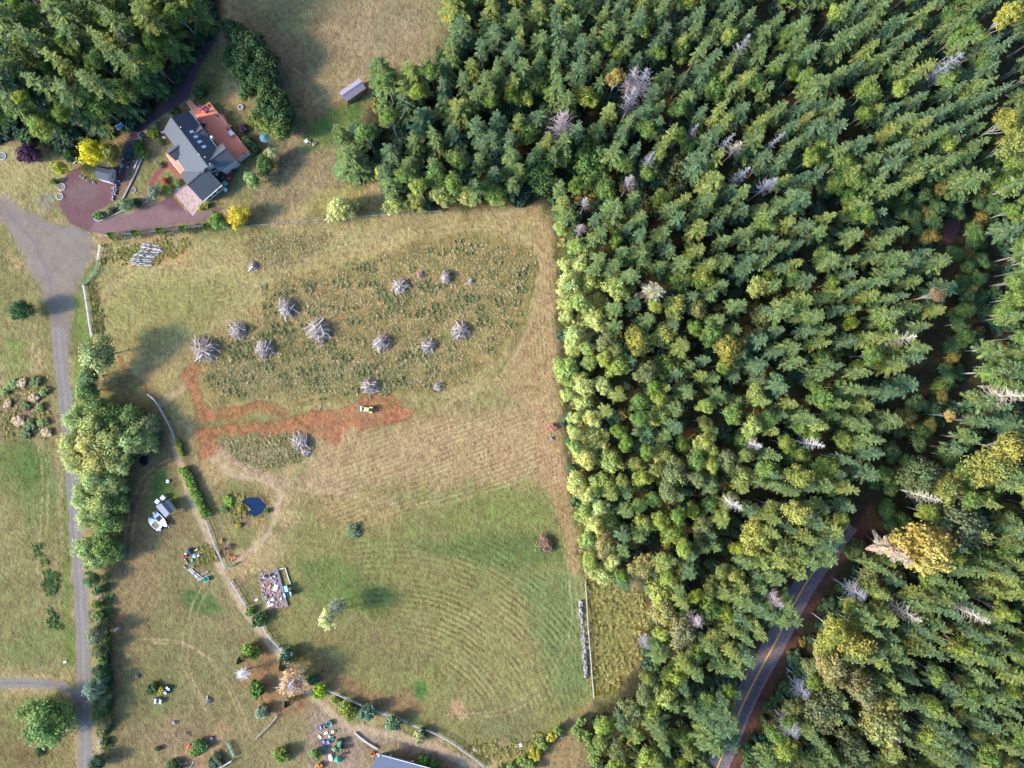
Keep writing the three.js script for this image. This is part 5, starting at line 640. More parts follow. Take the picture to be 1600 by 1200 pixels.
{ // half-bare trees
  const halfBare = (cx, cy, r, h, c, bark, l, dens) => { const t = broad(cx, cy, r, h, c, l, { tr: 0.3, bark }); const cr = t.children[0]; cr.geometry = dens; const d = part(t, 'bare_branches', DG[2], bark); d.scale.set(r * S / 3, h / 21, r * S / 3); d.userData.kind = 'stuff'; return t; };
  halfBare(458, 1064, 26, 7, [0.42, 0.27, 0.14], M(0.45, 0.4, 0.4), 'peach-coloured half-bare tree where the tracks meet', leafCrown(411, 4, 3, 26, 60, 0.5));
  halfBare(509, 968, 19, 9, [0.5, 0.43, 0.16], barkB, 'pale yellow slender tree alone in the lower hay field', leafCrown(412, 3.2, 4.2, 22, 70, 0.45)); halfBare(526, 948, 17, 7, [0.14, 0.16, 0.08], barkB, 'thin grey-green tree behind the pale yellow slender one', leafCrown(413, 3.6, 3, 16, 26, 0.5));
  dead(376, 1056, 4, 0.8, 2, M(0.55, 0.52, 0.52), 'small white bare bush beside the round dark green bush'); dead(178, 986, 4, 0.35, 1, deadGrey, 'small grey dead branchwork behind the olive-grey lane tree');
}

// ---------------------------------------------------------------- logs, brush piles, fences, stones
const logM = [M(0.32, 0.29, 0.29), M(0.25, 0.22, 0.23), M(0.38, 0.34, 0.32), M(0.2, 0.17, 0.17), M(0.34, 0.26, 0.2)], ULOG = (() => { const g = new GB(), r = rng(55); let a = new V3(0, -0.5, 0); for (let i = 1; i <= 6; i++) { const b = new V3(rr(-0.05, 0.05, r), -0.5 + i / 6, rr(-0.05, 0.05, r)); g.cone(a, b, 0.5 - (i - 1) * 0.02, 0.5 - i * 0.02, 8); a = b; } return g.build(); })(), UEND = new THREE.CircleGeometry(0.49, 10).rotateX(-Math.PI / 2);
function log(a, b, r, m, label, group) { const d = b.clone().sub(a), t = thing('log', label, 'log', mid(a, b), 0, group); t.quaternion.setFromUnitVectors(new V3(0, 1, 0), d.clone().normalize()); const k = part(t, 'bark', ULOG, m); k.scale.set(2 * r, d.length(), 2 * r); const e = part(t, 'cut_end', UEND, paleWood, 0, d.length() / 2 + 0.002, 0); e.scale.set(1.5 * r, 1, 1.5 * r); const f = part(t, 'cut_end', UEND, paleWood, 0, -d.length() / 2 - 0.002, 0); f.scale.set(1.8 * r, 1, 1.8 * r); f.rotation.x = Math.PI; }
[[690, 318, 1180, 385, .2, .22], [690, 352, 1225, 440, .2, .2], [680, 410, 1250, 530, .28, .3], [640, 475, 1245, 560, .2, .24], [600, 545, 1185, 610, .24, .26], [540, 605, 1140, 690, .22, .26], [430, 660, 1055, 745, .24, .24], [360, 725, 950, 765, .2, .22], [335, 785, 985, 820, .22, .22], [320, 842, 960, 880, .26, .26], [345, 912, 720, 945, .2, .2], [660, 930, 950, 970, .22, .22], [360, 972, 945, 1005, .2, .2], [1020, 480, 1330, 575, .16, .4], [720, 440, 1235, 505, .17, .62], [520, 640, 1000, 700, .16, .6], [420, 800, 900, 835, .16, .58]].forEach(([x0, y0, x1, y1, r, y], i) => { const Q = (X, Y) => W(190 + X / 20, 365 + Y / 20).setY(y); log(Q(x0, y0), Q(x1, y1), r * 0.92, logM[i % 4], i === 13 ? 'thin short log sticking out at the right end of the log stack' : 'silvery weathered log in the stack at the upper left of the parcel', i === 13 ? undefined : 'logs of the weathered stack'); });
[[288, 884, 296, 892, .2, 'short brown log end beside the white poles'], [289, 872, 294, 880, .18, 'short brown log above the white poles'], [316, 897, 326, 893, .2, 'crooked tan log beside the turquoise barrow'], [487, 1178, 489, 1187, .1, 'short pale post lying in the yard']].forEach(([a, b, c, d, r, l], i) => log(W(a, b).setY(r), W(c, d).setY(r), r, logM[4], l));
[[294, 888, 314, 905], [297, 887, 317, 903], [296, 890, 311, 906]].forEach(([a, b, c, d], i) => log(W(a, b).setY(0.16), W(c, d).setY(0.16), 0.13, M(0.68, 0.64, 0.62), 'long white pole in the bundle beside the small junk heap', 'white poles by the junk heap'));
[[275, 1197, 293, 1191, .12, 'white pole lying near the dirt bank'], [297, 1200, 303, 1189, .08, 'thin grey pole beside the white pole near the dirt bank'], [1240, 1053, 1229, 1044, .12, 'forked white pole lying on the verge of the paved road']].forEach(([a, b, c, d, r, l]) => log(W(a, b).setY(r), W(c, d).setY(r), r, M(0.66, 0.63, 0.62), l));
log(W(1232, 1046).setY(0.3), W(1229, 1051).setY(0.2), 0.06, M(0.6, 0.58, 0.58), 'short side branch of the white pole on the road verge');
[[1505, 318, 1560, 300], [1540, 345, 1548, 352]].forEach(([a, b, c, d], i) => log(W(a, b).setY(0.3), W(c, d).setY(0.4), 0.12, M(0.5, 0.47, 0.5), ['fallen pale trunk at the right edge of the dark road gap', 'short white fallen stick at the dark road gap'][i]));
function pile(px, py, rpx, h, label, { m = [M(0.44, 0.37, 0.32), M(0.3, 0.245, 0.21), M(0.52, 0.44, 0.38), M(0.18, 0.14, 0.115)], ex = 1, turn = 0, seed, n = 46, long = 1 } = {}) {
  const t = thing('brush_pile', label, 'brush pile', W(px, py), turn), r = rng(seed ?? px * 7 + py), R = rpx * S, tw = new GB();
  const lay = r() * 6.283, lobes = [0, 1, 2].map(i => { const a = r() * 6.283, q = i ? rr(0.25, 0.5, r) : 0.1; return [Math.cos(a) * q, Math.sin(a) * q, [0.75, 0.55, 0.5][i], [1, 0.75, 0.6][i]]; });
  const stick = k => { const lb = lobes[Math.floor(r() * r() * 2.99)], az = r() * 6.283, f = Math.sqrt(r()), x = lb[0] + Math.cos(az) * f * lb[2], z = lb[1] + Math.sin(az) * f * lb[2], out = Math.atan2(z, x), y = h * lb[3] * Math.pow(Math.max(0, 1 - f * f), 0.8) * rr(0.4, 1.05, r) + 0.08, u = r(), a2 = u < 0.55 ? out + rr(-0.5, 0.5, r) : u < 0.75 ? lay + rr(-0.4, 0.4, r) : r() * 6.283, d = new V3(Math.cos(a2), u < 0.55 ? -f * 0.8 + rr(-0.2, 0.25, r) : rr(-0.3, 0.3, r), Math.sin(a2)).normalize(), l = R * rr(0.3, 1.0, r) * k, c = new V3(x * R * ex, y, z * R); const a = c.clone().addScaledVector(d, -l * 0.5), b = c.clone().addScaledVector(d, l * 0.5); a.y = Math.max(a.y, 0.06); b.y = Math.max(b.y, 0.06); return [a, b]; };
  for (let i = 0; i < n; i++) { const [a, b] = stick(i < 4 ? 1.45 * long : 0.95); rod(t, 'branch', a, b, rr(0.05, 0.11, r) * (i < 8 ? 1.3 : 1), m[Math.floor(r() * m.length)], UTAP); }
  for (let i = 0; i < 240; i++) { const [a, b] = stick(0.6), j = rr(0.6, 1.3, r); tw.cone(a, b, 0.045, 0.015, 3, [j, j * rr(0.9, 1, r), j * rr(0.9, 1.05, r)]); }
  const k = part(t, 'twigs', tw.build(), leafMat([0.33, 0.265, 0.22])); k.userData.kind = 'stuff';
  const mound = new GB(), mr = (a, q) => { const s = R * 0.6 * q * (0.85 + 0.3 * hash(Math.round(a * 9), Math.round(q * 7), px)); return new V3(Math.cos(a) * s * ex, h * 0.5 * (1 - q * q), Math.sin(a) * s); }; for (let i = 0; i < 14; i++) for (let q = 0; q < 3; q++) { const a = i * 0.4488, b = (i + 1) % 14 * 0.4488; mound.quad(mr(a, q / 3), mr(b, q / 3), mr(b, (q + 1) / 3), mr(a, (q + 1) / 3)); } part(t, 'mound', mound.build(), M(0.13, 0.1, 0.085));
}
pile(324, 549, 25, 2.4, 'largest brush pile, silvery and round, at the end of the red dirt track', { n: 70 }); pile(373, 515, 18, 1.6, 'brush pile with long sticks on its right, above and right of the largest pile', {}); pile(414, 548, 19, 1.8, 'purple-grey brush pile right of the largest pile', {}); pile(450, 481, 20, 2, 'brush pile with sticks poking out, top left of the group in the clearing', { long: 1.3 }); pile(497, 518, 24, 2.4, 'cone-shaped brush pile with long poles leaning on it in the middle of the clearing', { long: 1.6, n: 60 }); pile(597, 534, 17, 1.8, 'brush pile with fanned sticks alone right of the cone-shaped pile', { long: 1.2 });
pile(627, 445, 15, 1.3, 'loose brush pile with a curved branch above it in the upper clearing', {}); pile(697, 434, 13, 1.6, 'upright narrow brush pile in the upper right of the clearing', { ex: 0.7 }); pile(669, 541, 14, 1.5, 'small brush pile with one long stick below it, right of the fanned one', { long: 1.4 }); pile(718, 517, 18, 1.7, 'brush pile beside green bushes at the right of the clearing', {}); pile(579, 602, 16, 1.6, 'brush pile at the upper edge of the fresh red soil', {}); pile(472, 690, 16, 1.4, 'flattened brush pile of parallel logs below the red dirt track', { ex: 1.25 }); pile(684, 604, 9, 0.7, 'tiny heap of sticks near the lower right of the clearing', { n: 20 }); pile(397, 417, 10, 0.7, 'low debris heap in the weeds below the upper track', { n: 24 }); pile(657, 430, 7, 0.8, 'small reddish brush heap between two pale ones', { n: 24, m: [M(0.42, 0.14, 0.1), M(0.36, 0.18, 0.13)] }); pile(735, 440, 6, 0.6, 'tiny pale stick heap right of the narrow upright pile', { n: 16 }); pile(557, 832, 8, 0.7, 'grey sticks inside the weedy clump in the hay field', { n: 22 });
pile(326, 1094, 6, 0.6, 'little grey heap of sticks on the paddock right of the quad bike', { n: 14 }); pile(273, 1129, 4, 0.5, 'tiny grey heap of stones and sticks low on the paddock', { n: 12 }); pile(215, 1056, 4, 0.5, 'tiny grey heap high on the paddock beside the lane', { n: 12 }); pile(478, 706, 9, 0.4, 'few loose white sticks below the flattened pile', { n: 16, m: [logM[2]] });
{ const r = rng(61); const spots = [[735, 445], [700, 460], [548, 455], [610, 545], [632, 566], [500, 640], [360, 590], [440, 600], [740, 480], [585, 515], [520, 490], [650, 470], [560, 575], [640, 600]]; spots.forEach(([x, y], i) => { const a = r() * 6.28, l = rr(5, 11, r), p = W(x, y).setY(0.15), q = W(x + Math.cos(a) * l, y + Math.sin(a) * l).setY(0.12); log(p, q, 0.08, logM[i % 3], 'single grey branch lying loose among the weeds of the clearing', 'loose branches in the clearing'); }); }
function fence(line, label, { m = woodGrey, rails = 3, h = 1.25, wd = 0.14, name = 'rail_fence' } = {}) {
  const t = thing(name, label, 'fence', W(...line[0])), o = t.position; let prev = null; const pts = [];
  for (let i = 0; i + 1 < line.length; i++) { const a = W(...line[i]), b = W(...line[i + 1]), n = Math.max(1, Math.round(a.distanceTo(b) / 2.6)); for (let k = i ? 1 : 0; k <= n; k++) pts.push(a.clone().lerp(b, k / n).sub(o).setY(0)); }
  for (const p of pts) { rod(t, 'post', p.clone(), p.clone().setY(h + 0.1), 0.08, m); if (prev) for (let k = 0; k < rails; k++) { const y = h * (k + 1) / rails - 0.06; bar(t, 'rail', prev.clone().setY(y), p.clone().setY(y), k === rails - 1 ? wd : 0.06, k === rails - 1 ? 0.06 : 0.14, m); } prev = p; }
}
const palew = M(0.31, 0.28, 0.26), whitew = M(0.36, 0.33, 0.31), greenp = M(0.05, 0.2, 0.12);
fence([[134, 446], [138, 470], [143, 505], [147, 527]], 'straight grey plank fence at the left side of the parcel', { wd: 0.34, m: M(0.36, 0.3, 0.28) }); fence([[160, 384], [158, 396], [156, 407]], 'short pale plank fence right of the gravel junction', { wd: 0.24, m: M(0.46, 0.42, 0.38) }); fence([[156, 409], [152, 424], [143, 435], [134, 445]], 'green mesh fence curving at the gravel junction', { m: M(0.1, 0.26, 0.16), h: 1.1, wd: 0.1 });
fence([[234, 616], [244, 625], [252, 636], [258, 647], [266, 662], [272, 675], [276, 687]], 'curved pale rail fence right of the roadside trees', { m: palew, wd: 0.19 }); fence([[323, 811], [330, 830], [338, 852], [346, 869], [354, 887]], 'pale rail fence between the hedge and the red plough frame', { m: palew, wd: 0.19 }); fence([[356, 886], [371, 879]], 'dark green gate panel across the track fork', { m: greenp, wd: 0.1, rails: 5, h: 1.1, name: 'gate' }); fence([[362, 906], [370, 918], [378, 932], [386, 945]], 'grey rail fence along the track left of the rubble slab', { m: palew, wd: 0.19 }); fence([[412, 976], [418, 987], [426, 998], [437, 1009], [446, 1014], [456, 1019]], 'pale curved rail fence ending at the pointed pale conifer', { m: palew, wd: 0.19 }); fence([[438, 1010], [447, 1022]], 'short rail fence branching off toward the pale conifer', { m: palew, wd: 0.19 });
fence([[505, 1071], [518, 1078], [536, 1086], [552, 1093], [566, 1099]], 'pale rail fence right of the lime-green bush', { m: palew, wd: 0.19 }); fence([[590, 1110], [606, 1114], [622, 1119], [638, 1126]], 'pale rail fence between the dark and grey-green bushes', { m: palew, wd: 0.19 }); fence([[645, 1131], [666, 1137], [684, 1145], [704, 1156], [724, 1170], [742, 1183], [757, 1196]], 'long pale curved rail fence below the hay field', { m: palew, wd: 0.19 });
fence([[914, 908], [916, 940], [918, 975], [921, 1010], [924, 1050], [927, 1088]], 'thin pale rail fence between hay field and olive meadow', { m: whitew, wd: 0.16 }); fence([[156, 916], [157, 935]], 'short pale fence piece by the lane, upper one', { m: palew }); fence([[158, 1150], [159, 1168], [161, 1186]], 'short pale fence piece by the lane, lower one', { m: palew }); fence([[165, 370], [210, 366], [260, 361], [300, 356], [332, 352]], 'grey split rail fence behind the thuja row', { wd: 0.12 }); fence([[336, 1201], [350, 1194], [364, 1186]], 'white double rail at the bottom left of the lower lawn', { m: whitew, wd: 0.24, rails: 2 }); fence([[400, 1153], [412, 1142], [424, 1130], [434, 1117]], 'low thin pale rail above the lower lawn', { m: palew, h: 0.7, rails: 2, wd: 0.14 }); fence([[878, 1134], [877, 1152]], 'dark green gate at the lower hedge gap', { m: greenp, wd: 0.1, rails: 4, h: 1.1, name: 'gate' }); fence([[356, 1158], [362, 1168], [367, 1180]], 'green mesh panel near the white double rail', { m: M(0.1, 0.25, 0.18), wd: 0.3, h: 0.9 });
fence([[345, 358], [420, 352], [500, 345], [560, 340], [640, 334], [690, 331]], 'weathered rail fence along the upper boundary of the parcel', { m: M(0.22, 0.19, 0.16), wd: 0.1, rails: 2 });
{ // rows of stones
  const sg = [0, 1, 2, 3].map(s => { const g = new THREE.IcosahedronGeometry(0.5, 1), p = g.attributes.position; for (let i = 0; i < p.count; i++) { const x = p.getX(i), y = p.getY(i), z = p.getZ(i), k = 0.75 + 0.5 * vn(x * 3 + s * 9 + 50, y * 3 + z * 3 + 50, 61 + s); p.setXYZ(i, x * k, y * k, z * k); } g.computeVertexNormals(); return g; }), sm_ = [M(0.2, 0.175, 0.17), M(0.14, 0.12, 0.12), M(0.26, 0.225, 0.21), M(0.17, 0.14, 0.12)], r = rng(62);
  const row = (line, n, w, s0, label, mats = sm_) => { const t = thing('stone_row', label, 'stone row', W(...line[0])), o = t.position, P2 = smoothLine(line, 12); for (let i = 0; i < n; i++) { const q = P2[Math.floor(r() * P2.length)], p = W(q[0] + rr(-w, w, r), q[1] + rr(-2, 2, r)), s = s0 * rr(0.55, 1.25, r), k = part(t, 'stone', sg[i % 4], mats[Math.floor(r() * mats.length)], p.x - o.x, s * 0.3 + (i % 5 === 0 ? 0.2 : 0), p.z - o.z); k.scale.set(s, s * 0.75, s * 0.9); k.rotation.set(r() * 6, r() * 6, r() * 6); } };
  row([[907, 938], [908, 960], [911, 985], [913, 1010], [914, 1030], [916, 1057]], 230, 2.4, 0.62, 'long row of heaped grey stones beside the thin pale fence'); row([[195, 250], [186, 275], [180, 300], [176, 312]], 70, 2.4, 0.5, 'rock garden edge of grey stones right of the garden shed'); row([[126, 276], [136, 282], [149, 286]], 24, 0.6, 0.4, 'stone edging of the small lawn beside the garden shed', [sm_[1], sm_[2]]);
  row([[292, 1146], [296, 1150]], 6, 2, 0.5, 'few stones at the top of the dirt bank'); row([[340, 1178], [344, 1182]], 5, 2, 0.5, 'white stones in the dark weed patch', [M(0.6, 0.57, 0.55)]); row([[862, 684], [862, 686]], 4, 1.5, 0.6, 'grey stones beside the reddish dry bush at the forest edge'); row([[486, 223], [493, 226]], 7, 2, 0.6, 'small ring of brown stones on the meadow below the outbuilding', [M(0.25, 0.16, 0.12), M(0.5, 0.48, 0.47)]);
}
{ // kerbs of the beds and walls
  const edging = (line, label, m, w, h) => { const t = thing('bed_edging', label, 'edging', W(...line[0])), o = t.position; for (let i = 0; i + 1 < line.length; i++) { const a = W(...line[i]).sub(o).setY(h / 2), b = W(...line[i + 1]).sub(o).setY(h / 2); bar(t, 'kerb', a, b, w, h, m); } };
  edging([[145, 336], [148, 343], [154, 346], [166, 342], [176, 337], [190, 330], [208, 324], [220, 319], [231, 315], [230, 308], [222, 309]], 'pale kerb round the drive island', palew, 0.2, 0.2); edging([[222, 248], [212, 272], [202, 292], [192, 312], [180, 326]], 'grey timber edging along the front lawn', M(0.2, 0.175, 0.17), 0.4, 0.3); edging([[218, 246], [210, 264]], 'second timber edging at the top of the front lawn', M(0.36, 0.32, 0.33), 0.4, 0.3); edging([[555, 1144], [563, 1151], [575, 1160], [590, 1169]], 'grey timber retaining edge beside the yard track', M(0.33, 0.28, 0.26), 0.45, 0.5);
  edging([[433, 888], [438, 905], [444, 928], [450, 947]], 'dark timber beam along the rubble slab', M(0.12, 0.115, 0.13), 0.45, 0.35); edging([[437, 889], [446, 887], [450, 900], [455, 914]], 'pale timber frame right of the dark beam', M(0.45, 0.37, 0.3), 0.2, 0.3);
}
{ const t = thing('foundation_slab', 'reddish concrete slab littered with rubble beside the fence', 'slab', W(430, 920)); const o = t.position; const sm2 = new THREE.MeshStandardMaterial({ map: grain(256, [0.19, 0.12, 0.1], 1.1, 91), roughness: 0.95 }); sm2.map.repeat.set(0.3, 0.3); part(t, 'slab', slab(PAD.map(p => W(...p).sub(o).setY(0.12)), 0.14), sm2);
  const r = rng(93), g = new GB(), tn = [[0.4, 0.36, 0.36], [0.22, 0.1, 0.07], [0.3, 0.2, 0.16], [0.12, 0.11, 0.12], [0.5, 0.46, 0.45], [0.34, 0.3, 0.34]]; for (let i = 0; i < 240; i++) { const x = rr(404, 449, r), y = rr(890, 951, r); if (!inside(x, y, PAD)) continue; const p = W(x, y).sub(o).setY(0.16), a = r() * 6.28, k = tn[Math.floor(r() * 6)], l = rr(0.15, 0.6, r); g.cone(p, p.clone().add(new V3(Math.cos(a) * l, rr(0, 0.2, r), Math.sin(a) * l)), rr(0.06, 0.16, r), rr(0.03, 0.12, r), 4, k); } part(t, 'rubble', g.build(), leafMat([1, 1, 1])).userData.kind = 'stuff'; }

// ---------------------------------------------------------------- vehicles, boats and small things
const wheelG = (r, w) => { const g = new THREE.CylinderGeometry(r, r, w, 16); g.rotateZ(Math.PI / 2); return g; }, tyre = (r, w) => { const g = new THREE.TorusGeometry(r * 0.72, r * 0.28, 8, 18); g.rotateY(Math.PI / 2); g.scale(w / (r * 0.56), 1, 1); return g; };
function boat(px, py, len, beam, turn, label, open, tarp) {
  const t = thing('boat', label, 'boat', W(px, py), turn), white = M(0.58, 0.58, 0.59, 0.35), hw = s => beam / 2 * Math.min(1, 0.84 + 0.5 * s) * (s < 0.45 ? 1 : Math.pow(Math.max(0, 1 - Math.pow((s - 0.45) / 0.55, 2)), 0.75)), N2 = 14, hull = new GB(), deck = new GB(), gun = s => 0.75 + 0.22 * s, rim = [], rimL = [];
  for (let i = 0; i <= N2; i++) { const s = i / N2, z = (s - 0.5) * len, b = hw(s); rim.push(new V3(b, gun(s), z)); rimL.push(new V3(-b, gun(s), z)); }
  const keel = i => new V3(0, 0.25 + 0.45 * Math.pow(i / N2, 3), (i / N2 - 0.5) * len * 0.97), chine = (p, i) => new V3(p.x * 0.8, 0.42 + 0.4 * Math.pow(i / N2, 3), p.z * 0.98);
  for (let i = 0; i < N2; i++) { for (const [R, f] of [[rim, 1], [rimL, 0]]) { const a = chine(R[i], i), b = chine(R[i + 1], i + 1); if (f) { hull.quad(R[i], R[i + 1], b, a); hull.quad(a, b, keel(i + 1), keel(i)); } else { hull.quad(R[i + 1], R[i], a, b); hull.quad(b, a, keel(i), keel(i + 1)); } } }
  hull.quad(rim[0], chine(rim[0], 0), chine(rimL[0], 0), rimL[0]); hull.tri(chine(rim[0], 0), keel(0), chine(rimL[0], 0)); part(t, 'hull', hull.build(), white);
  const c0 = open[0], c1 = open[1], inn = (R, i, k) => new V3(R[i].x * k, R[i].y + 0.02, R[i].z);
  for (let i = 0; i < N2; i++) { const s = (i + 0.5) / N2; if (s < c0 || s > c1) deck.quad(inn(rim, i, 1), inn(rimL, i, 1), inn(rimL, i + 1, 1), inn(rim, i + 1, 1)); else for (const [R, f] of [[rim, 1], [rimL, 0]]) { const q = [inn(R, i, 1), inn(R, i, 0.78), inn(R, i + 1, 0.78), inn(R, i + 1, 1)]; f ? deck.quad(q[0], q[1], q[2], q[3]) : deck.quad(q[3], q[2], q[1], q[0]); const d = v => v.clone().setY(0.45); f ? deck.quad(q[1], d(q[1]), d(q[2]), q[2]) : deck.quad(q[2], d(q[2]), d(q[1]), q[1]); } }
  part(t, 'deck', deck.build(), white); const zc = ((c0 + c1) / 2 - 0.5) * len, lc = (c1 - c0) * len;
  part(t, tarp ? 'tarp' : 'cockpit_floor', box(beam * 0.78, 0.05, lc * 0.98), tarp || M(0.5, 0.48, 0.5), 0, tarp ? 0.72 : 0.45, zc);
  if (!tarp) { part(t, 'windscreen', box(beam * 0.72, 0.3, 0.06), glass, 0, 0.95, zc + lc * 0.35).rotation.x = -0.4; for (const x of [-0.3, 0.3]) part(t, 'seat', box(0.42, 0.35, 0.42), M(0.06, 0.05, 0.09), x, 0.62, zc); part(t, 'bench', box(beam * 0.7, 0.3, 0.35), M(0.09, 0.07, 0.12), 0, 0.6, zc - lc * 0.36); }
  const mo = part(t, 'outboard_motor', box(0.36, 0.5, 0.42), white, 0, 0.9, -len / 2 - 0.22); part(mo, 'leg', box(0.12, 0.8, 0.16), dark, 0, -0.6, 0.02);
  rod(t, 'trailer_beam', new V3(0, 0.2, -len * 0.35), new V3(0, 0.25, len * 0.5 + 0.6), 0.05, steel); for (const x of [-1, 1]) part(t, 'wheel', wheelG(0.26, 0.18), blackRubber, x * beam * 0.5, 0.26, -len * 0.1);
}
const dirTurn = (dx, dy) => Math.atan2(dx, dy);
boat(243.5, 817, 3.9, 1.9, dirTurn(-15, -15), 'white boat with an olive tarp over its cockpit, outer one of two by the shelter', [0.12, 0.55], M(0.16, 0.15, 0.08)); boat(254, 812, 4.4, 1.75, dirTurn(18, 19), 'white boat with dark seats, tucked against the grey shelter', [0.18, 0.5], null);
{ // shelter over the boats
  const Q = (X, Y, h) => W(220 + X / 15, 760 + Y / 15, h), t = thing('boat_shelter', 'grey-roofed shelter beside the two white boats', 'shelter'), h = 2.2;
  const c1 = Q(348, 470, h), c2 = Q(590, 335, h), c3 = Q(768, 562, h), c4 = Q(580, 735, h), k = 0.66, ra = c1.clone().lerp(c2, k).add(new V3(0, 0.75, 0)), rb = c4.clone().lerp(c3, k).add(new V3(0, 0.75, 0)), rm = M(0.13, 0.13, 0.155);
  part(t, 'roof', slab([c1, ra, rb, c4], 0.08), rm); part(t, 'roof', slab([ra, c2, c3, rb], 0.08), rm); bar(t, 'ridge_cap', add(ra, new V3(0, 0.03, 0)), add(rb, new V3(0, 0.03, 0)), 0.16, 0.05, rm); for (const p of [c1, c2, c3, c4, mid(c1, c4), mid(c2, c3)]) { const q = p.clone().lerp(mid(c1, c3), 0.06); rod(t, 'post', q.clone().setY(0), q.clone().setY(h), 0.07, trim); } bar(t, 'fascia', c2, c3, 0.06, 0.16, trim);
  const g = new GB(), a = c2.clone().lerp(c1, 0.08), b = c3.clone().lerp(c4, 0.08); g.quad(a.clone().setY(0), b.clone().setY(0), b, a); part(t, 'wall', g.build(), siding);
  for (const [X, Y, l] of [[535, 258, 'white caged water tank beyond the shelter, right of two'], [405, 348, 'white caged water tank against the shelter, left of two']]) { const p = Q(X, Y, 0.5), k2 = thing('water_tank', l, 'tank', [p.x, 0, p.z], 0.86); part(k2, 'tank', box(1.0, 0.95, 1.0), M(0.52, 0.53, 0.55, 0.4), 0, 0.62, 0); part(k2, 'pallet', box(1.1, 0.14, 1.1), paleWood, 0, 0.07, 0); part(k2, 'cap', new THREE.CylinderGeometry(0.12, 0.12, 0.06, 12), M(0.4, 0.45, 0.5), 0, 1.12, 0); for (let i = -2; i <= 2; i++) for (const s of [-1, 1]) { part(k2, 'cage_bar', box(0.03, 1, 0.03), steel, i * 0.25, 0.62, s * 0.53); part(k2, 'cage_bar', box(0.03, 1, 0.03), steel, s * 0.53, 0.62, i * 0.25); } }
  log(Q(300, 605, 0).setY(0.5), Q(415, 560, 0).setY(0.6), 0.05, trim, 'thin white pole leaning out of the boat shelter');
}
function tractor(px, py, turn, body, label, { k = 1, loader = false, name = 'tractor' } = {}) {
  const t = thing(name, label, 'tractor', W(px, py), turn); t.scale.setScalar(k); part(t, 'hood', box(0.7, 0.5, 1.3), body, 0, 0.95, 0.75); part(t, 'grille', box(0.66, 0.44, 0.06), dark, 0, 0.93, 1.42); part(t, 'chassis', box(0.4, 0.3, 2.4), dark, 0, 0.62, 0.15); part(t, 'seat', box(0.46, 0.14, 0.44), dark, 0, 1.05, -0.45); part(t, 'seat_back', box(0.46, 0.4, 0.1), dark, 0, 1.28, -0.68);
  for (const s of [-1, 1]) { const w = part(t, 'wheel', tyre(0.62, 0.36), blackRubber, s * 0.72, 0.62, -0.5); part(w, 'rim', wheelG(0.34, 0.2), M(0.55, 0.45, 0.05)); const f = part(t, 'wheel', tyre(0.36, 0.22), blackRubber, s * 0.6, 0.36, 1.0); part(f, 'rim', wheelG(0.19, 0.14), M(0.55, 0.45, 0.05)); part(t, 'fender', box(0.34, 0.08, 0.95), body, s * 0.66, 1.24, -0.5); part(t, 'headlight', box(0.12, 0.1, 0.04), trim, s * 0.22, 1.05, 1.46); }
  const sw = part(t, 'steering_wheel', new THREE.TorusGeometry(0.17, 0.025, 6, 16), dark, 0, 1.32, -0.05); sw.rotation.x = 1.0; for (const s of [-1, 1]) rod(t, 'roll_bar', new V3(s * 0.4, 0.9, -0.85), new V3(s * 0.4, 2.0, -0.9), 0.04, dark); rod(t, 'roll_bar', new V3(-0.4, 2, -0.9), new V3(0.4, 2, -0.9), 0.04, dark);
  if (loader) { for (const s of [-1, 1]) bar(t, 'loader_arm', new V3(s * 0.5, 1.1, 0.2), new V3(s * 0.5, 0.5, 2.0), 0.1, 0.14, body); const b = part(t, 'bucket', new THREE.CylinderGeometry(0.4, 0.4, 1.4, 12, 1, true, 0, Math.PI * 1.1), M(0.3, 0.3, 0.32), 0, 0.42, 2.2); b.rotation.z = Math.PI / 2; b.material.side = THREE.DoubleSide; }
  return t;
}
tractor(530.5, 1164, dirTurn(2, -10), M(0.04, 0.2, 0.07), 'green tractor parked in the lower yard', { k: 1.15 }); tractor(451, 923, dirTurn(-3, -10), M(0.22, 0.45, 0.62), 'light blue tractor beside the dark timber beam', { k: 1.15 });
tractor(578, 640, dirTurn(-10, -1), M(0.5, 0.48, 0.2), 'yellowish loader tractor on the fresh red soil', { loader: true, k: 0.9 });
{ // quad bikes
  const quad = (px, py, turn, m, label) => { const t = thing('quad_bike', label, 'quad bike', W(px, py), turn); part(t, 'body', box(0.5, 0.3, 1.5), m, 0, 0.62, 0); part(t, 'seat', box(0.34, 0.16, 0.7), dark, 0, 0.84, -0.2); for (const z of [0.62, -0.62]) { part(t, 'rack', box(0.95, 0.05, 0.5), M(0.6, 0.64, 0.72), 0, 0.86, z); for (const s of [-1, 1]) { part(t, 'wheel', tyre(0.31, 0.26), blackRubber, s * 0.5, 0.31, z); part(t, 'fender', box(0.3, 0.06, 0.6), m, s * 0.5, 0.68, z); } } rod(t, 'handlebar', new V3(-0.42, 1.05, 0.35), new V3(0.42, 1.05, 0.35), 0.025, dark); part(t, 'headlight', box(0.3, 0.1, 0.05), trim, 0, 0.7, 0.78); };
  quad(249, 1094, 1.45, M(0.05, 0.16, 0.5), 'blue and white quad bike below the yellow shrub'); quad(262, 1077, -0.7, M(0.04, 0.17, 0.36), 'dark blue quad bike right of the yellow shrub');
}
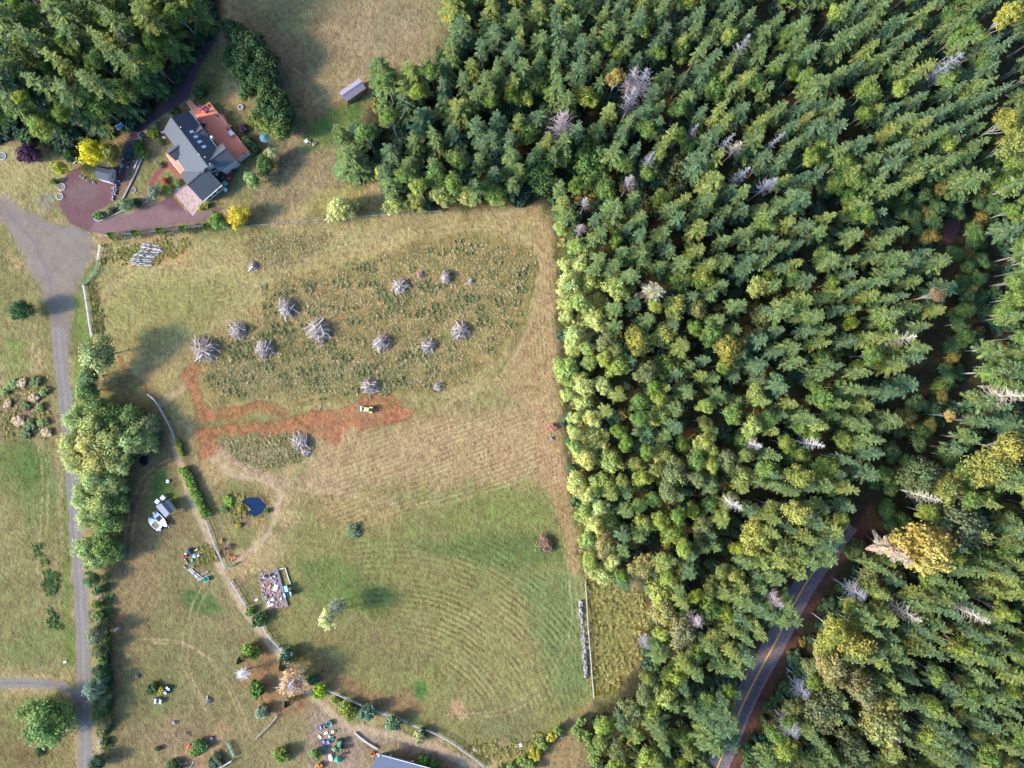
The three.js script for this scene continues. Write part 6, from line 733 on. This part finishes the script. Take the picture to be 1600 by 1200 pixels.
{ // mower by the garage
  const p = W(360, 277.5), t = thing('riding_mower', 'red riding mower on the grass behind the garage', 'mower', p, -0.5); part(t, 'body', box(0.7, 0.35, 0.8), M(0.5, 0.06, 0.05), 0, 0.5, 0.4); part(t, 'mower_deck', box(1.0, 0.16, 0.8), M(0.42, 0.05, 0.04), 0, 0.2, -0.1); part(t, 'seat', box(0.4, 0.35, 0.1), dark, 0, 0.75, -0.5); for (const [x, z] of [[-0.42, 0.6], [0.42, 0.6], [-0.45, -0.5], [0.45, -0.5]]) part(t, 'wheel', tyre(0.22, 0.16), blackRubber, x, 0.22, z);
  const q = W(366, 268), u2 = thing('trailer_cart', 'dark cart on the grass right of the red mower', 'cart', q, 0.7); part(u2, 'tub', box(0.9, 0.4, 1.2), dark, 0, 0.5, 0); for (const x of [-0.5, 0.5]) part(u2, 'wheel', tyre(0.24, 0.14), blackRubber, x, 0.24, 0); rod(u2, 'handle', new V3(0, 0.5, 0.6), new V3(0, 0.8, 1.3), 0.03, steel);
  const h = W(373, 292), ho = thing('garden_hose', 'coiled green hose on the grass beyond the garage', 'hose', h); for (let i = 0; i < 3; i++) { const c = part(ho, 'coil', new THREE.TorusGeometry(0.5 - i * 0.07, 0.035, 6, 26), M(0.03, 0.25, 0.14), 0, 0.04 + i * 0.05, 0); c.rotation.x = Math.PI / 2; }
  const f = W(376.5, 168), fp = thing('fire_pit', 'round grey stone fire pit on the lawn above the deck', 'fire pit', f); for (let i = 0; i < 14; i++) { const a = i / 14 * 6.283, s = part(fp, 'stone', box(0.3, 0.28, 0.2), i % 2 ? M(0.42, 0.4, 0.42) : M(0.33, 0.31, 0.33), Math.cos(a) * 0.6, 0.14, Math.sin(a) * 0.6); s.rotation.y = -a + Math.PI / 2; } part(fp, 'ash', new THREE.CylinderGeometry(0.5, 0.5, 0.08, 16), M(0.16, 0.13, 0.14), 0, 0.05, 0);
}
{ // covered trailer boat by the wood and other things in the yard of the house
  const p = W(190, 199), t = thing('covered_trailer', 'small white and blue trailer at the edge of the upper left wood', 'trailer', p, dirTurn(13, -7)); part(t, 'body', box(1.1, 0.75, 2.1), M(0.7, 0.72, 0.76, 0.4), 0, 0.72, 0); part(t, 'cover', box(0.55, 0.1, 2.0), M(0.08, 0.2, 0.55), -0.27, 1.13, 0); part(t, 'cover', box(0.5, 0.08, 2.0), M(0.75, 0.76, 0.8, 0.4), 0.27, 1.13, 0); for (const x of [-0.58, 0.58]) part(t, 'wheel', tyre(0.28, 0.18), blackRubber, x, 0.28, -0.1); rod(t, 'drawbar', new V3(0, 0.4, 1), new V3(0, 0.4, 1.9), 0.05, steel);
  const sofa = W(118.5, 253), u2 = thing('garden_bench', 'white garden bench on the driveway under the wood edge', 'bench', sofa, 0.7); part(u2, 'seat', box(1.2, 0.06, 0.5), trim, 0, 0.42, 0); part(u2, 'backrest', box(1.2, 0.5, 0.05), trim, 0, 0.7, -0.25); for (const x of [-0.5, 0.5]) part(u2, 'leg', box(0.08, 0.42, 0.45), trim, x, 0.21, 0);
  const ring = (x, y, r, l, m) => { const k = thing('tree_ring', l, 'planting ring', W(x, y)); const c = part(k, 'kerb', new THREE.TorusGeometry(r, 0.12, 6, 22), m, 0, 0.06, 0); c.rotation.x = Math.PI / 2; part(k, 'soil', new THREE.CylinderGeometry(r * 0.9, r * 0.9, 0.06, 18), M(0.12, 0.09, 0.07), 0, 0.03, 0); }; ring(97, 292, 0.85, 'pale planting ring at the left driveway edge, upper of two', palew); ring(94, 307, 0.8, 'pale planting ring at the left driveway edge, lower of two', palew); ring(209, 297, 0.65, 'small dark ring on the lower front lawn', M(0.2, 0.17, 0.15)); ring(4, 244, 0.9, 'blue-green ring at the left edge of the picture', M(0.2, 0.3, 0.32));
  const pot = (x, y, r, m, l) => { const k = thing('plant_pot', l, 'pot', W(x, y)); part(k, 'pot', new THREE.LatheGeometry([[0.001, 0], [0.7, 0], [1, 1.2], [0.9, 1.2], [0.85, 1.05], [0.001, 1.05]].map(q => new THREE.Vector2(q[0] * r, q[1] * r)), 16), m); part(k, 'soil', new THREE.CylinderGeometry(r * 0.84, r * 0.84, 0.03, 14), M(0.14, 0.1, 0.06), 0, r * 1.06, 0); }; pot(211, 253, 0.35, M(0.55, 0.5, 0.12), 'yellow pot among the bed plants beside the lawn edging'); pot(177.5, 294, 0.25, M(0.72, 0.7, 0.68), 'white pot on the drive below the garden shed'); pot(200, 261, 0.26, M(0.75, 0.74, 0.74), 'white pot beside the lowest blue-green shrub'); pot(165, 329.5, 0.2, M(0.6, 0.58, 0.56), 'pale pot near the tip of the drive island');
  const um = thing('patio_umbrella', 'dark teal garden umbrella at the foot of the lower evergreen clump', 'umbrella', W(418, 219)); part(um, 'canopy', new THREE.ConeGeometry(1.35, 0.55, 8), M(0.04, 0.12, 0.14), 0, 2.3, 0); part(um, 'pole', new THREE.CylinderGeometry(0.03, 0.03, 2.2, 8), steel, 0, 1.1, 0); part(um, 'foot', new THREE.CylinderGeometry(0.3, 0.34, 0.1, 14), dark, 0, 0.05, 0);
  const k2 = thing('crate', 'grey crate beside the stone ring on the meadow', 'crate', W(479.5, 221.5), 0.5); part(k2, 'side', box(0.8, 0.5, 0.8), M(0.4, 0.4, 0.42), 0, 0.25, 0); part(k2, 'lid', box(0.86, 0.06, 0.86), M(0.46, 0.46, 0.48), 0, 0.53, 0);
}
// yard clutter: barrels, crates, tubs, panels, tyres
const bar_ = (x, y, m, l, r = 0.3, h = 0.85) => { const t = thing('barrel', l, 'barrel', W(x, y)); part(t, 'body', new THREE.LatheGeometry([[0.001, 0], [0.9, 0], [1, 0.25], [0.97, 0.33], [1, 0.4], [1, 0.62], [0.97, 0.68], [1, 0.75], [0.9, 1], [0.001, 1]].map(q => new THREE.Vector2(q[0] * r, q[1] * h)), 16), m); part(t, 'lid', new THREE.CylinderGeometry(r * 0.72, r * 0.72, 0.04, 14), m, 0, h + 0.02, 0); };
const crt = (x, y, m, l, w = 0.7, d = 0.6, h = 0.5, a = 0.4) => { const t = thing('crate', l, 'crate', W(x, y), a); for (let k = 0; k < 3; k++) for (const s of [-1, 1]) { part(t, 'slat', box(w, h / 3.6, 0.04), m, 0, h * (k + 0.5) / 3, s * d / 2); part(t, 'slat', box(0.04, h / 3.6, d), m, s * w / 2, h * (k + 0.5) / 3, 0); } part(t, 'contents', box(w * 0.9, h * 0.7, d * 0.9), M(0.24, 0.22, 0.22), 0, h * 0.4, 0); };
const pan = (x, y, w, d, a, m, l, y0 = 0.16) => { const t = thing('panel', l, 'panel', W(x, y).setY(y0), a); part(t, 'sheet', box(w, 0.06, d), m); for (const s of [-1, 1]) part(t, 'batten', box(w * 0.96, 0.05, 0.08), M(0.4, 0.34, 0.28), 0, -0.055, s * d * 0.35); };
const tub = (x, y, m, l, r = 0.4) => { const t = thing('tub', l, 'tub', W(x, y)); part(t, 'tub', new THREE.LatheGeometry([[0.001, 0], [0.8, 0], [1, 0.9], [1.06, 0.9], [1.06, 0.96], [0.94, 0.96], [0.76, 0.1], [0.001, 0.1]].map(q => new THREE.Vector2(q[0] * r, q[1] * r)), 18), m); part(t, 'rim', new THREE.TorusGeometry(r, 0.035, 6, 20).rotateX(Math.PI / 2), m, 0, r * 0.95, 0); };
const tyr = (x, y, l, r = 0.4) => { const t = thing('tyre', l, 'tyre', W(x, y)); const k = part(t, 'tread', new THREE.TorusGeometry(r * 0.72, r * 0.3, 8, 18), blackRubber, 0, r * 0.3, 0); k.rotation.x = Math.PI / 2; part(t, 'rim', new THREE.CylinderGeometry(r * 0.45, r * 0.45, r * 0.3, 14), steel, 0, r * 0.2, 0); };
const trp = (x, y, w, d, h, a, m, l) => { const t = thing('tarp_heap', l, 'covered heap', W(x, y), a), g = new THREE.SphereGeometry(1, 18, 10, 0, 6.2832, 0, Math.PI / 2), p = g.attributes.position; for (let i = 0; i < p.count; i++) { const k = 0.85 + 0.3 * vn(p.getX(i) * 3 + 20 + x, p.getZ(i) * 3 + p.getY(i) * 2 + 20, 71); p.setXYZ(i, p.getX(i) * k * w / 2, p.getY(i) * k * h, p.getZ(i) * k * d / 2); } g.computeVertexNormals(); part(t, 'tarp', g, m); for (const s of [-1, 1]) part(t, 'weight', box(0.25, 0.12, 0.25), M(0.3, 0.28, 0.28), s * w * 0.5, 0.06, d * 0.2); };
const bl = M(0.05, 0.13, 0.45), tq = M(0.06, 0.38, 0.32), wh = M(0.48, 0.47, 0.47), rd = M(0.55, 0.07, 0.04), gn = M(0.05, 0.28, 0.14), or = M(0.6, 0.25, 0.08), br = M(0.18, 0.09, 0.07), pk = M(0.5, 0.3, 0.24), lb = M(0.25, 0.42, 0.58);
trp(297, 861, 1.5, 1.6, 0.9, 0.4, M(0.02, 0.04, 0.07), 'dark blue tarp heap at the top of the small junk heap'); bar_(292.5, 864, wh, 'white barrel left of the dark blue tarp'); tub(290.5, 868, rd, 'red and pale tub at the left of the small junk heap', 0.38); trp(305, 869, 1.0, 1.1, 0.5, 0, lb, 'light blue tarp bundle in the small junk heap'); bar_(312, 867, M(0.5, 0.56, 0.62), 'pale blue-grey barrel at the right of the small junk heap', 0.28); crt(300, 875, gn, 'green crate low in the small junk heap'); pan(307, 859, 0.9, 0.25, 0.5, wh, 'thin white board leaning in the small junk heap', 0.3); tub(301.5, 886, M(0.6, 0.5, 0.05), 'small yellow tub near the white poles', 0.25); tub(324, 904, tq, 'turquoise tub at the end of the white poles', 0.62);
tub(345.5, 845, M(0.7, 0.48, 0.14), 'round yellow tub right of the rail fence', 0.5); { const t = thing('hay_rake', 'dark brown machine frame between the yellow tub and red frame', 'farm implement', W(357.5, 855), 0.5); for (let i = 0; i < 6; i++) bar(t, 'tine_bar', new V3(-0.6 + i * 0.24, 0.4, -0.7), new V3(-0.6 + i * 0.24, 0.4, 0.7), 0.06, 0.06, br); bar(t, 'frame', new V3(-0.8, 0.5, -0.7), new V3(0.8, 0.5, -0.7), 0.1, 0.1, br); bar(t, 'frame', new V3(-0.8, 0.5, 0.7), new V3(0.8, 0.5, 0.7), 0.1, 0.1, br); for (const s of [-1, 1]) part(t, 'wheel', wheelG(0.35, 0.1), br, s * 0.8, 0.35, 0); }
{ const t = thing('plough_frame', 'bright red plough frame by the corner of the rail fence', 'farm implement', W(362.5, 870.5)); const rr2 = M(0.7, 0.1, 0.05); for (const [a, b] of [[[-0.9, 0.5, -0.5], [0.2, 0.5, 0.1]], [[0.2, 0.5, 0.1], [1, 0.5, -0.4]], [[0.2, 0.5, 0.1], [0.1, 0.5, 0.9]], [[0.9, 0.5, -0.5], [1.0, 0.5, 0.4]], [[-0.9, 0.5, -0.5], [-0.7, 0.5, -0.9]]]) bar(t, 'frame', new V3(...a), new V3(...b), 0.14, 0.12, rr2); for (const [x, z] of [[-0.8, -0.5], [1, -0.3], [0.1, 0.8]]) bar(t, 'share', new V3(x, 0.5, z), new V3(x + 0.1, 0.02, z + 0.1), 0.12, 0.2, rr2); }
pan(431, 918, 1.0, 1.7, -0.35, wh, 'large white panel on the rubble slab', 0.3); pan(421.5, 916, 0.35, 1.1, -0.6, or, 'orange board on the rubble slab', 0.28); crt(414.5, 933, M(0.36, 0.42, 0.2), 'pale green crate at the left edge of the rubble slab', 0.9, 0.6, 0.5, -0.3); pan(423, 945, 1.7, 0.7, 0.35, pk, 'pinkish board at the lower end of the rubble slab', 0.28); tub(416, 899.5, dark, 'black tub at the top of the rubble slab, left of two', 0.34); tub(425, 897.5, dark, 'black tub at the top of the rubble slab, right of two', 0.36);
bar_(413.5, 902, wh, 'small white barrel beside the left black tub', 0.22, 0.5); bar_(424.5, 903, wh, 'small white barrel below the right black tub', 0.22, 0.5); bar_(430, 900, M(0.55, 0.58, 0.62), 'pale barrel at the top right of the rubble slab', 0.24, 0.6); trp(427, 936, 1.4, 1.0, 0.5, 0.3, M(0.5, 0.48, 0.5), 'pale crumpled sheeting in the lower part of the rubble slab'); trp(421, 941, 1.0, 0.8, 0.4, 0.9, M(0.55, 0.42, 0.4), 'pinkish crumpled sheeting at the lower left of the rubble slab'); pan(412, 914, 0.25, 0.8, 0.5, pk, 'pale board at the left of the rubble slab', 0.26); pan(413, 922, 0.2, 0.9, -0.5, rd, 'red board at the left of the rubble slab', 0.24); crt(430, 908, M(0.5, 0.55, 0.62), 'small pale blue crate above the white panel', 0.5, 0.4, 0.4, 0.2); pan(439.5, 935, 0.35, 0.7, 0, wh, 'small white board beside the dark beam', 0.26); pan(401, 937, 0.9, 0.5, 0.6, M(0.6, 0.6, 0.6), 'grey-white mesh panel left of the rubble slab', 0.14); trp(425, 930, 0.8, 0.6, 0.35, 1.3, rd, 'small red sheet heap in the middle of the rubble slab');
const Y = (X, Yy) => [470 + X / 7.62, 1090 + Yy / 7.62];
tub(...Y(342, 298), M(0.15, 0.32, 0.28), 'round grey-green tub at the top of the yard clutter', 0.72); crt(...Y(235, 352), bl, 'blue crate at the top left of the yard clutter', 0.8, 1.0, 0.6, 0.3); crt(...Y(280, 345), br, 'brown crate beside the blue one in the yard clutter', 0.5, 1.1, 0.5, 0.1); trp(...Y(392, 402), 1.2, 0.9, 0.5, 0.3, pk, 'pinkish heap below the round grey-green tub'); pan(...Y(300, 418), 0.9, 0.6, 0.4, M(0.6, 0.5, 0.42), 'tan board in the upper yard clutter'); bar_(...Y(346, 450), wh, 'white barrel in the middle of the yard clutter', 0.26, 0.6); tub(...Y(374, 482), tq, 'turquoise tub right of the white barrel in the yard', 0.38); pan(...Y(228, 465), 0.6, 1.0, 0.6, M(0.46, 0.42, 0.3), 'pale timber frame at the left of the yard clutter'); crt(...Y(268, 520), bl, 'blue crate left of the second blue crate in the yard', 0.8, 0.8, 0.5, 0.2); crt(...Y(325, 525), M(0.04, 0.1, 0.4), 'deep blue crate in the middle of the yard clutter', 0.9, 0.9, 0.6, 0.5); tub(...Y(276, 588), M(0.03, 0.22, 0.2), 'dark teal tub at the lower left of the yard clutter', 0.5); bar_(...Y(405, 612), wh, 'white barrel left of the green tractor', 0.26, 0.6); pan(...Y(376, 610), 0.5, 0.4, 0.3, pk, 'small pink board beside the white barrel by the tractor'); pan(...Y(355, 700), 0.9, 1.6, 0.3, M(0.52, 0.48, 0.5), 'pale grey table-like panel below the tractor', 0.5); bar_(...Y(372, 740), wh, 'small white barrel at the foot of the grey panel', 0.2, 0.4); trp(...Y(448, 730), 2.0, 1.6, 1.0, 0.3, M(0.03, 0.26, 0.13), 'green tarp-covered heap in the lower yard');
{ const p = Y(518, 658), t = thing('utility_trailer', 'dark red trailer frame behind the green tractor', 'trailer', W(...p), 0.2); for (const s of [-1, 1]) { bar(t, 'frame', new V3(s * 0.5, 0.4, -0.6), new V3(s * 0.5, 0.4, 0.6), 0.08, 0.1, M(0.2, 0.05, 0.05)); part(t, 'wheel', wheelG(0.25, 0.14), blackRubber, s * 0.6, 0.25, 0.1); bar(t, 'cross_bar', new V3(-0.5, 0.4, s * 0.55), new V3(0.5, 0.4, s * 0.55), 0.08, 0.1, M(0.2, 0.05, 0.05)); } }
tub(...Y(862, 660), rd, 'red tub at the corner of the blue-roofed building', 0.45); pan(...Y(855, 690), 0.5, 0.5, 0.2, or, 'orange board below the red tub'); [[1075, 690], [1112, 722], [1180, 740]].forEach(([a, b], i) => bar_(...Y(a, b), wh, ['white barrel behind the blue-roofed building, left of three', 'white barrel behind the blue-roofed building, middle of three', 'white barrel behind the blue-roofed building, right of three'][i], 0.3, 0.6)); crt(...Y(1325, 770), wh, 'white crate against the back of the blue-roofed building', 1.2, 0.8, 0.6, 0.3); crt(...Y(1268, 760), M(0.4, 0.35, 0.32), 'brown-grey crate left of the white crate behind the building'); tyr(...Y(482, 498), 'black tyre lying in front of the green tractor', 0.42); tyr(...Y(510, 505), 'second black tyre lying beside the first at the tractor', 0.36);
tyr(259, 809.5 + 5, 'dark tyre on the grass beside the boat shelter', 0.3); { const t = thing('stone', 'single pale round stone on the grass above the boat shelter', 'stone', W(263, 752)); const g = new THREE.IcosahedronGeometry(0.5, 2), p = g.attributes.position; for (let i = 0; i < p.count; i++) { const k = 0.85 + 0.3 * vn(p.getX(i) * 3 + 9, p.getZ(i) * 3 + p.getY(i) + 9, 5); p.setXYZ(i, p.getX(i) * k, p.getY(i) * k * 0.6, p.getZ(i) * k); } g.computeVertexNormals(); part(t, 'rock', g, M(0.5, 0.45, 0.42), 0, 0.2, 0); }
pan(294, 1166, 1.3, 0.5, 0.9, rd, 'red-brown sheet beside the dark bush on the dirt bank', 0.2); crt(331, 1153, M(0.2, 0.18, 0.24), 'dark crate at the right end of the dark bank bush', 0.7, 0.7, 0.5, 0.8); pan(102, 1034, 0.8, 0.5, 0.4, M(0.5, 0.46, 0.46), 'grey boards on the grass beside the side lane'); pan(742, 1171, 1.0, 0.3, -0.5, wh, 'short white board beside the long curved fence', 0.3); pan(813, 1164, 0.8, 0.9, 0.4, M(0.5, 0.42, 0.4), 'pale square slab in the lower hay field', 0.1); pan(653, 110, 0.4, 0.4, 0, wh, 'small white board on the bright grass beside the forest corner'); pan(656, 102, 0.9, 0.7, 0.3, M(0.4, 0.28, 0.22), 'brown board at the corner of the meadow by the forest');
{ // utility pole beside the small dark tree: its shadow crosses the lane
  const t = thing('utility_pole', 'wooden utility pole beside the small dark tree left of the lane', 'utility pole', W(53, 489)); rod(t, 'pole', new V3(0, 0, 0), new V3(0, 5, 0), 0.13, darkWood); bar(t, 'cross_arm', new V3(-0.9, 4.7, 0), new V3(0.9, 4.7, 0), 0.12, 0.12, darkWood); for (const x of [-0.8, 0, 0.8]) part(t, 'insulator', new THREE.CylinderGeometry(0.06, 0.08, 0.2, 8), M(0.3, 0.35, 0.4), x, 4.88, 0);
}

// ---------------------------------------------------------------- weeds and grass nobody could count
{
  const weed = (() => { const g = new GB(), r = rng(501); for (let i = 0; i < 26; i++) { const a = r() * 6.283, d = new V3(Math.cos(a) * rr(0.5, 1, r), rr(0.25, 0.8, r), Math.sin(a) * rr(0.5, 1, r)).normalize(), j = rr(0.7, 1.3, r), o = new V3(rr(-0.3, 0.3, r), 0, rr(-0.3, 0.3, r)); g.kite(o, d, new V3(-d.z, rr(-0.3, 0.3, r), d.x).normalize(), rr(0.5, 0.9, r), rr(0.07, 0.16, r), [j, j, j * 0.95]); } return g.build(); })();
  const scatter = (name, label, zones, seed, size, tones) => { const list = [], r = rng(seed); for (const [poly, n, clump, s] of zones) { let x0 = 1e9, y0 = 1e9, x1 = -1e9, y1 = -1e9; for (const [x, y] of poly) { x0 = Math.min(x0, x); x1 = Math.max(x1, x); y0 = Math.min(y0, y); y1 = Math.max(y1, y); } let c = 0, tries = 0; while (c < n && tries++ < n * 60) { const x = rr(x0, x1, r), y = rr(y0, y1, r); const pd = polyD(x, y, poly); if (r() > sm(0, 26, pd + 34 * (fbm(x / 18, y / 18, 631, 3) - 0.42)) || polyD(x, y, POND) > -1.5 || polyD(x, y, POND_SMALL) > -1) continue; const f = fbm(x / 16, y / 16, 611, 3); if (f < clump + 0.22 * (r() - 0.5)) continue; list.push([x, y, s * rr(0.6, 1.4, r), f]); c++; } }
    const m = new THREE.InstancedMesh(weed, leafMat([1, 1, 1]), list.length); list.forEach(([x, y, s], i) => { m.setMatrixAt(i, new THREE.Matrix4().compose(W(x, y), new THREE.Quaternion().setFromAxisAngle(new V3(0, 1, 0), r() * 6.28), new V3(s, s * rr(0.6, 1.1, r), s))); const z = s > 0.75 ? r() * 0.3 : fbm(x / 22, y / 22, 621, 2) * 0.7 + r() * 0.4 - 0.05, t = tones[Math.min(tones.length - 1, Math.floor(z * tones.length))]; m.setColorAt(i, col(...t)); }); m.name = name; m.userData = { kind: 'stuff', label, category: 'plants' }; scene.add(m); };
  const T1 = [[0.13, 0.14, 0.055], [0.19, 0.175, 0.075], [0.3, 0.24, 0.11], [0.24, 0.2, 0.085], [0.42, 0.31, 0.17], [0.33, 0.26, 0.11], [0.2, 0.19, 0.08]];
  scatter('weeds', 'tall dry and green weeds over the cleared parcel', [[CLEARED, 8000, 0.22, 0.34], [CLEARED, 700, 0.57, 0.85], [SCRUB2, 700, 0.25, 0.42], [SCRUB3, 500, 0.25, 0.38]], 701, 1, T1);
  scatter('rough_grass', 'rough tussocky grass along edges and in the olive meadow', [[MEADOW_E, 1500, 0.2, 0.7], [BRAMBLE, 260, 0.3, 0.6], [[[870, 340], [884, 340], [925, 900], [905, 900]], 260, 0.3, 0.9], [[[140, 440], [152, 440], [160, 530], [150, 540]], 120, 0.2, 0.6], [[[155, 385], [300, 372], [300, 395], [240, 415], [160, 415]], 380, 0.35, 0.6], [ell(328, 868, 22, 18), 130, 0.2, 0.7], [ell(380, 792, 34, 26), 110, 0.5, 0.7], [[[700, 1165], [800, 1150], [870, 1120], [840, 1190], [790, 1200]], 260, 0.45, 0.7]], 702, 1, [[0.24, 0.2, 0.065], [0.34, 0.27, 0.09], [0.18, 0.19, 0.05], [0.4, 0.31, 0.14]]);
  scatter('field_weeds', 'small dark weed tufts dotted over the left field', [[[[70, 890], [96, 890], [98, 985], [70, 985]], 70, 0.45, 0.9], [[[50, 850], [75, 850], [75, 880], [50, 880]], 14, 0.3, 0.9], [[[160, 900], [172, 900], [176, 1180], [164, 1180]], 200, 0.3, 0.8]], 703, 1, [[0.1, 0.15, 0.045], [0.14, 0.18, 0.06]]);
}
scene.traverse(o => { if (o.isMesh) { o.castShadow = true; o.receiveShadow = true; } });
scene.environment = scene.background && scene.background.isTexture ? scene.background : null;
renderer.render(scene, camera);
